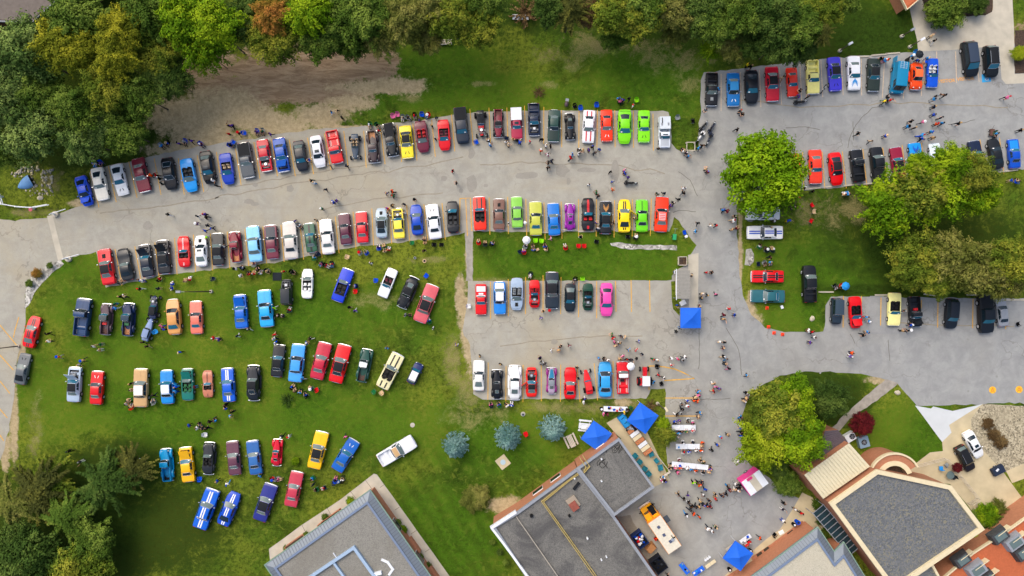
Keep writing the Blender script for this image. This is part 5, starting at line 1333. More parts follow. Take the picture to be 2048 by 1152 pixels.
for q in [(1785,408,54,7,'maple','lobed',"ragged yellow green maple reaching left over the lawn"), (1850,375,50,9,'turn','lobed',"yellow green maple above the ragged one"), (1885,388,50,8,'maple','lobed',"middle maple of the right group with dark hollows"),
          (1950,345,48,9,'turn','fine',"olive yellow maple at the right of the group"), (1905,325,34,10,'maple','lobed',"upper tip of the maple group over the parked cars"), (1965,390,38,7,'maple','broad',"right end of the maple group over the kerb"), (1840,330,30,10,'maple','fine',"narrow maple branch over the light blue coupe")]:
    add_tree(*q, name='maple_tree', group="group of maples on the right lawn")
for q in [(1838,520,58,6,'turn','fine',"olive oak with bare gaps left end of the lower right wood"), (1905,512,54,7,'olive','fine',"brown olive oak in the lower right wood"), (1960,535,58,7,'olive','fine',"yellow tipped oak in the lower right wood"), (2030,520,54,8,'turn','fine',"oak at the picture edge in the lower right wood"),
          (1880,558,42,6,'turn','fine',"low oak crown above the black pickups"), (2015,560,42,6,'olive','fine',"low olive crown above the silver sedan"), (1815,548,32,5,'turn','fine',"orange tinted low branch above the cream convertible")]:
    add_tree(*q, name='oak_tree', group="oaks of the wood on the right lawn")
add_tree(1560,826,56,7,'turn','broad',"round olive yellow tree beside the crowded plaza", name='maple_tree'); add_tree(1590,800,44,7,'maple','broad',"yellow green upper part tree beside the plaza road", name='maple_tree')
add_tree(1604,876,52,7,'maple','broad',"bright yellow green tree over the brown ribbed roof", name='maple_tree'); add_tree(1530,890,44,6,'lime','lobed',"lime yellow tree above the food trailer", name='maple_tree')
add_tree(1662,800,40,5,'dark','fine',"dark green bushy conifer beside the stone path", name='conifer_tree')
add_tree(1727,848,26,2.6,'red','fine',"dark red Japanese maple beside the stone path", name='maple_tree'); add_tree(1916,936,11,1.6,'red','fine',"dark red shrub beside the black sports car", cat='shrub', name='shrub')
for q in [(909,897,33,3.2,"left one of the three blue spruces on the lawn"), (1016,880,34,3.2,"middle blue spruce beside the concrete pad"), (1107,863,34,3.2,"right blue spruce beside the picnic table")]:
    add_tree(q[0], q[1], q[2], q[3], 'spruce', 'spruce', q[4], name='spruce_tree', group="blue spruces on the lawn", sz=1.3)
add_tree(951,999,27,1.4,'olive','broad',"rounded yellow olive shrub on the mown lawn", cat='shrub', name='shrub', sz=.7)
add_tree(570,803,17,1.6,'dark','twig',"thin small tree on the lawn beside the people in blue", name='small_tree'); add_tree(590,923,9,.6,'maple','fine',"small lime bush beside the crimson antique coupe", cat='shrub', name='shrub')
for q in [(70,985,70,5,'juniper',"brownish sprawling juniper at the lower left"), (205,968,72,5,'dark',"large sprawling juniper reaching towards the turquoise pickup"), (130,1035,60,5,'green',"sprawling juniper below the pale tarpaulin"), (20,1010,60,5,'olive',"brown juniper at the left picture edge"), (262,935,52,4,'juniper',"juniper branch tip near the turquoise pickup"), (90,960,60,4,'turn',"yellowish juniper boughs around the pale tarpaulin")]:
    add_tree(*q[:5], 'sprawl', q[5], name='juniper_tree', group="junipers at the lower left corner", sz=.6)
for q in [(60,1130,66,6,'dark',"dark green tree at the bottom left corner"), (150,1145,56,6,'turn',"yellow flecked tree at the bottom edge"), (30,1085,40,5,'dark',"dark low tree between the junipers and the corner"), (185,1085,40,5,'green',"green tree at the lower left lawn edge")]:
    add_tree(*q[:5], 'broad', q[5], group="trees at the bottom left corner")
add_tree(1331,872,24,3.0,'turn','fine',"slim yellow green tree beside the long white tables", name='small_tree', sx=.8, rot=1.2); add_tree(1328,848,14,2.4,'maple','fine',"small green tree behind the serving counter", name='small_tree')
add_tree(1892,18,42,2.0,'green','fine',"large green shrub in the mulch bed", cat='shrub', name='shrub'); add_tree(1905,28,14,1.6,'lime','fine',"small lime shrub at the bed edge", cat='shrub', name='shrub'); add_tree(1955,6,24,1.6,'dark','fine',"dark low shrub in the mulch bed", cat='shrub', name='shrub')
add_tree(2040,105,16,1.2,'lime','fine',"small yellow shrub in the right mulch bed", cat='shrub', name='shrub')
add_tree(1578,968,28,1.8,'green','broad',"green shrub beside the food trailer", cat='shrub', name='shrub'); add_tree(1560,940,20,1.5,'dark','broad',"dark shrub under the lime yellow tree", cat='shrub', name='shrub')
for k, (x0, y0, r0, l0, lb) in enumerate([(72,547,11,'orange',"round golden shrub in the pale stone bed"), (99,531,7,'green',"small round green shrub upper in the stone bed"), (57,567,8,'green',"small round green shrub lower in the stone bed"),
    (1970,1030,26,'maple',"green clipped hedge bush below the driveway"), (1985,1050,24,'dark',"dark part of the bush below the driveway"), (1948,1062,20,'maple',"bush at the cream parapet corner"), (1955,1040,20,'green',"bush beside the driveway wall"),
    (1995,1015,18,'olive',"olive end of the hedge below the driveway"), (1640,1010,14,'green',"shrub upper left of the glass pergola"), (1645,1040,12,'dark',"shrub left of the glass pergola"), (1655,1065,13,'green',"shrub below the glass pergola"), (1990,870,13,'brown',"dark twiggy bush in the pebble bed"),
    (2003,885,14,'brown',"second dark twiggy bush in the pebble bed"), (1978,848,12,'brown',"upper dark twiggy bush in the pebble bed"),
    (700,1002,9,'maple',"green shrub against the flat roofed hall, near the corner"), (650,1035,8,'green',"small shrub on the hall's long side"), (612,1070,7,'green',"low shrub halfway along the hall wall"), (572,1097,7,'green',"low shrub near the hall's far left corner"),
    (805,1060,10,'maple',"glossy green shrub on the hall's right side"), (795,1045,8,'green',"shrub nearest the hall's top corner, right side"), (840,1115,8,'green',"shrub beside the lower terracotta planter"), (855,1132,8,'green',"shrub at the bottom of the hall's right side"), (985,1085,7,'green',"small shrub left of the big gravel roof"), (1000,1105,7,'dark',"dark small shrub left of the gravel roof edge"), (1012,1125,7,'green',"lower small shrub left of the gravel roof edge"),
    (90,937,9,'lime',"pale shrub poking from the junipers")]):
    add_tree(x0, y0, r0, .7, l0, 'fine', lb, cat='shrub', name='shrub', sz=.9)
add_tree(1050,8,34,4,'brown','twig',"bare grey twiggy bush at the top centre", name='bare_bush', cat='shrub'); add_tree(1302,1088-276+0,14,.6,'brown','twig',"dried brown ornamental plant in the lawn corner by the lamp", cat='plant', name='dry_plant')
add_tree(1365,522,9,.7,'brown','twig',"dried grass plant in the square planter", cat='plant', name='dry_plant'); add_tree(1077,185,14,.3,'brown','twig',"bare stump shoots on the lawn above the navy car pickup", cat='plant', name='dry_plant')
# ------------------------------------------------------------------ buildings
def W(pts, h): return [Vector(P(x, y, h)) for x, y in pts]
def area2(p): return sum(p[i].x*p[(i+1) % len(p)].y - p[(i+1) % len(p)].x*p[i].y for i in range(len(p)))
def inset(pts, d):
    pts = list(pts); s = 1 if area2(pts) > 0 else -1; n = len(pts); out = []
    for i in range(n):
        a, b, c = pts[i-1], pts[i], pts[(i+1) % n]
        d1 = (b-a).normalized(); d2 = (c-b).normalized(); n1 = Vector((-d1.y, d1.x))*s; n2 = Vector((-d2.y, d2.x))*s
        m = n1+n2; m = m/max(.3, m.dot(m)/2) if m.length > 1e-6 else n1
        out.append(b + m*d)
    return out
def tri_top(mb, pts, z):
    loop = [Vector((p.x, p.y, z)) for p in pts]; b = len(mb.v); mb.v.extend([tuple(p) for p in loop])
    for t in tessellate_polygon([loop]):
        a, c, e = (loop[i] for i in t); mb.face(*[b+i for i in (t if (c-a).cross(e-a).z > 0 else t[::-1])])
def walls(mb, pts, z0, z1):
    n = len(pts)
    for i in range(n):
        a, c = pts[i], pts[(i+1) % n]; mb.poly([(a.x, a.y, z0), (c.x, c.y, z0), (c.x, c.y, z1), (a.x, a.y, z1)])
def building(name, label, poly, h, wallm, roofm, eave=.0, seam=0.0, cap=.35, capm=None, seamm=None, skip=(), windows=(), z0=0):
    pts = W(poly, h); c = sum(pts, Vector((0, 0)))/len(pts)
    root = empty(name, (c.x, c.y, z0)); pts = [p-c for p in pts]; H = h - z0
    ww = inset(pts, eave)
    mb = MB(); walls(mb, ww, 0, H-.02 if not seam else H-.5); O("wall", mb.mesh("wall"), root, wallm)
    inner = inset(pts, seam) if seam else pts
    mb = MB(); tri_top(mb, inner, H-.12 if seam else H-.15); O("roof", mb.mesh("roof"), root, roofm)
    n = len(pts)
    for i in range(n):
        if i in skip: continue
        a, b = pts[i], pts[(i+1) % n]; ia, ib = inner[i], inner[(i+1) % n]
        if seam:
            mb = MB(); mb.poly([(a.x, a.y, H-.45), (b.x, b.y, H-.45), (ib.x, ib.y, H), (ia.x, ia.y, H)]); mb.poly([(a.x, a.y, H-.75), (b.x, b.y, H-.75), (b.x, b.y, H-.45), (a.x, a.y, H-.45)])
            O("roof_edge", mb.mesh("roof_edge"), root, seamm)
            L = (b-a).length; k = int(L/.46); mb = MB()
            for j in range(1, k):
                t = j/k; p = a.lerp(b, t); q = ia.lerp(ib, t)
                # ribs run square to the edge
                d = (b-a).normalized(); nn = Vector((-d.y, d.x)); nn = nn if nn.dot(q-p) > 0 else -nn; q = p + nn*seam*.97
                if (q-ia).dot(d) < 0 or (q-ib).dot(d) > 0: continue
                w_ = d*.035
                mb.poly([(p.x-w_.x, p.y-w_.y, H-.40), (p.x+w_.x, p.y+w_.y, H-.40), (q.x+w_.x, q.y+w_.y, H+.03), (q.x-w_.x, q.y-w_.y, H+.03)])
                mb.poly([(p.x-w_.x, p.y-w_.y, H-.46), (p.x-w_.x, p.y-w_.y, H-.40), (q.x-w_.x, q.y-w_.y, H+.03), (q.x-w_.x, q.y-w_.y, H-.04)])
            struct(O("seam_ribs", mb.mesh("seam_ribs"), root, mat("seam_rib_metal", '#5d6672', rough=.5)), 'stuff')
            for (p, q, zz, wd, mm) in ((a, b, H-.47, .12, M_METALG), (ia, ib, H-.02, .32, mat('blue_grey_flashing', '#70809a', rough=.5, vary=.05))):
                d = (q-p).normalized(); nn = Vector((-d.y, d.x)); mid = (p+q)/2; an = math.atan2(d.y, d.x)
                O("gutter" if zz < H-.3 else "flashing", MB().box(mid.x, mid.y, zz, (q-p).length+wd*.9, wd, .12 + .002*i, rot=an).mesh("flashing"), root, mm)
        elif cap:
            d = (b-a).normalized(); sgn = 1 if area2(pts) > 0 else -1; nn = Vector((-d.y, d.x))*sgn; mid = (a+b)/2 + nn*(cap/2-.04)
            O("parapet", MB().box(mid.x, mid.y, H-.2, (b-a).length + .04, cap, .42 + .004*i, rot=math.atan2(d.y, d.x)).mesh("parapet"), root, capm or M_PARA)
    for (ei, t0, t1, zz0, zz1, gm) in windows:
        a, b = ww[ei], ww[(ei+1) % n]; d = (b-a).normalized(); sgn = 1 if area2(pts) > 0 else -1; nn = Vector((d.y, -d.x))*sgn
        p = a.lerp(b, t0) + nn*.02; q = a.lerp(b, t1) + nn*.02; mid = (p+q)/2
        fr = O("window", MB().box(mid.x, mid.y, zz0, (q-p).length, .14, zz1-zz0, rot=math.atan2(d.y, d.x)).mesh("window"), root, M_WHITE)
        k = max(1, int((q-p).length/1.2))
        for j in range(k):
            m_ = p.lerp(q, (j+.5)/k) + nn*.06
            O("pane", MB().box(m_.x, m_.y, zz0+.08, (q-p).length/k-.1, .06, zz1-zz0-.16, rot=math.atan2(d.y, d.x)).mesh("pane"), fr, gm)
    thing(root, label, "building"); LAND.append((c.x, c.y, label)) if False else None
    return root, c, H
# flat roofed hall at the bottom left
hall, hc, hH = building("hall_building", "flat roofed grey gravel hall with seamed blue metal edge at the bottom left", [(739,981),(527,1132),(768,1475),(980,1324)], 4.2, M_BRICK, M_GRAVROOF, eave=.5, seam=1.25, seamm=M_METAL,
    windows=((0,.1,.22,.9,2.6,M_GLASS),(0,.32,.42,.9,2.6,M_GLASS),(0,.55,.65,.9,2.6,M_GLASS),(0,.78,.88,.9,2.6,M_GLASS),(3,.55,.62,.9,2.6,M_GLASS),(3,.75,.82,.9,2.6,M_GLASS)))
def on_roof(root, c, H, name, pts, w, hgt, m, h):
    P_ = [Vector(P(x, y, h)) - c for x, y in pts]
    for a, b in zip(P_, P_[1:]):
        d = (b-a).normalized(); mid = (a+b)/2
        O(name, MB().box(mid.x, mid.y, H-.12, (b-a).length + w*.9, w, hgt + RND.uniform(0, .006), rot=math.atan2(d.y, d.x)).mesh(name), root, m)
M_PBLUE = mat("pale_blue_roof_curb", '#9ab2cc', rough=.5, vary=.05)
on_roof(hall, hc, hH, "roof_curb", [(570,1188),(708,1095),(790,1210)], .42, .5, M_PBLUE, 4.4); on_roof(hall, hc, hH, "roof_curb", [(667,1125),(730,1212)], .32, .42, M_PBLUE, 4.4); on_roof(hall, hc, hH, "roof_pipe", [(666,1107),(673,1117)], .10, .2, M_WHITE, 4.4)
on_roof(hall, hc, hH, "spilled_sealant", [(764,1121),(775,1126),(785,1140),(778,1150)], .35, .125, M_WHITE, 4.4); on_roof(hall, hc, hH, "roof_vent", [(752,1148),(760,1146)], .5, .4, M_WHITE, 4.4)
for k, (x0, y0) in enumerate(((662,1034),(655,1040),(590,1083))):
    x, y = P(x0, y0, .6); b = empty("brick_planter", (x, y, 0), math.atan2(151, 212)); O("brick_wall", MB().box(0, 0, 0, 3.4, .5, .9).mesh("brick_wall"), b, M_BRICK); O("soil", MB().box(0, 0, .9, 3.2, .36, .02).mesh("soil"), b, M_MULCH)
    thing(b, ["long low terracotta planter along the hall's long side near its corner", "terracotta planter directly below the first on the hall's side", "terracotta planter near the hall's far left end"][k], "planter")
for k, (x0, y0) in enumerate(((826,1093),(866,1150))):
    x, y = P(x0, y0, .8); b = empty("brick_planter", (x, y, 0), math.atan2(-171, 121)); O("brick_wall", MB().box(0, 0, 0, 2.6, 1.0, 1.0).mesh("brick_wall"), b, M_BRICK); O("soil", MB().box(0, 0, 1.0, 2.3, .7, .02).mesh("soil"), b, M_BRICK)
    thing(b, ["terracotta block planter on the hall's right side walk", "lowest terracotta planter on the hall's right side walk"][k], "planter")
# paving joints of the sidewalk
for (a, b) in (((731,960),(744,978)),((760,975),(770,968)),((700,982),(712,996)),((790,1020),(799,1014)),((822,1068),(834,1060)),((850,1104),(862,1096)),((654,1015),(662,1030)),((604,1050),(612,1066))):
    strip("pavement_joint", [a, b], .06, .024, mat('joint_dark', '#5f594e', rough=.9))
# two-part gravel roofed building in the middle of the bottom edge
m1, c1, H1 = building("club_building", "long dark gravel roofed building with yellow gas pipes at the bottom centre", [(1154,936),(1033,1024),(985,1053),(1120,1256),(1384,1256),(1228,1031)], 4.4, M_BRICK, M_GRAVROOFD, cap=.4, capm=M_PARA, eave=.05,
    windows=((0,.25,.42,1.0,2.4,M_GLASS),(0,.55,.72,1.0,2.4,M_GLASS)))
m2_, c2, H2 = building("kitchen_building", "square gravel roofed block joined to the long building beside the serving counter", [(1238,876),(1154,936),(1228,1031),(1308,974)], 5.0, M_BRICK, M_GRAVROOFD, cap=.35, capm=M_PARA, eave=.05, windows=((0,.3,.5,1.2,2.6,M_GLASS),))
M_GAS = mat("yellow_gas_pipe", '#b3a062', rough=.5)
for off in (0, 4):
    on_roof(m1, c1, H1, "gas_pipe", [(1168,938+off),(1140,958+off*.6),(1083+off,1003+off*.2),(1188+off*1.2,1152),(1250,1240)], .10, .3, M_GAS, 4.5)
on_roof(m1, c1, H1, "gas_pipe", [(1160,916),(1172,934),(1168,940)], .10, 1.0, M_GAS, 4.9); on_roof(m1, c1, H1, "gas_pipe", [(1166,912),(1179,932),(1168,944)], .10, 1.05, M_GAS, 4.9)
on_roof(m1, c1, H1, "conduit", [(1033,1034),(1115,1152),(1170,1232)], .12, .25, mat('bleached_pipe', '#a59e92', rough=.7), 4.5)
on_roof(m1, c1, H1, "edge_flashing", [(984,1056),(1010,1090),(1058,1156),(1090,1200)], .32, .46, M_WHITE, 4.5); on_roof(m1, c1, H1, "edge_flashing", [(984,1054),(1030,1024)], .45, .5, M_WHITE, 4.5)
x, y = P(1148, 1012, 4.7); O("roof_hatch", MB().box(x-c1.x, y-c1.y, H1-.12, 1.1, 1.2, .7, rot=.62).mesh("roof_hatch"), m1, mat("rusty_hatch", '#8c4a3c', rough=.7, vary=.15)); O("roof_hatch_base", MB().box(x-c1.x-.1, y-c1.y+.4, H1-.12, 1.5, 1.7, .3, rot=.62).mesh("roof_hatch_base"), m1, mat('hatch_base', '#9a8f80', rough=.8))
for (x0, y0, s) in ((1149,957,.14),(1139,1032,.2),(1063,1032,.25),(1175,1077,.14),(1203,1120,.12),(1213,1114,.12)):
    x, y = P(x0, y0, 4.6); O("roof_vent", MB().cyl((x-c1.x, y-c1.y, H1-.15), (x-c1.x, y-c1.y, H1+.35), s, s*.9, 10).mesh("roof_vent", 40), m1, M_BLACK if s > .15 else M_WHITE)
x, y = P(1153, 973, 4.6); O("roof_skylight", MB().box(x-c1.x, y-c1.y, H1-.13, 1.3, .4, .25, rot=.9).mesh("roof_skylight"), m1, M_VINYL)
for (x0, y0) in ((1203,918),(1203,962)):
    x, y = P(x0, y0, 5.1); O("roof_vent", MB().cyl((x-c2.x, y-c2.y, H2-.15), (x-c2.x, y-c2.y, H2+.3), .12, n=8).mesh("roof_vent", 40), m2_, M_WHITE)
for k, pts in enumerate([[(1205,905),(1202,925),(1207,930),(1195,922),(1212,915)],[(1232,900),(1236,896),(1245,900),(1240,898),(1226,897)]]):
    for q in range(3):
        x, y = P(pts[q][0], pts[q][1], 5.0); O("loose_cable", MB().tube([(x-c2.x+.6*math.cos(t*.9+k), y-c2.y+.5*math.sin(t*1.3+q), H2-.1) for t in range(8)], .03, 4).mesh("loose_cable"), m2_, M_BLACK)
# right-hand complex
m3, c3, H3 = building("church_hall_building", "large dark gravel roof framed by a cream parapet in the right complex", [(1753,939),(1658,1006),(1752,1134),(1787,1181),(1967,1058),(1901,971)], 6.2, M_BRICK, M_GRAVROOF2, cap=.62, capm=M_CREAM, eave=.1)
m3b, c3b, H3b = building("annex_building", "small dark gravel roof below the large cream framed roof", [(1863,1125),(1800,1170),(1830,1230),(1920,1230)], 5.0, M_BRICK, M_GRAVROOF2, cap=.35, capm=M_CREAM)
def ribbed(name, label, poly, h, m, wallm, n, ridge_edge=0, ribm=None):
    pts = W(poly, h); c = sum(pts, Vector((0, 0)))/len(pts); pts = [p-c for p in pts]; root = empty(name, (c.x, c.y, 0))
    mb = MB(); walls(mb, pts, 0, h-.05); O("wall", mb.mesh("wall"), root, wallm)
    a, b, c2_, d = pts
    for k in range(n):
        t0, t1 = k/n, (k+1)/n
        p0, p1, q1, q0 = a.lerp(b, t0), a.lerp(b, t1), d.lerp(c2_, t1), d.lerp(c2_, t0)
        mb = MB(); mb.poly([(p0.x, p0.y, h), (p1.x, p1.y, h), (q1.x, q1.y, h), (q0.x, q0.y, h)])
        e = (p1-p0)*.16; mb.poly([(p0.x, p0.y, h), (p0.x+e.x*.5, p0.y+e.y*.5, h+.09), (q0.x+e.x*.5, q0.y+e.y*.5, h+.09), (q0.x, q0.y, h)]); mb.poly([(p0.x+e.x*.5, p0.y+e.y*.5, h+.09), (p0.x+e.x, p0.y+e.y, h+.004), (q0.x+e.x, q0.y+e.y, h+.004), (q0.x+e.x*.5, q0.y+e.y*.5, h+.09)])
        O("roof_panel", mb.mesh("roof_panel"), root, m)
    thing(root, label, "building"); return root
ribbed("ribbed_annex", "cream ribbed metal roof between the dark ribbed roof and the big gravel roof", [(1608,950),(1698,886),(1740,933),(1646,998)], 5.2, mat("cream_ribbed_metal", '#cfc7aa', rough=.5, vary=.05), M_BRICK, 17)
ribbed("ribbed_annex", "dark brown ribbed metal roof under the yellow green tree", [(1631,924),(1650,862),(1676,860),(1696,885)], 3.8, mat("brown_ribbed_metal", '#5b5157', rough=.5, vary=.06), M_BRICK, 11)
# curved terracotta bay
cc = Vector(P(1790, 958, 4.5)); root = empty("curved_bay", (cc.x, cc.y, 0))
def arc(r0, r1, a0, a1, z0, z1, n=18):
    mb = MB(); A = [math.radians(lerp(a0, a1, i/n)) for i in range(n+1)]
    mb.grid([[(r1*math.cos(t), r1*math.sin(t), z1) for t in A], [(r0*math.cos(t), r0*math.sin(t), z1) for t in A]]); mb.grid([[(r1*math.cos(t), r1*math.sin(t), z0) for t in A], [(r1*math.cos(t), r1*math.sin(t), z1) for t in A]]); return mb
O("roof", arc(2.6, 3.55, 30, 160, 0, 4.4).mesh("roof", 40), root, M_BRICK); O("parapet", arc(3.55, 3.8, 28, 162, 4.1, 4.65).mesh("parapet", 40), root, M_CREAM); O("parapet", arc(1.9, 2.6, 20, 165, 3, 4.5).mesh("parapet", 40), root, M_CREAM); O("soil", arc(0, 1.9, 0, 180, .1, 3.4).mesh("soil"), root, M_MULCH)
thing(root, "curved terracotta bay with cream rim above the big gravel roof", "building")
m4, c4, H4 = building("school_building", "pale gravel roof with green trimmed seamed edge at the bottom right", [(1638,1056),(1536,1133),(1450,1196),(1490,1260),(1760,1260),(1790,1225),(1730,1151),(1690,1086),(1671,1105)], 4.6, M_BRICK, M_GRAVROOF3, eave=.4, seam=1.15, seamm=M_METAL)
b4 = sheet("brick_terrace", [[(1604,1041),(1632,1060),(1470,1180),(1440,1160),(1468,1142),(1505,1122),(1502,1114),(1543,1087)]], .05, M_BRICK, 2, .02); struct(b4)
for k, (x0, y0, w_, d_) in enumerate(((1583,1068,1.0,.9),(1520,1110,.9,.7),(1534,1100,.9,.7),(1484,1142,.9,.6))):
    x, y = P(x0, y0, .1); o = O("door_mat", MB().box(0, 0, .05, w_, d_, .05).mesh("door_mat"), None, mat('mat_dark', '#3a3429', rough=.9), (x, y, 0), (0, 0, .62)); thing(o, ["square dark grate in the brick terrace near the blue barrel", "left one of two dark grates beside the blue tent", "right one of two dark grates beside the blue tent", "dark red brown mat below the blue tent"][k], "grate")
m5, c5, H5 = building("terracotta_house", "terracotta roofed building with glass dormers at the bottom right corner", [(2120,985),(2012,1062),(1945,1105),(1880,1160),(1900,1270),(2120,1270)], 4.0, M_BRICK, mat("terracotta_roof", '#b5603a', rough=.8, vary=.1, vscale=4, bump=.25, bscale=8), cap=.2, capm=M_CREAM)
for k, (x0, y0, s, lb) in enumerate(((1925,1120,1.7,0),(1955,1140,1.9,1),(1975,1160,1.9,0),(2000,1072,1.8,0),(2030,1085,1.9,1),(2048,1105,1.9,0))):
    x, y = P(x0, y0, 4.6); x -= c5.x; y -= c5.y
    dr = O("dormer", MB().box(x, y, H5-.2, s*1.5, s, 1.0, rot=.62, top=.85).mesh("dormer"), m5, mat('dark_slate', '#3b3d40', rough=.6, vary=.3, vscale=3) if lb == 0 else M_PARA)
    O("glazing", MB().box(x, y, H5+.8, s*.9, s*.6, .05, rot=.62).mesh("glazing"), dr, M_GLASS_G); O("frame", MB().box(x-math.sin(.62)*-s*.5, y+math.cos(.62)*s*.5, H5-.1, s*1.3, .1, .97, rot=.62).mesh("frame"), dr, M_CREAM)
building("brown_roofed_house", "grey brown shingled roof corner with red brick gable at the top left corner", [(117,0),(60,51),(42,46),(-60,40),(-60,-80),(200,-80)], 6.5, mat('dark_red_brick', '#5b2a28', rough=.9, vary=.15), mat('brown_shingle', '#6d655f', rough=.9, vary=.12, vscale=2, bump=.3), cap=.15, capm=M_PARA, eave=.3)
building("tile_roofed_house", "orange tiled roof corner at the top right above the plaza", [(1796,-14),(1813,20),(1853,-14),(1853,-80),(1780,-80)], 2.8, M_BRICK, mat("orange_tiles", '#b5623c', rough=.8, vary=.1, vscale=3, bump=.4, bscale=5), cap=.12, capm=M_CREAM, eave=.3)
# shelter beside the road
x, y = P(1367, 569, 2.7); root = empty("road_shelter", (x, y, 0))
for k in range(9): O("roof_panel", MB().box(0, lerp(-2.1, 2.1, (k+.5)/9), 2.6, 1.95, .44, .06 + .01*(k % 2)).mesh("roof_panel"), root, mat("grey_shelter_roof", '#8d8b84', rough=.6, vary=.08))
for sx in (-.85, .85):
    for sy in (-2.0, 2.0): O("post", MB().cyl((sx, sy, 0), (sx, sy, 2.6), .05).mesh("post"), root, M_PARA)
O("gutter", MB().box(-1.02, 0, 2.56, .1, 4.6, .1).mesh("gutter"), root, M_WHITE); O("bench", MB().box(-.4, 0, .4, .5, 3.2, .06).mesh("bench"), root, M_CRUST)
thing(root, "grey ribbed roof shelter beside the road above the blue tent", "shelter")
# glass pergola
x, y = P(1672, 1060, 2.6); root = empty("glass_pergola", (x, y, 0), math.atan2(-(1100-1020), (1705-1637)))
O("beam", MB().box(0, 1.0, 2.5, 8.4, .1, .14).mesh("beam"), root, M_PARA); O("beam", MB().box(0, -1.0, 2.5, 8.4, .1, .14).mesh("beam"), root, M_PARA)
for k in range(11): O("rafter", MB().box(lerp(-4.1, 4.1, k/10), 0, 2.64, .07, 2.2, .08).mesh("rafter"), root, M_PARA)
for k in range(10): O("pane", MB().box(lerp(-3.7, 3.7, k/9), 0, 2.58, .72, 1.9, .02).mesh("pane"), root, mat('pergola_glass', '#20343a', rough=.15))
for sx in (-4, 4):
    for sy in (-1, 1): O("post", MB().box(sx, sy, 0, .1, .1, 2.5).mesh("post"), root, M_PARA)
thing(root, "glass pergola with grey rafters along the terracotta wall", "pergola")
# fenced patio with furniture
x, y = P(1868, 935, .8)
for k, (a, b) in enumerate((((1829,930),(1886,915)),((1886,915),(1905,938)),((1905,938),(1950,995)),((1950,995),(1935,1005)))):
    A = Vector(P(*a)); B = Vector(P(*b)); L = (B-A).length; root = empty("metal_fence", (A.x, A.y, 0), math.atan2(B.y-A.y, B.x-A.x))
    n = max(2, int(L/1.3))
    for j in range(n+1): O("post", MB().box(L*j/n, 0, 0, .06, .06, 1.3).mesh("post"), root, M_CRUST)
    for z in (.3, .8, 1.25): O("rail", MB().box(L/2, .04, z, L, .04, .05).mesh("rail"), root, M_CRUST)
    thing(root, ["brown metal patio fence, long side facing the lawn", "short patio fence side beside the black sports car", "patio fence side along the driveway", "patio fence end beside the gravel roof corner"][k], "fence")
struct(sheet("patio_paving", [[(1790,958),(1860,905),(1886,902),(1955,1000),(1935,1010),(1900,968)]], .022, M_CONC_T, 2, .02))
for k, (x0, y0, c_) in enumerate(((1893,930,'g'),(1882,936,'t'),(1898,949,'s'),(1908,955,'d'))):
    x, y = P(x0, y0, .4)
    if k == 2:
        root = empty("patio_table", (x, y, .02)); O("table_top", MB().cyl((0, 0, .7), (0, 0, .74), .6, n=20).mesh("table_top", 40), root, M_GLASS_G); O("leg", MB().cyl((0, 0, 0), (0, 0, .7), .05).mesh("leg"), root, M_PARA); thing(root, "round glass patio table inside the metal fence", "table")
    else:
        root = empty("patio_chair", (x, y, .02), .6+k); O("seat", MB().box(0, 0, .38, .55, .55, .08).mesh("seat"), root, cloth(c_)); O("backrest", MB().box(-.26, 0, .4, .07, .55, .5).mesh("backrest"), root, cloth(c_))
        for sx in (-.22, .22):
            for sy in (-.22, .22): O("leg", MB().cyl((sx, sy, 0), (sx, sy, .38), .02, n=5).mesh("leg"), root, M_PARA)
        thing(root, {0: "grey patio chair nearest the driveway fence", 1: "light blue patio chair left of the others", 3: "dark patio chair below the round table"}[k], "chair")
# ------------------------------------------------------------------ tents, tables, trailers, street furniture
def M_(c, **k): return cloth(c)
TENT = mat("tent_blue_cloth", '#0b62d8', rough=.75, vary=.04)
def tent(px, py, size, rot, label):
    x, y = P(px, py, 2.5); root = empty("canopy_tent", (x, y, .012), rot); s = size/2
    mb = MB(); n = 6
    for k in range(4):
        a = math.pi/2*k + math.pi/4; b = a + math.pi/2; A = Vector((s*1.4142*math.cos(a), s*1.4142*math.sin(a), 2.35)); B = Vector((s*1.4142*math.cos(b), s*1.4142*math.sin(b), 2.35)); T_ = Vector((0, 0, 2.95))
        G = []
        for i in range(n+1):
            t = i/n; p, q = A.lerp(T_, t), B.lerp(T_, t); G.append([tuple(p.lerp(q, j/4) - Vector((0, 0, .10*math.sin(math.pi*t)))) for j in range(5)])
        mb.grid(G); mb.poly([(A.x, A.y, 2.1), (B.x, B.y, 2.1), tuple(B), tuple(A)])
    O("canopy", mb.mesh("canopy", 20), root, TENT)
    for sx in (-1, 1):
        for sy in (-1, 1): O("leg", MB().cyl((sx*(s-.05), sy*(s-.05), 0), (sx*(s-.05), sy*(s-.05), 2.3), .025, n=6).mesh("leg"), root, M_WHITE)
    thing(root, label, "canopy tent", "blue canopy tents"); LAND.append((x, y, label.split(' beside')[0].split(' over')[0])); return root
tent(1382,636,3.0,0,"blue canopy tent beside the road shelter"); tent(1286,837,3.35,-.62+math.pi/2,"blue canopy tent over the serving counter"); tent(1193,873,3.3,-.62+math.pi/2,"blue canopy tent beside the picnic tables on the lawn"); tent(1477,1113,3.2,-.62+math.pi/2,"blue canopy tent beside the brick terrace")

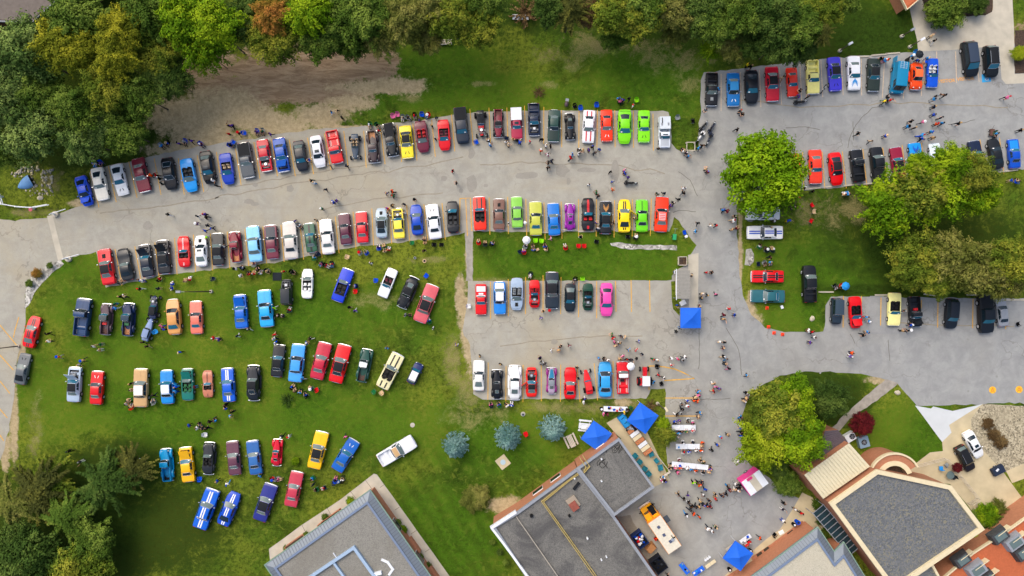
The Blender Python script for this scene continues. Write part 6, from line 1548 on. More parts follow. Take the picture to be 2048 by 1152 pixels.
def folding_table(px, py, L, wd, rot, label, top=M_WHITE, n=1, items=0, group="folding tables"):
    x, y = P(px, py, .75); root = empty("folding_table", (x, y, .012), rot)
    for k in range(n):
        xx = lerp(-L/2, L/2, (k+.5)/n); O("table_top", MB().box(xx, 0, .72, L/n-.03, wd, .04).mesh("table_top"), root, top)
    for sx in (-1, 1):
        for sy in (-1, 1): O("leg", MB().cyl((sx*(L/2-.15), sy*(wd/2-.06), 0), (sx*(L/2-.15), sy*(wd/2-.06), .72), .02, n=5).mesh("leg"), root, M_PARA)
    thing(root, label, "table", group); LAND.append((x, y, ' '.join(label.split()[:5])))
    R = random.Random(px)
    for k in range(items):
        c_ = R.choice('wtbwgkrw'); u = R.uniform(-L/2+.2, L/2-.2); v = R.uniform(-wd/3, wd/3); q = Vector((u, v, 0)); q.rotate(Matrix.Rotation(rot, 3, 'Z'))
        hgt = R.uniform(.05, .2)
        o = O("food_tray", MB().box(0, 0, 0, R.uniform(.2, .4), R.uniform(.15, .3), hgt, top=.9).mesh("food_tray"), None, cloth(c_), (x+q.x, y+q.y, .772), (0, 0, rot + R.uniform(-.3, .3)))
        thing(o, f"small {CNAME[c_]} tray lying on the {' '.join(label.split()[:6])}", "tray", "trays and boxes on " + ' '.join(label.split()[:5]))
folding_table(1367.5,855,3.6,.8,0,"upper white paired table with seated people on the plaza",n=2,items=4); folding_table(1375.5,893,3.6,.8,0,"middle white paired table with seated people on the plaza",n=2,items=2)
folding_table(1380,931.5,5.5,.78,-.1,"lower long white table of three parts crowded with diners",n=3,items=3); folding_table(1231,818,3.6,.78,-.03,"white table loaded with blue trays behind the cars",n=2,items=12)
folding_table(1491,1078,1.9,.7,.62,"white table with papers right of the lowest blue tent",items=5); folding_table(1463,1094,1.9,.6,.62,"pale grey table along the lowest blue tent",top=M_CONC)
folding_table(1421,1128,1.8,.5,.62,"cream bench table with three white buckets at the bottom",top=M_CREAM,n=2); folding_table(1369,1137,1.9,.75,-.9,"bright blue table left one at the bottom plaza edge",top=TENT,items=4); folding_table(1397,1142,1.9,.75,.62,"bright blue table right one at the bottom plaza edge",top=TENT,items=4)
folding_table(1174,856,1.8,.5,-.12,"white bench table left of the lawn tent",items=1)
for k, (x0, y0) in enumerate(((1411,1120),(1415,1117),(1419,1114))):
    x, y = P(x0, y0, .3); o = O("bucket", MB().cyl((0, 0, 0), (0, 0, .38), .15, .19, 12).mesh("bucket", 40), None, M_WHITE, (x, y, .012)); thing(o, "white bucket " + ["first", "second", "third"][k] + " in the row behind the cream bench table", "bucket", "white buckets behind the bench")
# serving counter and barbecue
x, y = P(1280, 882, .95); root = empty("serving_counter", (x, y, .03), -.93)
O("counter", MB().box(0, 0, 0, 4.6, 1.5, .9).mesh("counter"), root, M_VINYL)
for k in range(7): O("counter_tray", MB().box(lerp(-2.0, 2.0, k/6), 0, .9, .58, 1.46, .08).mesh("counter_tray"), root, [mat('rusty_foil', '#b8764c', rough=.6, vary=.35, vscale=6), M_WHITE, M_CREAM][k % 3])
thing(root, "long serving counter with white and rusty trays behind the kitchen", "counter"); LAND.append((x, y, "long serving counter"))
x, y = P(1263, 857, 1.0); root = empty("barbecue_smoker", (x, y, .03), -.93)
O("frame", MB().box(0, 0, .3, 1.9, 1.4, .55).mesh("frame"), root, M_BLACK); O("grill", MB().box(0, 0, .85, 1.7, 1.2, .06).mesh("grill"), root, M_ENG)
for k in range(7): 
    R = random.Random(k); O("cookware", MB().cyl((R.uniform(-.7, .7), R.uniform(-.5, .5), .92), (R.uniform(-.7, .7)*0+R.uniform(-.7, .7), R.uniform(-.5, .5), 1.0), .14, n=10).mesh("cookware"), root, [M_CHROME, M_WOODD, M_BLACK][k % 3])
for sx in (-.8, .8): 
    for sy in (-.6, .6): O("leg", MB().cyl((sx, sy, 0), (sx, sy, .3), .05).mesh("leg"), root, M_BLACK)
thing(root, "black barbecue crowded with pans beside the blue tent", "barbecue")
x, y = P(1249, 842, 1.0); root = empty("drinks_cooler", (x, y, .03), -.93); mb = MB()
mb.grid([[(lerp(-.95, .95, i/8), .62*math.cos(math.pi*j/8), .75+.35*math.sin(math.pi*j/8)) for j in range(9)] for i in range(9)]); O("lid", mb.mesh("lid", 50), root, mat('cooler_blue', '#1f8ad0', rough=.4)); O("box", MB().box(0, 0, .1, 1.9, 1.24, .66).mesh("box"), root, mat('cooler_blue_dark', '#135a96', rough=.5))
for k in (-.5, .3): O("handle", MB().box(k, 0, 1.08, .08, .5, .05).mesh("handle"), root, M_BLACK)
thing(root, "bright blue domed cooler at the head of the serving counter", "cooler")
struct(sheet("concrete_slab", [[(1213,846),(1245,828),(1262,842),(1296,905),(1282,912),(1232,868)]], .034, M_CONC_T, 2, .02))
# rail fence behind the seats
A = Vector(P(1300, 893)); B = Vector(P(1337, 940)); L = (B-A).length; root = empty("rail_fence", (A.x, A.y, .02), math.atan2(B.y-A.y, B.x-A.x))
for z in (.4, 1.0): O("rail", MB().box(L/2, 0, z, L, .08, .1).mesh("rail"), root, M_CRUST)
for j in range(4): O("post", MB().box(L*j/3, 0, 0, .1, .1, 1.05).mesh("post"), root, M_CRUST)
thing(root, "pale wooden rail fence between the teal seats and the small tree", "fence")
A = Vector(P(1337, 940)); B = Vector(P(1320, 952)); L = (B-A).length; root = empty("rail_fence", (A.x, A.y, .02), math.atan2(B.y-A.y, B.x-A.x)); O("rail", MB().box(L/2, 0, .9, L, .3, .08).mesh("rail"), root, M_CRUST); O("post", MB().box(.1, 0, 0, .1, .1, .9).mesh("post"), root, M_CRUST); O("post", MB().box(L-.1, 0, 0, .1, .1, .9).mesh("post"), root, M_CRUST); thing(root, "short end piece of the rail fence by the teal seats", "fence")
TEAL = mat("teal_plastic", '#1c7f90', rough=.5, vary=.06)
for k, (x0, y0, r, lb) in enumerate(((1302,907,.4,"largest teal chair at the end of the serving counter"),(1313,921,.7,"teal chair in the middle beside the rail fence"),(1321,935,.2,"teal chair lowest beside the rail fence end"),(1270,911,2.4,"teal chair topmost against the kitchen wall"),(1279,923,2.4,"second teal chair down along the kitchen wall"),(1289,937,2.6,"third teal chair down along the kitchen wall"),(1297,947,2.3,"lowest teal chair along the kitchen wall"))):
    x, y = P(x0, y0, .5); root = empty("armchair", (x, y, .03), r); s = 1.15 if k in (0, 2) else .95
    O("seat", MB().box(0, 0, .32, .62*s, .6*s, .12).mesh("seat"), root, TEAL); O("backrest", MB().box(-.3*s, 0, .35, .1, .7*s, .55).mesh("backrest"), root, TEAL)
    for sy in (-1, 1): O("armrest", MB().box(0, sy*.34*s, .42, .62*s, .08, .22).mesh("armrest"), root, TEAL)
    for sx in (-.24, .24):
        for sy in (-.24, .24): O("leg", MB().box(sx*s, sy*s, 0, .06, .06, .32).mesh("leg"), root, TEAL)
    thing(root, lb, "chair", "teal armchairs behind the kitchen")
# food trailer
x, y = P(1510, 966, 2.6); root = empty("food_trailer", (x, y, .012), .62)
O("body", MB().box(0, 0, .4, 3.2, 2.4, 2.1).mesh("body"), root, mat('trailer_pink', '#e63a94', rough=.4)); 
for k, mm in enumerate((M_WHITE, M_CONC, M_WHITE)): O("roof_panel", MB().box(lerp(-1.05, 1.05, k/2)+.02, 0, 2.5 + .03*(k == 1), 1.08, 2.44, .07).mesh("roof_panel"), root, mm)
O("awning", MB().poly([(-1.65, -1.35, 2.05), (-1.65, 1.3, 2.05), (-1.0, 1.3, 2.5), (-1.0, -1.35, 2.5)]).poly([(-1.65, -1.35, 2.05), (-1.65, 1.3, 2.05), (-1.65, 1.3, 1.95), (-1.65, -1.35, 1.95)]).mesh("awning"), root, mat('awning_pink', '#ee4aa8', rough=.6))
O("serving_hatch", MB().box(-1.62, 0, 1.1, .08, 1.8, .7).mesh("serving_hatch"), root, M_BLACK); O("roof_vent", MB().box(-.3, 1.0, 2.57, .9, .35, .15).mesh("roof_vent"), root, mat('trailer_pink2', '#c42a72', rough=.5))
for sy in (-1, 1): add_wheel(root, .1, sy*1.12, .33)
O("drawbar", MB().tube([(-1.6, 0, .45), (-2.4, 0, .42)], .06).mesh("drawbar"), root, M_BLACK)
thing(root, "white roofed food trailer with bright pink awning on the plaza", "food trailer"); LAND.append((x, y, "pink awning food trailer"))
# bus turned food truck
fx, fy = P(1291, 1013, 1.6); rx, ry = P(1347, 1095, 1.6); ln = math.hypot(fx-rx, fy-ry); root = empty("food_bus", ((fx+rx)/2, (fy+ry)/2, .012), math.atan2(fy-ry, fx-rx)); YEL = paint('#f0a80c')
O("box_body", MB().box(-ln/2+2.75, 0, .5, 5.5, 2.35, 2.1).mesh("box_body"), root, mat('bus_orange_side', '#e8953a', rough=.45)); O("roof", MB().box(-ln/2+2.75, 0, 2.6, 5.42, 2.22, .06).mesh("roof"), root, mat('bus_cream_roof', '#d8d2bf', rough=.6, vary=.08, vscale=3))
O("cab", MB().box(ln/2-1.45, 0, .5, 1.3, 2.1, 1.55, top=.92).mesh("cab"), root, YEL); O("hood", MB().box(ln/2-.55, 0, .5, 1.1, 1.9, .75, top=.92).mesh("hood"), root, YEL); O("hood_panel", MB().box(ln/2-.55, .55, 1.26, .9, .8, .02).mesh("hood_panel"), root, YEL); O("hood_panel", MB().box(ln/2-.9, -.5, 1.5, 1.3, .9, .6, top=.9).mesh("hood_panel"), root, M_BLACK)
O("windshield", MB().box(ln/2-.92, .35, 1.25, .25, 1.0, .75, top=.8).mesh("windshield"), root, M_GLASS); O("bumper", MB().box(ln/2+.06, 0, .45, .14, 2.2, .28).mesh("bumper"), root, M_CHROME); O("stripe", MB().box(ln/2-1.3, .02, 2.04, 1.4, .07, .05).mesh("stripe"), root, paint('#c8101c'))
for k, (u, v) in enumerate(((-.4, .1), (-1.8, .1), (-3.1, -.15))): O("roof_hatch", MB().box(u+.9, v, 2.66, .42, .42, .1).mesh("roof_hatch"), root, mat('hatch_grey', '#4a5470', rough=.6))
O("roof_vent", MB().cyl((-2.1, -.55, 2.66), (-2.1, -.55, 2.9), .24, n=12).mesh("roof_vent"), root, M_CHROME); O("exhaust_fan", MB().box(-1.8, -.75, 2.66, .5, .1, .15).box(-2.0, -.85, 2.66, .1, .5, .2).mesh("exhaust_fan"), root, M_BLACK)
O("serving_shutter", MB().box(.55, -1.55, 2.0, 1.0, .8, .05, rot=0).mesh("serving_shutter"), root, mat('shutter_grey', '#3c4650', rough=.6))
for u in (ln/2-1.0, -ln/2+1.4):
    for sy in (-1, 1): add_wheel(root, u, sy*.98, .45, .26)
for sy in (-1, 1): O("mirror", MB().box(ln/2-.4, sy*1.25, 1.4, .1, .2, .3).mesh("mirror"), root, M_BLACK); O("headlight", MB().dome((ln/2+.03, sy*.75, .95), .05, .12, .12, 8, 4, True).mesh("headlight"), root, M_HEAD)
O("rear_step", MB().box(-ln/2-.35, .6, .3, .6, .8, .1).mesh("rear_step"), root, M_WHITE)
thing(root, "old yellow fronted bus with a long white food truck body beside the dumpster", "food truck"); LAND.append((root.location.x, root.location.y, "yellow fronted food bus"))
# dumpster, pallet boxes, bin
def skip_bin(px, py, L, w, h, rot, m, name, label, fill=None):
    x, y = P(px, py, h*.8); root = empty(name, (x, y, .02), rot); t = .08
    O("floor_plate", MB().box(0, 0, .05, L, w, .08).mesh("floor_plate"), root, m)
    for sy in (-1, 1): O("side_wall", MB().box(0, sy*(w/2-t/2), .05, L, t, h).mesh("side_wall"), root, m)
    for sx in (-1, 1): O("end_wall", MB().box(sx*(L/2-t/2), 0, .05, t, w-2*t-.004, h-.01).mesh("end_wall"), root, m)
    thing(root, label, "bin")
    if fill:
        R = random.Random(5)
        for k in range(22 if 'b' in fill else 9):
            c_ = R.choice(fill); u, v = R.uniform(-L/2+.35, L/2-.35), R.uniform(-w/2+.3, w/2-.3); q = Vector((u, v, 0)); q.rotate(Matrix.Rotation(rot, 3, 'Z')); s = R.uniform(.16, .3)
            o = O("rubbish_bag", cached(('bag', k % 4), lambda: MB().dome((0, 0, 0), 1, .8, .7, 9, 6, True).mesh("rubbish_bag", 60)), None, cloth(c_), (x+q.x, y+q.y, h*.62 + s*.3 + (.15 if k > 11 else 0)), (R.uniform(-.4, .4), R.uniform(-.4, .4), R.uniform(0, 3)), (s, s, s)); thing(o, f"{CNAME[c_]} rubbish bag heaped in the {' '.join(label.split()[:3])}", "rubbish bag", f"bags in the {label.split()[0]} {label.split()[1]} dumpster")
        O("rubbish_fill", MB().box(0, 0, .1, L-.2, w-.2, h*.6).mesh("rubbish_fill"), root, M_BLACK)
    return root
skip_bin(1280,1079,2.2,1.7,1.3,-.93,mat('dumpster_blue', '#0c2c66', rough=.5, vary=.1),"dumpster","deep blue open dumpster full of rubbish beside the food bus","wtwbgr")
skip_bin(1317,1129,2.2,1.9,1.3,-.93,mat('dumpster_black', '#10182a', rough=.5),"dumpster","dark open dumpster with black bags at the yard bottom","kkdn")
x, y = P(1302, 1097, .8); root = empty("cardboard_stack", (x, y, .02), .62)
for k in range(5): O("carton", MB().box(0, 0, .2*k, 1.5-.08*k, 1.2-.06*k, .19, rot=.05*k).mesh("carton"), root, mat('cardboard', '#a9784a', rough=.85, vary=.1))
thing(root, "stack of flattened brown cartons between the two dumpsters", "cartons")
x, y = P(1312, 1078, .3); o = O("red_crate", MB().box(0, 0, 0, .5, .4, .3).box(0, 0, .3, .44, .34, .02).mesh("red_crate"), None, cloth('r'), (x, y, .02), (0, 0, .6)); thing(o, "small red crate between the food bus and the blue dumpster", "crate")
# tractor
fx, fy = P(1289, 734, .8); rx, ry = P(1289, 771, .8); ang = math.atan2(fy-ry, fx-rx); root = empty("tractor", ((fx+rx)/2, (fy+ry)/2, .012), ang); RED = paint('#c8202c')
O("hood", MB().box(.75, 0, .75, 1.35, .62, .55, top=.93).mesh("hood"), root, RED); O("chassis", MB().box(0, 0, .5, 2.6, .4, .3).mesh("chassis"), root, M_BLACK)
for sy in (-1, 1): O("fender", MB().box(-.75, sy*.62, 1.15, 1.1, .34, .08).mesh("fender"), root, RED); add_wheel(root, 1.05, sy*.62, .36, .24); 
for sy in (-1, 1): O("wheel", wheel_mesh(.68, .40), root, M_TYRE, (-.75, sy*.85, .68)); O("rim", rim_mesh(.68, .40), root, RED, (-.75, sy*.85, .68))
O("seat", MB().box(-.8, 0, 1.0, .45, .45, .12).box(-1.0, 0, 1.1, .1, .45, .35).mesh("seat"), root, M_BLACK)
O("canopy", MB().box(-.55, 0, 2.2, 1.5, 1.15, .07, top=.96).mesh("canopy"), root, M_WHITE)
for sx in (-1.15, .05):
    for sy in (-.45, .45): O("canopy_post", MB().cyl((sx, sy, 1.0), (sx, sy, 2.2), .025, n=5).mesh("canopy_post"), root, M_WHITE)
O("exhaust_pipe", MB().cyl((.9, .18, 1.25), (.9, .18, 1.8), .035).mesh("exhaust_pipe"), root, M_BLACK); O("steering_wheel", MB().tube([(-.25, .2*math.cos(t*.6), 1.35+.2*math.sin(t*.6)) for t in range(12)], .02, 4).mesh("steering_wheel"), root, M_BLACK)
thing(root, "small red farm tractor with white canopy at the end of the centre row", "tractor"); LAND.append((root.location.x, root.location.y, "small red tractor"))
# motorcycles and scooters
def moto(px, py, ang, c, label, name="motorcycle"):
    x, y = P(px, py, .5); root = empty(name, (x, y, .012), math.radians(ang)); pm = paint(HEX.get(c, c))
    for u in (-.72, .74): add_wheel(root, u, 0, .31, .15)
    mb = MB(); mb.dome((.12, 0, .72), .36, .17, .20, 10, 6, True); O("fuel_tank", mb.mesh("fuel_tank", 60), root, pm)
    O("seat", MB().box(-.42, 0, .68, .72, .3, .14, top=.8).mesh("seat"), root, M_BLACK); O("engine", MB().box(.05, 0, .28, .55, .4, .34, top=.8).mesh("engine"), root, M_ENG)
    O("handlebar", MB().tube([(.35, -.40, 1.0), (.5, -.2, .98), (.55, 0, .9), (.5, .2, .98), (.35, .40, 1.0)], .018, 5).mesh("handlebar"), root, M_CHROME); O("fork", MB().tube([(.55, .08, .9), (.74, .08, .31)], .03, 5).tube([(.55, -.08, .9), (.74, -.08, .31)], .03, 5).mesh("fork"), root, M_CHROME)
    O("headlight", MB().dome((.68, 0, .82), .09, .09, .09, 8, 5, True).mesh("headlight", 60), root, M_HEAD); O("fender", MB().box(-.85, 0, .6, .5, .2, .05, top=.8).mesh("fender"), root, pm)
    for sy in (-1, 1): O("pannier", MB().box(-.72, sy*.24, .45, .45, .16, .3, top=.9).mesh("pannier"), root, pm); O("exhaust_pipe", MB().tube([(.2, sy*.18, .3), (-.9, sy*.22, .28)], .04, 6).mesh("exhaust_pipe"), root, M_CHROME)
    thing(root, label, "motorcycle", "motorcycles around the show")
moto(1407,252,50,'k',"black touring motorcycle, left of the two at the grass corner"); moto(1424,254,60,'n',"navy blue motorcycle, right of the two at the grass corner")
moto(1400,274,235,'w',"pale motorcycle below the pair at the grass corner"); moto(1262,366,0,'k',"black and white motorcycle in the middle of the upper road"); moto(1601,204,8,'k',"black motorcycle in front of the cream car pickup"); moto(1418,279,245,'n',"dark motorcycle beside the rail frame at the grass corner")
# bicycles
def bike(px, py, ang, c, label):
    x, y = P(px, py, .4); root = empty("bicycle", (x, y, .015), math.radians(ang)); 
    for u in (-.5, .52): O("wheel", wheel_mesh(.33, .05), root, M_TYRE, (u, 0, .33))
    O("frame", MB().tube([(-.5, 0, .33), (-.1, 0, .75), (.4, 0, .8), (.52, 0, .33)], .022, 5).tube([(-.1, 0, .75), (0, 0, .3), (.4, 0, .8)], .022, 5).tube([(0, 0, .3), (-.5, 0, .33)], .018, 5).mesh("frame"), root, paint(HEX.get(c, c)))
    O("saddle", MB().box(-.14, 0, .85, .26, .14, .06, top=.8).mesh("saddle"), root, M_BLACK); O("handlebar", MB().tube([(.32, -.28, .98), (.42, 0, .95), (.32, .28, .98)], .016, 5).mesh("handlebar"), root, M_BLACK)
    thing(root, label, "bicycle")
bike(1905,49,85,'b',"blue bicycle standing on the plaza below the mulch bed"); bike(1769,206,20,'d',"bicycle lying flat beside the person in yellow"); bike(1647,178,60,'s',"silver bicycle right of the cream car pickup")
# lamp posts: base and top stand one above the other
def lamp_post(px, py, hgt, label, arm=0.9, adir=180, disc=True, head=M_PARA):
    x, y = P(px, py); root = empty("lamp_post", (x, y, .005)); O("base", MB().cyl((0, 0, 0), (0, 0, .35), .28, .24, 14).mesh("base", 40), root, M_CONC)
    O("pole", MB().cyl((0, 0, .35), (0, 0, hgt), .10, .06, 8).mesh("pole", 50), root, mat('lamp_pole_brown', '#4c4338', rough=.6)); a = math.radians(adir)
    O("arm", MB().tube([(0, 0, hgt-.05), (arm*math.cos(a), arm*math.sin(a), hgt+.08)], .04).mesh("arm"), root, M_PARA); O("lamp_head", MB().box(arm*math.cos(a), arm*math.sin(a), hgt, .75, .34, .14, rot=a, top=.85).mesh("lamp_head"), root, head)
    thing(root, label, "lamp post", "lamp posts of the parking lots")
lamp_post(423,583,8.4,"tall lamp post standing on the lawn above the salmon coupe"); lamp_post(1315,807,6.5,"lamp post on the lawn corner beside the tractor",.3,120,head=M_CREAM); lamp_post(1679,102,2.5,"low lamp post on the lawn above the violet coupe",.5,30,head=M_WHITE); lamp_post(1819,94,2.6,"low lamp post on the lawn beside the plaza edge",.5,30,head=M_WHITE); lamp_post(1803,73,2.2,"low lamp post upper one near the plaza",.5,30)
lamp_post(38,692,4.5,"lamp post at the left road beside the red sports coupe",.6,90,head=mat('lamp_pale', '#a9c4dc', rough=.5)); lamp_post(1516,107,4,"lamp post at the edge of the wood above the black coupe",.3,60)
for k, (x0, y0) in enumerate(((825,850),(1124,877-4),(1046,828))):
    if k == 1: continue
    x, y = P(x0, y0); o = O("manhole_cover", MB().cyl((0, 0, 0), (0, 0, .05), .35, n=18).cyl((0, 0, .05), (0, 0, .09), .1, n=10).mesh("manhole_cover", 40), None, M_CONC, (x, y, .0)); thing(o, ["round pale cover set in the open lawn below the tiny car", "", "round cover in the lawn left of the middle spruce row"][k], "cover")
# gate discs with bars at the left entrance
for k, (x0, y0, a, lb) in enumerate(((108,428,18,"upper gate with white disc base and bar at the left entrance"),(134,517,16,"lower gate with white disc base and bar at the left entrance"))):
    x, y = P(x0, y0, .5); root = empty("barrier_gate", (x, y, .02), math.radians(a)); O("base", MB().cyl((0, 0, 0), (0, 0, .35), .5, .46, 18).mesh("base", 40), root, M_CONC); O("post", MB().cyl((0, 0, .35), (0, 0, 1.1), .12).mesh("post"), root, M_WHITE); O("bar", MB().box(.9, 0, 1.0, 2.6, .09, .1).mesh("bar"), root, M_WHITE)
    thing(root, lb, "gate")
# white fence round the corner lawn, upturned hull, stones
pts = [(-12,372),(-2,392),(3,408),(32,413),(62,415),(95,409)]
for k, (a, b) in enumerate(zip(pts, pts[1:])):
    A = Vector(P(*a, .8)); B = Vector(P(*b, .8)); L = (B-A).length; root = empty("white_rail_fence", (A.x, A.y, .0), math.atan2(B.y-A.y, B.x-A.x))
    for z in (.45, .85): O("rail", MB().box(L/2, 0, z, L-.02, .12, .10).mesh("rail"), root, M_WHITE)
    O("post", MB().box(0, 0, 0, .22, .22, 1.0, top=.9).mesh("post"), root, M_WHITE); thing(root, "white rail fence section, " + ["at the picture edge top", "second from the picture edge", "third section below the blue hull", "fourth section with the red sign behind", "last section nearest the gate"][k], "fence", "white rail fence round the corner lawn")
x, y = P(62, 418, .8); root = empty("garden_sign", (x, y, 0)); O("post", MB().cyl((0, 0, 0), (0, 0, .9), .04).mesh("post"), root, M_WHITE); O("sign_face", MB().cyl((0, -.1, .9), (0, -.1, .95), .3, n=14).mesh("sign_face"), root, mat('sign_redpink', '#b0505a', rough=.6, vary=.3, vscale=8)); thing(root, "small round red and grey sign beside the white rail fence", "sign")
x, y = P(48, 367, .3); root = empty("upturned_hull", (x, y, 0), math.radians(28)); mb = MB(); G = []
for i in range(13):
    t = i/12; w_ = .95*math.sin(math.pi/2*min(1, t*1.15))**.8; G.append([(-1.3 + 2.6*t - .35*(1-math.cos(math.pi*(j/10-.5)))*(t), w_*math.cos(math.pi*j/10), .02 + .75*t**.6*math.sin(math.pi*j/10)) for j in range(11)])
mb.grid(G); O("hull", mb.mesh("hull", 60), root, mat('faded_blue_hull', '#5f8fc0', rough=.5, vary=.08)); O("hull_end", MB().poly([(1.22, .9*math.cos(math.pi*j/10), .02+.7*math.sin(math.pi*j/10)) for j in range(11)]).mesh("hull_end"), root, M_BLACK); thing(root, "faded blue upturned boat hull among stones on the corner lawn", "boat")
R = random.Random(3); STONE = [mat('stone_pale', '#b9b29c', rough=.9, vary=.2, vscale=9), mat('stone_grey', '#8a8880', rough=.9, vary=.2, vscale=9), mat('stone_yellow', '#c9bd90', rough=.9, vary=.15, vscale=9)]
def stone_me(k):
    def f():
        rr = random.Random(k); mb = MB(); mb.dome((0, 0, 0), 1, .8, .6, 7, 4, True); mb.v = [tuple(c*rr.uniform(.8, 1.15) for c in p) for p in mb.v]; return mb.mesh("stone", 40)
    return cached(('stone', k), f)
for k in range(130):
    cx, cy, a, b = R.choice(((45,345,22,12),(95,350,12,10),(75,370,30,12),(85,378,26,14),(60,340,20,8),(92,372,10,20))); x0, y0 = cx + R.uniform(-1, 1)*a, cy + R.uniform(-1, 1)*b
    x, y = P(x0, y0); s = R.uniform(.09, .26); o = O("stone", stone_me(k % 5), None, R.choice(STONE), (x, y, s*.3), (R.uniform(-.3, .3), R.uniform(-.3, .3), R.uniform(0, 3)), (s, s, s)); thing(o, "pale loose stone scattered " + ("above the blue hull" if y0 < 352 and x0 < 80 else ("in the earth patch right of the blue hull" if y0 < 366 else "below and right of the blue hull")), "stone", "stones round the upturned hull")
for k, (x0, y0) in enumerate(((81,396),(1567+57,637),(1563,614),(1794,785))):
    x, y = P(x0, y0); o = O("boulder" if k != 2 else "white_box", stone_me(k) if k != 2 else MB().box(0, 0, 0, 1, .8, .6).mesh("white_box"), None, STONE[0] if k != 2 else M_WHITE, (x, y, .12 if k != 2 else .01), (0, 0, k), (.5, .45, .4)); thing(o, ["round grey boulder below the stones near the hull", "tan boulder on the grass edge below the black pickup", "white box on the grass below the teal coupe", "pale boulder at the tip of the lawn by the stone path"][k], "boulder" if k != 2 else "box")
# cones, wheel stops, planters, small items
for k, (x0, y0) in enumerate(((1535,616),(1538,654),(1549,666),(1566,669))):
    x, y = P(x0, y0, .2); o = empty("traffic_cone", (x, y, .012)); O("cone", MB().cyl((0, 0, .04), (0, 0, .6), .2, .04, 12).mesh("cone", 50), o, mat('cone_orange', '#f0421c', rough=.5)); O("base", MB().box(0, 0, 0, .5, .5, .04).mesh("base"), o, mat('cone_orange', '')); thing(o, ["orange cone on the grass below the teal coupe", "uppermost orange cone on the road bend", "middle orange cone on the road bend", "lowest orange cone on the road bend"][k], "traffic cone")
for k, (x0, y0, L, a, lb) in enumerate(((1652,584,2.3,0,"concrete kerb block right of the lone black pickup"),(1764,590,2.2,0,"concrete kerb block left of the cream convertible"),(1860,590,2.0,-8,"concrete kerb block under the oak"),(1722,114,2.4,4,"pale kerb block behind the blue bird coupe"),(1758,110,2.4,4,"pale kerb block behind the dark green coupe"),(1785,107,2.2,4,"pale kerb block behind the teal van"),
        (1590,382,2.4,6,"kerb block below the half hidden orange coupe"),(1625,377,2.4,6,"kerb block below the coral coupe"),(1664,373,2.4,6,"kerb block below the red modern coupe"),(1702,370,2.4,6,"kerb block below the black classic pickup"),(1740,367,2.2,6,"kerb block below the black modern pickup"),(2016,342,3.0,6,"kerb block below the blue coupe at the picture edge"),(2030,600,3.0,0,"kerb block above the silver sedan's empty bay"),(1950,590,2.6,-3,"kerb block behind the crew cab pickup"),(1090,590-125,2.6,0,"kerb block behind the purple antique coupe"),(1137,460,2.4,0,"kerb block below the black and red roadster"),(1172,463,2.4,0,"kerb block behind the gold bird coupe"))):
    x, y = P(x0, y0); o = O("wheel_stop", MB().box(0, 0, 0, L, .2, .14, top=.96).mesh("wheel_stop"), None, M_CONC, (x, y, .006), (0, 0, math.radians(a))); thing(o, lb, "kerb block", "concrete wheel stops of the lots")
x, y = P(1365, 522, .3); o = empty("square_planter", (x, y, .01), 0)
for a in range(4): O("board", MB().box(0, .62, 0, 1.34, .1, .5).mesh("board"), o, M_CRUST, None, (0, 0, a*math.pi/2))
O("soil", MB().box(0, 0, 0, 1.15, 1.15, .4).mesh("soil"), o, M_MULCH); thing(o, "square timber planter at the end of the middle lawn", "planter")
x, y = P(1381, 293, .5); o = empty("wooden_surround", (x, y, .01), .0)
for a in range(4): O("rail", MB().box(0, .6, .6, 1.3, .1, .1).mesh("rail"), o, M_CRUST, None, (0, 0, a*math.pi/2)); O("post", MB().box(.6, .6, 0, .12, .12, .75).mesh("post"), o, M_CRUST, None, (0, 0, a*math.pi/2))
thing(o, "square wooden rail frame at the lawn corner beside the road", "frame")
x, y = P(1006, 924); o = empty("concrete_pad", (x, y, 0), math.radians(38)); O("slab", MB().box(0, 0, 0, 1.7, 1.75, .12).mesh("slab"), o, M_CONC_T); O("metal_cover", MB().cyl((0, 0, .12), (0, 0, .14), .42, n=8).mesh("metal_cover"), o, mat('pad_blue', '#a9c0cc', rough=.5)); thing(o, "square concrete pad with pale blue cover below the middle spruce", "concrete pad")
def picnic(px, py, a, label, m=M_CRUST):
    x, y = P(px, py, .7); o = empty("picnic_table", (x, y, .0), math.radians(a))
    for k in range(4): O("plank", MB().box(0, lerp(-.32, .32, k/3), .72, 1.9, .18, .05).mesh("plank"), o, m)
    for sy in (-1, 1): O("bench", MB().box(0, sy*.75, .42, 1.9, .26, .05).mesh("bench"), o, m)
    for sx in (-.7, .7): O("leg", MB().box(sx, 0, 0, .08, 1.5, .08).box(sx, 0, .6, .08, .7, .1).box(sx, .2, .05, .08, .08, .65).box(sx, -.2, .05, .08, .08, .65).mesh("leg"), o, m)
    thing(o, label, "picnic table")
picnic(1142,882,-65,"grey wooden picnic table beside the right blue spruce"); picnic(1170,852,-6,"wooden picnic table left of the lawn tent", M_WHITE)
for k, (x0, y0, a, lb) in enumerate(((1700,874,30,"white air conditioning unit with round fan beside the cream ribbed roof"),(1727,884,15,"blue grey air conditioning box on the lawn beside the ribbed roof"))):
    x, y = P(x0, y0, .6); o = empty("air_conditioner", (x, y, .01), math.radians(a)); O("housing", MB().box(0, 0, 0, 1.5, 1.2 if k == 0 else 1.6, .8).mesh("housing"), o, M_WHITE if k == 0 else mat('ac_blue', '#7c98ad', rough=.5)); O("fan_grille", MB().cyl((.25*(1-k), 0, .8), (.25*(1-k), 0, .83), .42, n=18).mesh("fan_grille"), o, M_BLACK)
    for q in range(3): O("fan_blade", MB().box(.25*(1-k), 0, .835, .72, .08, .015, rot=q*1.05).mesh("fan_blade"), o, M_PARA)
    thing(o, lb, "air conditioner")
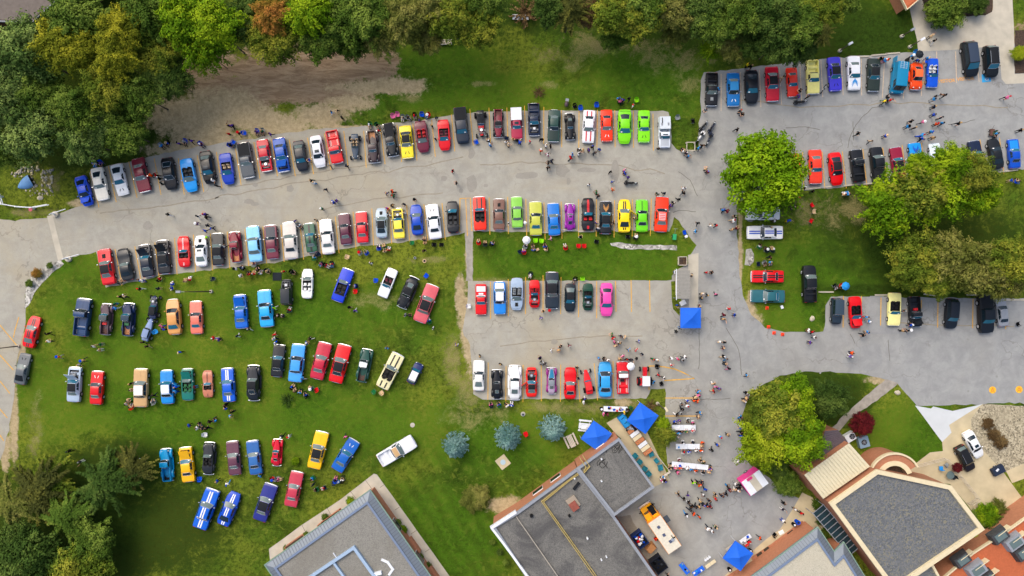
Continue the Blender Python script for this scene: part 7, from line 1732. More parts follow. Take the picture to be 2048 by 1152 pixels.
x, y = P(1995, 940, .5); o = empty("covered_trailer", (x, y, .02), math.radians(28)); O("box", MB().box(0, 0, .35, 1.9, 1.2, .5, top=.92).mesh("box"), o, mat('trailer_navy', '#15263f', rough=.6, vary=.1)); O("window", MB().box(-.2, .2, .86, .5, .3, .02, rot=.3).mesh("window"), o, M_WHITE)
for sy in (-1, 1): add_wheel(o, 0, sy*.55, .22, .14)
thing(o, "small navy box trailer parked across the driveway", "trailer")
for nm, (x0, y0), c_, r, h_, lb in (("barrel",(1595,1044),'b',.33,.9,"blue round barrel at the corner of the brick terrace"),("barrel",(1588,1049),'k',.28,.8,"black barrel with white lid beside the blue one"),("bin",(1500,1101),'k',.3,.8,"black round bin right of the lowest blue tent"),("bin",(1459,1139),'k',.28,.8,"dark bin with white bag below the lowest blue tent"),("bucket",(830,516),'g',.2,.35,"grey bucket standing alone on the lawn below the blue coupe"),("bucket",(849,522),'c',.3,.2,"tan ring on the lawn below the seated pair"),("bucket",(1046,829),'g',.25,.3,"grey bucket on the lawn between the spruces and the cars"),("bin",(1203,818),'k',.3,.7,"black round bin left of the tray table"),("bin",(1262,816),'e',.3,.7,"dark green bin right of the tray table")):
    x, y = P(x0, y0, h_*.6); o = empty(nm, (x, y, .02)); O("body", MB().cyl((0, 0, 0), (0, 0, h_), r*.88, r, 14).mesh("body", 40), o, cloth(c_)); O("lid", MB().cyl((0, 0, h_), (0, 0, h_+.03), r*.6, r*.5, 12).mesh("lid"), o, M_WHITE if c_ == 'k' else cloth('d')); thing(o, lb, nm)
x, y = P(1133, 208, .6); o = empty("charcoal_grill", (x, y, .0), 1.4); O("bowl", MB().dome((0, 0, .6), .45, .32, .25, 12, 6, True).mesh("bowl", 50), o, mat('grill_brown', '#4c3c40', rough=.5)); O("shelf", MB().box(.62, 0, .6, .4, .5, .04).mesh("shelf"), o, M_PARA)
for sx in (-.25, .25):
    for sy in (-.2, .2): O("leg", MB().cyl((sx, sy, 0), (sx, sy, .5), .02, n=5).mesh("leg"), o, M_BLACK)
thing(o, "small brown grill on the grass above the black antique coupe", "grill")
x, y = P(1349, 470, .4); o = empty("garden_cart", (x, y, .02), 1.5); O("tray", MB().box(-.3, 0, .3, .8, .5, .25, top=1.1).mesh("tray"), o, mat('cart_green', '#1c9a5c', rough=.5)); O("handle", MB().tube([(.1, 0, .4), (.9, 0, .9), (.9, .25, .9), (.9, -.25, .9)], .025).mesh("handle"), o, M_CHROME)
for sy in (-1, 1): add_wheel(o, -.2, sy*.3, .18, .08)
thing(o, "green garden cart with metal handle beside the flag roofed orange coupe's row end", "cart")
x, y = P(1984, 265, .4); o = empty("wagon_cart", (x, y, .02), 1.5); O("tray", MB().box(0, 0, .3, 1.0, .6, .25).mesh("tray"), o, M_WOODD)
for sx in (-.35, .35):
    for sy in (-1, 1): add_wheel(o, sx, sy*.33, .16, .08)
O("handle", MB().tube([(.5, 0, .35), (1.0, 0, .8)], .02).mesh("handle"), o, M_BLACK); thing(o, "brown pull cart beside the person in light blue at the far right", "cart")
for nm, lb, (x0, y0), c_, s in (("cooler_box","light blue cooler among the chairs above the gravel hall",(676,964),'t',.5),("cooler_box","tan cooler box among the seated people on the middle lawn",(1075,499),'c',.5),("hood_panel","dark car hood panel laid flat on the grass",(553,553),'d',1.35),("tarpaulin","pale yellow tarpaulin showing between the junipers",(102,948),'#b8ae70',2.1),("storage_box","white box beside the blue tent next to the shelter",(1366,606),'w',.9),("storage_tank","white tank standing right of the tray table",(1280,810),'w',.4),("notice_board","blue and white notice board lying on the brick terrace",(1607,1054),'t',.9),("white_board","small white board on the terrace edge",(1564,1066),'w',.8),("sandwich_board","standing white sign board on the plaza by the food trailer",(1474,924),'w',.7)):
    x, y = P(x0, y0, .3); mm = cloth(c_) if c_ in HEX else mat('tarp_'+c_[1:], c_, rough=.8, vary=.3, vscale=3, bump=.6, bscale=4)
    o = empty(nm, (x, y, .02), .5 if nm != "hood_panel" else 0); O("body", MB().box(0, 0, 0, s, s*.75 if nm not in ("hood_panel",) else s*.9, .35 if 'box' in nm or 'tank' in nm or nm[0] == 't' else .06, top=.96).mesh("body", 30), o, mm); O("lid", MB().box(0, 0, .352 if 'box' in nm or 'tank' in nm or nm[0] == 't' else .062, s*.8, s*.5, .03).mesh("lid"), o, M_WHITE if c_ == 't' else mm); thing(o, lb, nm.replace('_', ' '))
# log pile and the white bench under the wood
for nm, lb, (x0, y0), a, L in (("log_pile","grey log pile under the trees at the top centre",(888,86),2,2.4),("white_bench","weathered white bench beside the bare bush at the top",(1041,36),-2,2.4)):
    x, y = P(x0, y0); o = empty(nm, (x, y, 0), math.radians(a))
    for k in range(4): O("plank" if nm[0] == 'w' else "log", MB().cyl((-L/2, k*.2-.3, .3+.06*(k % 2)), (L/2, k*.2-.3+.03, .3), .09, n=7).mesh("log"), o, M_CRUST if nm[0] == 'l' else M_WHITE)
    for sx in (-.8, .8): O("leg", MB().box(sx, 0, 0, .1, .7, .25).mesh("leg"), o, M_CRUST)
    thing(o, lb, nm.replace('_', ' '))
# umbrellas and big fabric discs
for k, (x0, y0, c_, lb) in enumerate(((1262,733,'w',"white round parasol at the nose of the white roofed red pickup"),(1840,108,'d',"dark grey umbrella above the orange rounded car"),(1692,572,'t',"light blue umbrella on the grass right of the lone black pickup"),(1053,480,'w',"white umbrella over the seated group on the middle lawn"))):
    x, y = P(x0, y0, 1.9); o = empty("umbrella", (x, y, .01)); r = .62
    mb = MB(); n = 8; mb.grid([[(r*t*math.cos(2*math.pi*j/n), r*t*math.sin(2*math.pi*j/n), 2.15-.35*t*t) for j in range(n)] for t in (0.02, .5, 1)], True); O("canopy", mb.mesh("canopy", 15), o, cloth(c_)); O("pole", MB().cyl((0, 0, 0), (0, 0, 2.15), .02, n=6).mesh("pole"), o, M_PARA); O("base", MB().cyl((0, 0, 0), (0, 0, .06), .22, n=12).mesh("base"), o, M_BLACK); thing(o, lb, "umbrella")
# ------------------------------------------------------------------ people
def person_mesh(pose, lod=1):
    """one continuous skinned body per pose; faces are sorted into shirt, trousers, skin and shoe zones by height along the skeleton"""
    V = []; E = []; R = []; Z = []
    def add(p, r, par=None, z=0):
        V.append(p); R.append(r); Z.append(z)
        if par is not None: E.append((par, len(V)-1))
        return len(V)-1
    sit = pose.startswith('sit'); bend = pose == 'bend'; lean = .0
    hz = .52 if sit else .93
    fw = .55 if bend else (.10 if pose.startswith('walk') else .02)
    pel = add((0, 0, hz), .135, None, 1)
    def up(h, extra=0): return (math.sin(fw)*h + extra, 0, hz + math.cos(fw)*h)
    wa = add(up(.14), .125, pel, 0); ch = add(up(.33), .15, wa, 0); nk0 = add(up(.48), .075, ch, 0); nk = add(up(.55), .055, nk0, 2)
    hd = add(up(.66, .02), .098, nk, 2); hd2 = add(up(.75, .02), .082, hd, 2); nose = add((V[hd][0]+.105, 0, V[hd][2]-.005), .018, hd, 2)
    for s in (-1, 1):
        add((V[hd][0]-.01, s*.098, V[hd][2]), .020, hd, 2)
        sh = add((V[ch][0]+math.sin(fw)*.1, s*.19, V[ch][2]+math.cos(fw)*.09), .062, ch, 0)
        if pose == 'stand': el = (.03, s*.25, .0-.28); ha = (.12, s*.22, -.52)
        elif pose == 'stand2': el = (.08, s*.27, -.25); ha = (.30, s*.12, -.26)
        elif pose == 'walk': el = (-.12*s, s*.25, -.27); ha = (-.10*s+.08, s*.23, -.50)
        elif pose == 'walk2': el = (.12*s, s*.25, -.27); ha = (.24*s+.03, s*.23, -.46)
        elif pose == 'point': el = (.22, s*.24, -.10) if s > 0 else (.0, s*.25, -.28); ha = (.50, s*.24, .02) if s > 0 else (.06, s*.22, -.52)
        elif pose == 'bend': el = (.10, s*.20, -.27); ha = (.22, s*.16, -.50)
        elif pose == 'sit2': el = (.05, s*.27, -.25); ha = (.30, s*.16, -.20)
        else: el = (.04, s*.26, -.26); ha = (.28, s*.17, -.34)
        S = V[sh]; e = add((S[0]+el[0], S[1]+el[1]-s*.19, S[2]+el[2]), .045, sh, 0); wr = add((S[0]+ha[0], S[1]+ha[1]-s*.19, S[2]+ha[2]), .030, e, 2)
        d = (Vector(V[wr])-Vector(V[e])).normalized(); pl = add(tuple(Vector(V[wr])+d*.07), .034, wr, 2)
        for k, (off, ln) in enumerate(((-.030, .075), (-.010, .088), (.010, .082), (.028, .064))):
            f1 = add(tuple(Vector(V[pl])+d*(.02+ln*.5)+Vector((off, -s*.006, 0))), .009, pl, 2); add(tuple(Vector(V[f1])+d*ln*.45+Vector((0, -s*.016, 0))), .008, f1, 2)
        th = add(tuple(Vector(V[wr])+d*.05+Vector((.045, -s*.02, 0))), .010, wr, 2); add(tuple(Vector(V[th])+d*.035+Vector((.012, 0, 0))), .009, th, 2)
        hp = add((0, s*.10, hz-.04), .105, pel, 1)
        if sit: kn = (.44, s*.14, hz-.01); an = (.44+(.06 if pose == 'sit2' else -.02), s*.13, .10)
        elif pose == 'walk': kn = (.16*s+.04, s*.11, .50); an = (.26*s-.06, s*.10, .09+(.05 if s < 0 else 0))
        elif pose == 'walk2': kn = (-.16*s+.04, s*.11, .50); an = (-.26*s-.06, s*.10, .09+(.05 if s > 0 else 0))
        elif pose == 'bend': kn = (.06, s*.13, .50); an = (-.02, s*.13, .09)
        else: kn = (.02, s*.12, .50); an = (0, s*.13, .09)
        k_ = add(kn, .068, hp, 1); c_ = add(tuple(Vector(kn).lerp(Vector(an), .35)), .058, k_, 1); a_ = add(an, .040, c_, 1); add((an[0]+.13, an[1], .045), .040, a_, 3); add((an[0]-.04, an[1], .045), .038, a_, 3)
    me = bpy.data.meshes.new("person_src"); me.from_pydata(V, E, []); ob = bpy.data.objects.new("person_src", me); COL.objects.link(ob)
    sk = ob.modifiers.new("s", 'SKIN'); sk.branch_smoothing = .3; sk.use_smooth_shade = True
    for i, sv in enumerate(me.skin_vertices[0].data): sv.radius = (R[i], R[i]*(1.25 if i in (wa, ch) else 1)); sv.use_root = (i == 0)
    sb = ob.modifiers.new("b", 'SUBSURF'); sb.levels = lod
    dg = bpy.context.evaluated_depsgraph_get(); ev = ob.evaluated_get(dg); out = bpy.data.meshes.new_from_object(ev); out.name = "person"
    bpy.data.objects.remove(ob)
    segs = [(Vector(V[a]), Vector(V[b]), max(Z[a], Z[b]) if not (Z[a] == 1 and Z[b] == 0) else 0, a, b) for a, b in E]
    idx = []
    for p in out.polygons:
        c = p.center; best = None
        for A, B, z, a, b in segs:
            ab = B-A; t = max(0, min(1, (c-A).dot(ab)/ab.length_squared)); q = (c-(A+ab*t)).length - lerp(R[a], R[b], t)*.8
            if best is None or q < best[0]: best = (q, z)
        idx.append(best[1])
    out.materials.clear()
    for _ in range(4): out.materials.append(None)
    out.polygons.foreach_set("material_index", idx); out.polygons.foreach_set("use_smooth", [True]*len(out.polygons)); out.update()
    return out, tuple(V[hd]), fw
POSES = {}
for ps in ('stand', 'stand2', 'walk', 'walk2', 'point', 'bend', 'sit', 'sit2'): POSES[ps] = person_mesh(ps)
def hair_mesh(kind):
    mb = MB()
    if kind == 'cap': mb.dome((0, 0, .03), .118, .112, .115, 14, 5); mb.poly([(.08, -.09, .03), (.22, -.06, .02), (.22, .06, .02), (.08, .09, .03)])
    elif kind == 'hat': mb.dome((0, 0, .03), .12, .115, .12, 14, 5); mb.cyl((0, 0, .02), (0, 0, .04), .21, .20, 16)
    elif kind == 'long': mb.dome((-.01, 0, .0), .122, .118, .145, 14, 6); mb.grid([[(-.10+.02*math.cos(t), .10*math.sin(t), z) for t in (-1.4, -.7, 0, .7, 1.4)] for z in (.05, -.1, -.2)])
    else: mb.dome((-.015, 0, .015), .118, .112, .135, 14, 5)
    return mb.mesh("hair", 60)
HAIR = {k: hair_mesh(k) for k in ('short', 'long', 'cap', 'hat')}
EYE = MB().dome((.088, .035, .015), .014, .014, .014, 6, 4, True).dome((.088, -.035, .015), .014, .014, .014, 6, 4, True).box(.095, 0, -.05, .01, .05, .01).mesh("face")
SKINS = [mat('skin_a', '#d8a888', rough=.6), mat('skin_b', '#c48f6c', rough=.6), mat('skin_c', '#8a5c40', rough=.6)]
HAIRM = dict(k=mat('hair_black', '#15110f', rough=.6), h=mat('hair_brown', '#4a2f1c', rough=.6), g=mat('hair_grey', '#a9a6a0', rough=.7), y=mat('hair_blond', '#b8935a', rough=.6))
SHOE = mat('shoe_dark', '#22201f', rough=.7)
def chair(px, py, c, rz, label, group="folding camp chairs"):
    x, y = P(px, py, .45); root = empty("camp_chair", (x, y, .012), rz); cm = cloth(c)
    O("seat", cached('cseat', lambda: MB().grid([[(lerp(-.24, .26, i/4), lerp(-.26, .26, j/4), .44-.05*math.sin(math.pi*j/4)-.02*math.sin(math.pi*i/4)) for j in range(5)] for i in range(5)]).mesh("seat", 60)), root, cm)
    O("backrest", cached('cback', lambda: MB().grid([[(-.25-.14*i/4-.04*math.sin(math.pi*j/4), lerp(-.27, .27, j/4), .44+.48*i/4) for j in range(5)] for i in range(5)]).mesh("backrest", 60)), root, cm)
    for sy in (-1, 1): O("armrest", cached(('carm', sy), lambda: MB().box(0, sy*.30, .64, .5, .08, .02).mesh("armrest")), root, cm)
    for sx in (-1, 1):
        for sy in (-1, 1): O("leg", cached(('cleg', sx, sy), lambda: MB().tube([(sx*.24, sy*.29, 0), (-sx*.22, sy*.29, .5 if sx > 0 else .63)], .014, 5).mesh("leg")), root, M_PARA)
    thing(root, label, "chair", group); return root
PPL = """
457,251,k,n;462,251,u,k;457,268,r,k;478,267,k,k;322,291,t,k,sit;334,286,b,k,sit;357,287,u,d;369,283,g,k,sit;383,282,u,k;401,288,m,n,sit;460,290,k,k,sit;513,263,u,n,sit;524,262,e,n,sit;541,268,u,k
663,225,t,w;674,221,k,c;684,236,k,k;739,249,k,c,sit;754,250,k,c,sit;757,262,d,k;805,235,k,w,sit;816,235,k,g,sit;829,231,d,g,sit;838,239,u,c;855,230,d,t,sit;871,235,n,c,bend;864,252,k,k;870,277,d,k
977,282,k,c,sit;980,290,t,n;1013,285,w,c;1016,289,c,k;1026,279,h,d,sit;1034,281,k,d,sit;1039,286,b,n,bend;1060,285,g,d;1080,278,k,n,bend;1092,291,w,k;1101,292,k,k;1082,302,o,k;1095,308,w,p
1097,325,k,d;1103,322,n,d;1096,335,k,k;1141,316,r,d;1145,309,t,w;1158,299,k,d;1157,308,w,d;1166,301,c,d;1178,300,u,d;1185,294,k,d;1187,307,d,d,bend;1199,299,b,n;1220,344,k,d;1249,340,p,n;1250,346,b,n;1256,355,u,d
1225,363,b,n;1225,380,o,c;1178,370,w,g;1193,385,e,w;1196,390,k,d;1316,298,k,g;1369,303,w,d,sit;1378,311,t,n;1372,305,n,k;1397,296,t,n;1405,291,k,d;1413,338,h,k;1415,343,m,k;1368,377,w,g;1366,386,k,g;1357,398,k,d;1347,405,k,d;1342,411,u,d;1315,387,k,e;1328,386,k,d
1193,446,u,k;1197,457,w,c,sit;1227,445,k,c;1270,437,c,d;1371,473,w,k;1396,447,k,d;1422,452,w,g;1432,450,n,k;1446,420,t,n;1454,422,m,k;1466,441,w,c;1465,459,h,k;1474,457,m,d;1470,433,k,c
1237,196,t,n,sit;1241,203,p,n;1246,199,b,n,sit;1258,198,k,n;1266,212,w,c;1438,178,t,g;1411,220,g,d;1481,222,d,k;1485,228,k,k;1474,259,k,k;1497,130,y,k;1500,131,k,k;1049,446,w,k;1564,156,c,h
1600,182,k,k;1616,194,k,k;1599,192,u,k,bend;1769,202,y,e;1781,200,r,k;1775,194,d,k,sit;1763,117,k,e;1769,121,t,p;1776,119,o,t;1823,112,t,k;1836,119,b,k,bend;1855,117,t,u;1848,126,c,c;1861,73,c,d;1868,82,k,w;2013,195,p,k
1876,190,g,k;1888,190,k,k;1867,199,t,g;1868,214,n,k;1867,230,b,n;1881,236,n,k;1822,243,k,k;1845,244,p,d;1814,254,t,d;1829,256,d,k;1872,249,o,d;1884,246,t,n;1916,247,k,d;1862,264,t,k;1843,271,t,b;1845,277,b,n;1865,276,h,k;1716,267,k,k;1771,272,b,n;1741,282,c,d;1993,267,t,k,sit;2040,261,k,k;1910,40,t,n
182,318,c,c,bend;189,327,w,t,sit;200,326,u,n,sit;302,351,o,n,bend;311,350,r,k;317,356,k,k;323,367,k,k;427,362,w,k;434,372,k,k;337,429,k,w;395,433,n,w;409,429,u,n;412,435,k,k;393,447,m,u;416,451,n,k;425,456,n,n;410,461,b,n;413,473,l,w,bend;449,493,g,k
240,563,c,c,sit;278,560,k,b;284,562,w,b;318,558,r,k,sit;345,569,b,w,sit;370,563,c,c,sit;379,560,r,w,sit;472,537,w,d;484,536,w,k,sit;481,551,w,d;497,549,r,d,sit;507,548,r,c,sit;507,528,m,n,sit;520,547,w,g,sit;534,542,c,d,sit;515,540,k,d,sit
619,320,b,c;694,333,n,k;622,361,k,k;628,366,w,t;651,379,n,d;667,404,b,n;673,402,u,g;644,417,e,d;659,331,c,d;773,386,u,n;785,383,o,d;786,391,e,d;829,399,m,d;905,342,r,d;913,366,k,d;808,408,n,d;782,411,k,c,bend;775,417,r,c;779,430,w,c;809,426,w,d
632,440,c,k;589,442,u,d;598,451,w,k,sit;635,475,d,w;628,515,t,n,sit;642,528,p,t,sit;652,531,r,w,sit;663,528,r,t,sit;719,505,h,d,sit;732,505,g,e,sit;757,495,u,w,sit;768,493,h,c,sit;770,503,c,c,sit;777,500,r,w,sit;848,480,n,c,sit;850,487,h,c,sit;850,500,k,c,bend;742,527,w,n;567,543,r,k;584,544,k,k,sit;711,572,b,n,sit
957,484,k,c,sit;970,487,k,c,sit;984,487,b,k,sit;1018,447,w,d;1051,492,n,w,sit;1048,503,b,w,sit;1066,493,c,d,sit;1067,500,b,c,sit;1090,494,b,n,sit;1091,500,c,d,sit;1101,477,p,c;1131,494,d,w,sit;1160,475,k,w;1272,474,w,c,sit;1061,549,k,w,sit;1150,559,n,n,sit;1414,545,r,d;1424,545,k,k
1350,544,w,t;1384,551,n,d;1591,394,k,k,bend;1610,376,k,k;1625,383,k,d;1689,390,h,w,sit;1697,389,t,t,sit;1588,414,e,d,sit;1576,441,b,y;1550,441,w,n;1520,493,w,k,sit;1534,499,k,d,sit;1546,499,c,c,sit;1541,514,k,d;1530,526,k,c,sit;1541,524,t,g,sit;1812,321,w,p;1672,572,d,w,sit;1684,572,h,k,sit;2022,361,b,c;2036,362,c,k,sit
281,578,k,w;318,577,n,c;344,576,b,w,sit;240,594,k,k;248,594,c,n,bend;229,608,e,t;231,616,t,w;97,668,k,k;98,683,w,n;187,693,w,c;201,689,e,g;200,700,h,w;118,714,o,g;159,729,g,n;166,720,h,d;286,685,k,n;295,693,k,c;323,653,p,b;327,659,b,n;360,704,b,k;428,676,r,w;437,679,u,n;475,671,n,w;498,659,k,w
262,767,k,d;262,780,c,h;256,801,c,e,sit;252,809,g,d,sit;261,814,c,g,sit;308,791,k,n;305,804,d,g,sit;352,773,b,n;351,783,t,b;390,774,m,t;451,810,k,k;451,818,b,k,sit;465,824,k,n;458,832,t,c,bend;378,851,b,k;398,846,k,g,sit;395,856,w,d;414,857,k,n;420,843,k,d;430,842,t,n,sit
550,616,l,w;557,631,k,d,sit;567,632,n,w,sit;578,620,r,w,sit;549,669,r,c;549,677,w,n;552,684,b,n;613,686,b,n;621,677,k,w;700,614,k,c;711,621,u,w;811,630,g,d;819,631,d,k;858,642,b,w,sit;866,656,w,k;774,697,t,n;913,690,u,w;960,712,k,d;1001,728,k,d
584,774,k,c,sit;590,783,k,c,sit;599,786,t,n,sit;611,791,b,n,sit;622,778,u,c,sit;606,757,t,w;982,810,p,n,sit;998,810,b,n,sit;1015,812,w,n,sit;1023,811,b,w,sit;1087,623,h,d;1098,621,k,w;1082,636,u,d;1161,581,c,k;1355,610,b,n;1404,587,c,d;1415,590,k,d;1402,596,d,d;1432,588,p,d;1400,612,m,d
1457,618,r,w;1447,630,m,d;1447,638,h,k;1469,630,b,n;1352,663,k,d;1360,656,k,t;1224,670,e,c;1226,675,r,d;1229,684,p,w;1239,687,k,w;1242,672,n,w;1250,675,c,w;1231,691,c,d;1278,683,b,n;1258,700,t,n;1273,700,r,w;1284,707,k,w;1102,702,w,k;1117,700,h,p;1121,693,k,d;1139,691,m,k;1080,716,u,n;1082,727,g,d;1089,727,d,w
1154,735,k,d;1157,756,k,c;1198,717,t,k;1207,717,k,d;1216,720,w,g;1245,713,p,w;1241,717,h,c;1253,718,k,w;1262,719,n,d;1273,717,k,k;1306,718,e,d;1315,720,w,d;1343,716,w,k;1355,718,p,w;1364,720,g,k;1369,714,w,n;1344,731,r,w;1317,750,r,d;1328,756,w,k;1308,764,t,n
1438,684,c,w;1449,685,k,d;1447,696,m,k;1446,713,k,c;1452,718,g,t;1449,727,d,k;1457,737,k,p;1494,751,t,n;1427,768,h,w;1431,773,p,w;1427,782,r,c;1439,777,u,d;1397,784,t,n;1396,790,p,n;1391,794,c,k;1376,802,b,w;1389,802,o,k;1396,802,o,n;1363,808,d,w;1374,811,w,d;1364,818,k,d;1361,826,g,n;1353,829,k,w
1400,826,t,n;1397,834,c,d;1493,785,k,d;1499,789,g,w;1492,797,h,k;1489,803,c,c;1482,835,n,t;1483,845,n,d;1482,856,b,w;1350,843,b,n,sit;1358,841,u,w,sit;1377,840,d,d,sit;1386,845,p,k,sit;1359,866,t,n,sit;1362,864,k,n,sit;1373,864,e,d,sit;1386,862,r,k,sit;1341,856,d,c,sit;1345,871,b,w;1355,874,g,k
1366,885,k,d,sit;1386,884,n,d,sit;1405,885,o,c,sit;1404,892,c,w,sit;1367,904,d,d,sit;1378,904,b,n,sit;1393,902,w,m,sit;1403,902,o,d,sit;1424,899,k,d;1434,890,b,n;1441,873,t,w;1455,870,h,d;1482,872,b,n;1482,865,k,d;1359,920,m,d,sit;1402,921,k,c;1408,923,c,e,sit;1341,937,k,c,sit;1351,937,p,w,sit;1361,937,o,c,sit
1375,938,w,d,sit;1382,940,t,d,sit;1392,942,o,d,sit;1406,945,k,d,sit;1418,945,c,w,sit;1421,939,u,d,sit;1355,945,p,k;1327,955,t,n;1323,962,p,w;1330,962,k,d;1387,966,l,k;1399,970,o,y;1396,966,k,d;1404,965,n,d;1410,978,b,n;1357,988,k,c;1367,997,k,d;1376,1003,k,w;1377,991,u,d;1407,989,w,d
1387,1013,k,d;1380,1019,d,n;1399,1001,c,d;1399,1014,h,k;1407,1009,n,d;1415,1011,n,d;1420,1013,m,d;1419,1002,n,d;1431,990,k,c;1431,998,r,h;1444,992,n,d;1453,988,k,n;1459,980,m,d;1455,973,k,t;1470,968,w,g;1470,980,c,w;1476,982,w,k;1480,976,k,d;1483,970,k,d;1388,1013,d,d;1372,1028,n,t;1388,1028,o,d;1399,1034,o,k
1416,1057,w,n;1423,1062,w,k;1432,1055,k,e;1493,1090,r,w;1498,1084,r,k;1520,1076,o,d;1566,1018,n,w;1567,1006,k,k;1591,1019,w,k;1603,1026,r,k;1566,1041,w,b;272,922,k,w;161,923,d,w;435,962,b,k;455,967,w,t;520,953,t,n;545,959,m,w,sit;556,959,p,c,sit;564,872,n,k;579,873,w,g;691,873,p,d;625,957,t,n,sit
626,970,n,n;632,980,k,d,sit;647,977,r,w,sit;670,961,k,p,sit;684,961,w,d,sit;139,902,k,k;404,857,d,d;1733,634,t,n;1738,643,t,w;1735,664,t,c;1727,670,k,d;1703,706,o,n;1701,712,u,w;1805,662,h,d;1818,661,k,d;1812,622,g,k;1822,650,b,n;1617,661,w,k;1625,664,r,k;1628,674,w,d;1620,685,u,n;1313,1077,o,d
1336,1152,k,d;1169,798,k,w;1167,804,w,k;1207,828,p,w;1215,829,m,k;1249,825,y,k;1255,819,k,d;1541,455,k,d;1390,463,t,w
"""
people = []
for seg in PPL.replace('\n', ';').split(';'):
    seg = seg.strip()
    if not seg: continue
    q = seg.split(','); people.append((float(q[0]), float(q[1]), q[2], q[3], q[4] if len(q) > 4 else ''))
R = random.Random(21)
def near_land(x, y, skip=None):
    return sorted(LAND, key=lambda l: (l[0]-x)**2 + (l[1]-y)**2)[:4]
def side_word(dx, dy):
    if abs(dx) > 2.2*abs(dy): return 'right of' if dx > 0 else 'left of'
    if abs(dy) > 2.2*abs(dx): return 'above' if dy > 0 else 'below'
    return ('upper ' if dy > 0 else 'lower ') + ('right of' if dx > 0 else 'left of')
cand = []
for (px, py, sc_, tc, ps) in people:
    sit = ps == 'sit'; h = .8 if sit else 1.1
    x, y = P(px, py, h); pose = ps
    if sit: pose = R.choice(('sit', 'sit2'))
    elif not ps: pose = R.choice(('stand', 'stand2', 'walk', 'walk2', 'stand', 'point' if R.random() < .3 else 'walk'))
    cand.append([x, y, sc_, tc, pose, sit, px, py])
# keep figures out of one another
for _ in range(12):
    for i in range(len(cand)):
        for j in range(i+1, len(cand)):
            dx, dy = cand[j][0]-cand[i][0], cand[j][1]-cand[i][1]; d = math.hypot(dx, dy)
            if d < .52:
                k = (.52-d)/2/max(d, .01); cand[i][0] -= dx*k; cand[i][1] -= dy*k; cand[j][0] += dx*k; cand[j][1] += dy*k
labs = {}
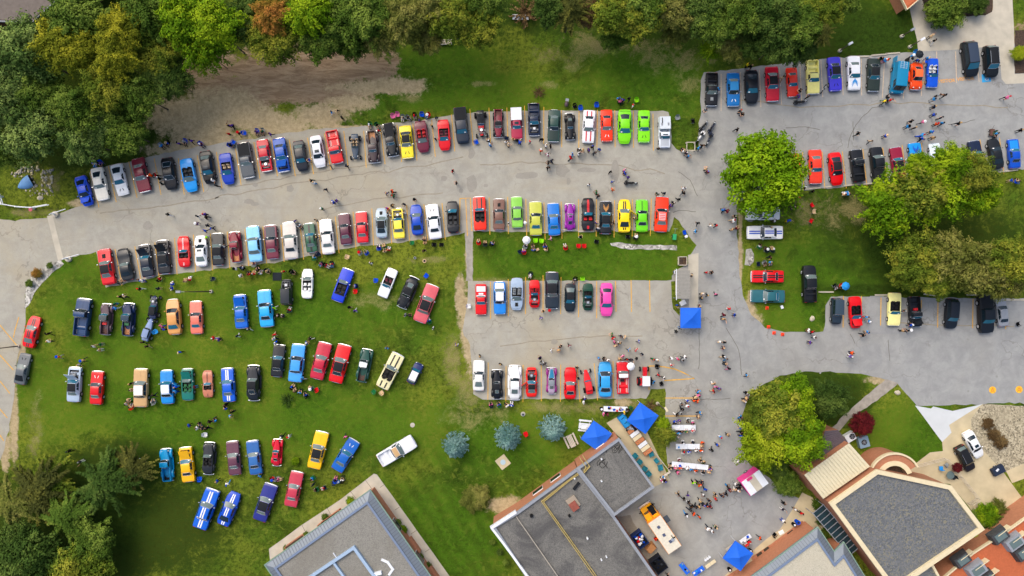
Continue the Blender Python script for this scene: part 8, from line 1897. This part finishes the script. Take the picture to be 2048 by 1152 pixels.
# past 300 the figures standing closest together join one crowd
for i, c in enumerate(cand): c.append(min(math.hypot(c[0]-d[0], c[1]-d[1]) for j, d in enumerate(cand) if j != i))
cut = sorted((c[8] for c in cand), reverse=True)[298]
LOW = {ps: person_mesh(ps, 0) for ps in POSES}
CR = MB(); CMATS = []
def crowd_mat(m_):
    if m_ not in CMATS: CMATS.append(m_)
    return CMATS.index(m_)
for c in cand:
    x, y, sc_, tc, pose, sit, px, py = c[:8]
    nb = near_land(x, y)[0]
    if sit:
        a = math.atan2(nb[1]-y, nb[0]-x) + R.uniform(-.5, .5)
        if px > 1335 and px < 1430 and 835 < py < 950:      # at the long tables: face the table
            ty = min((855, 893, 932), key=lambda t: abs(t-py)); a = -math.pi/2 if py < ty else math.pi/2
    else: a = math.atan2(nb[1]-y, nb[0]-x) + R.gauss(0, .7) if math.hypot(nb[0]-x, nb[1]-y) < 3.2 else R.uniform(0, 6.28)
    me, hd, fw = POSES[pose]; s = R.uniform(.97, 1.07)*1.04
    z0 = .012
    if c[8] < cut:
        me = LOW[pose][0]; b = len(CR.v); ca_, sa_ = math.cos(a)*s, math.sin(a)*s
        ms = [crowd_mat(q) for q in (cloth(sc_), mat('trouser_'+tc, HEX[tc], rough=.9, spec=.1, vary=.15, vscale=9), R.choice(SKINS), SHOE)]
        CR.v += [(x + v.co.x*ca_ - v.co.y*sa_, y + v.co.x*sa_ + v.co.y*ca_, z0 + v.co.z*s) for v in me.vertices]
        for p in me.polygons: CR.f.append(tuple(b+i for i in p.vertices)); CR.mi.append(ms[p.material_index])
        CR.cur = crowd_mat(HAIRM[R.choice('kkhhgy')] if R.random() < .65 else cloth(R.choice('kkwnrbcw')))
        CR.dome((x + (hd[0]-.01)*ca_, y + (hd[0]-.01)*sa_, z0 + (hd[2]+.02)*s), .118, .112, .135, 10, 4)
        continue
    ob = O("person", me, None, [cloth(sc_), mat('trouser_'+tc, HEX[tc], rough=.9, spec=.1, vary=.15, vscale=9), R.choice(SKINS), SHOE], (x, y, z0), (0, 0, a), (s, s, s))
    r = R.random(); kind = 'short' if r < .45 else ('long' if r < .65 else ('cap' if r < .88 else 'hat'))
    hm = HAIRM[R.choice('kkhhgy')] if kind in ('short', 'long') else cloth(R.choice('kkwnrbcw'))
    O("hair" if kind in ('short', 'long') else "cap", HAIR[kind], ob, hm, hd, (0, fw*.5, 0)); O("face", EYE, ob, SHOE, hd)
    d = math.hypot(nb[0]-x, nb[1]-y); sw = side_word(x-nb[0], y-nb[1]); verb = 'seated' if sit else ('bending' if pose == 'bend' else ('walking' if 'walk' in pose else ('pointing' if pose == 'point' else 'standing')))
    base = f"person in {CNAME[sc_]} top, {CNAME[tc]} trousers, {verb} {sw} the "
    room = 16 - len(base.split()); lm = ' '.join(nb[2].split()[:room])
    for w_ in ('with', 'and', 'a', 'the', 'of', 'its', 'one', 'two', 'in', 'at', 'over', 'beside', 'white', 'dark', 'black', 'on', 'by'):
        while lm.split()[-1] == w_: lm = ' '.join(lm.split()[:-1])
    labs.setdefault(base + lm, []).append(ob); ob['category'] = 'person'; ob['group'] = 'visitors of the car show'
    if sit and not (1335 < px < 1430 and 835 < py < 950):
        c_ = R.choice('knbgdrek'); cx, cy = x - .05*math.cos(a), y - .05*math.sin(a)
        ch = chair(1024 + cx*FPX/(CAM_H-.45), 576 - cy*FPX/(CAM_H-.45), c_, a, "")
        ch['label'] = ' '.join((f"{CNAME[c_]} camp chair under the person in {CNAME[sc_]} near the " + lm).split()[:16])
    elif sit:
        st = empty("folding_chair", (x - .05*math.cos(a), y - .05*math.sin(a), .012), a); O("seat", cached('fs', lambda: MB().box(0, 0, .40, .42, .42, .04).mesh("seat")), st, cloth('w')); O("backrest", cached('fb', lambda: MB().box(-.22, 0, .45, .04, .42, .42).mesh("backrest")), st, cloth('w'))
        for sx in (-1, 1):
            for sy in (-1, 1): O("leg", cached(('fl', sx, sy), lambda: MB().cyl((sx*.19, sy*.19, 0), (sx*.19, sy*.19, .40), .014, n=5).mesh("leg")), st, M_PARA)
        thing(st, f"folding chair under the person in {CNAME[sc_]} top at the long white table", "chair", "folding chairs at the plaza tables")
struct(O("crowd", CR.mesh("crowd", 180, max(2, len(CMATS))), None, CMATS), 'stuff', "dense knots of visitors queueing and sitting between the cars and on the plaza")
for lb, obs in labs.items():
    if len(obs) == 1: obs[0]['label'] = lb; continue
    obs.sort(key=lambda o: o.location.x)
    for k, o in enumerate(obs):
        w = lb.split(); w[0] = ['leftmost', 'second', 'third', 'fourth', 'fifth'][min(k, 4)] + ' person' if k < len(obs)-1 or len(obs) == 1 else ('rightmost person')
        o['label'] = ' '.join(' '.join(w).split()[:16])
# empty chairs
EMPTY = [(489,266,'b',0,"blue camp chair empty on the bare earth above the blue roadster"),(467,284,'b',1,"blue camp chair below the other empty one on the bare earth"),(786,233,'p',-1.3,"left one of two pink camp chairs above the black old pickup"),(795,230,'p',-1.5,"right one of two pink camp chairs above the yellow coupe"),(844,230,'b',-1.5,"blue camp chair between the people above the maroon convertible"),
 (953,284,'b',.4,"blue camp chair in front of the exposed engine hot rod"),(1013,276,'n',1.4,"navy camp chair at the nose of the raspberry wagon"),(1161,217,'b',-1.4,"round backed blue chair above the black antique coupe"),(1193,211,'b',-1.5,"blue chair on the grass above the red striped white coupe"),(1150,213,'k',-1.2,"black chair on the grass beside the brown grill"),(1273,201,'l',-1.5,"lime green chair above the second lime coupe"),
 (1355,236,'g',-1.4,"grey folding chair on the grass right of the camper truck"),(1386,242,'k',0,"black bag chair on the grass near the motorcycles"),(1071,480,'l',1.6,"left lime green chair on the middle lawn"),(1083,481,'l',1.5,"right lime green chair on the middle lawn"),(1157,491,'r',1.6,"left one of two red chairs on the middle lawn"),(1168,491,'r',1.6,"right one of two red chairs on the middle lawn"),(1193,483,'k',1.4,"black chair alone behind the gold bird coupe"),
 (1256,473,'k',1.6,"black chair behind the yellow striped coupe"),(1165,558,'l',-1.5,"lime green chair above the dark green sports car"),(1369,465,'b',.2,"blue chair at the right tip of the middle lawn"),(1624,410,'r',.6,"upper red chair under the big maple"),(1622,442,'r',-.6,"lower red chair under the big maple"),(1628,423,'c',0,"tan chair between the two red ones"),(1517,528,'n',0,"navy chair beside the stone patch"),
 (426,557,'n',1.5,"navy double chair alone on the upper lawn"),(637,508,'n',.8,"navy chair behind the white coupe on the lawn edge"),(695,513,'c',1.2,"tan chair alone behind the plum coupe"),(824,485,'e',1.6,"green chair behind the blue modern coupe"),(868,489,'k',1.5,"left black chair behind the long white coupe"),(883,489,'k',1.5,"right black chair behind the long white coupe"),(752,560,'b',1.5,"blue chair left of the white convertible on the lawn"),
 (852,551,'b',2.5,"blue chair right of the black forties car"),(711,582,'r',1.5,"red round chair beside the royal blue convertible"),(633,779,'r',2,"red chair below the raspberry coupe"),(747,783,'e',2.2,"green chair below the cream striped convertible"),(763,785,'c',2.2,"tan chair beside the green one below the cream convertible"),(312,663,'t',.5,"light blue chair beside the small square bodied buggy"),(400,957,'b',1.5,"blue chair right of the golden coupe with hood up"),
 (411,869,'w',0,"white seat alone above the dark rounded convertible"),(667,965,'d',1.8,"grey chair next to the light blue cooler"),(1051,867,'r',2,"red chair between the middle and right spruces"),(1211,821,'k',1.5,"black chair left of the tray table"),(1314,732,'k',1.4,"black chair on the yellow painted outline"),(1323,767,'k',.5,"black chair at the lawn corner by the tractor"),(2036,648,'k',.3,"black chair on the asphalt right of the silver sedan"),
 (1549,1069,'k',1.0,"black chair on the terrace beside the white board"),(1343,929,'d',1.6,"dark chair at the left end of the lower long table"),(1345,872,'b',0,"blue chair below the upper white table"),(1040,503,'n',2,"navy chair left of the seated group on the middle lawn"),(938,612,'w',0,"white round seat at the footpath beside the centre lot"),(1830,106,'t',-1.5,"light blue chair above the orange rounded car")]
for (x0, y0, c_, rz, lb) in EMPTY: chair(x0, y0, c_, rz, lb, "empty camp chairs")
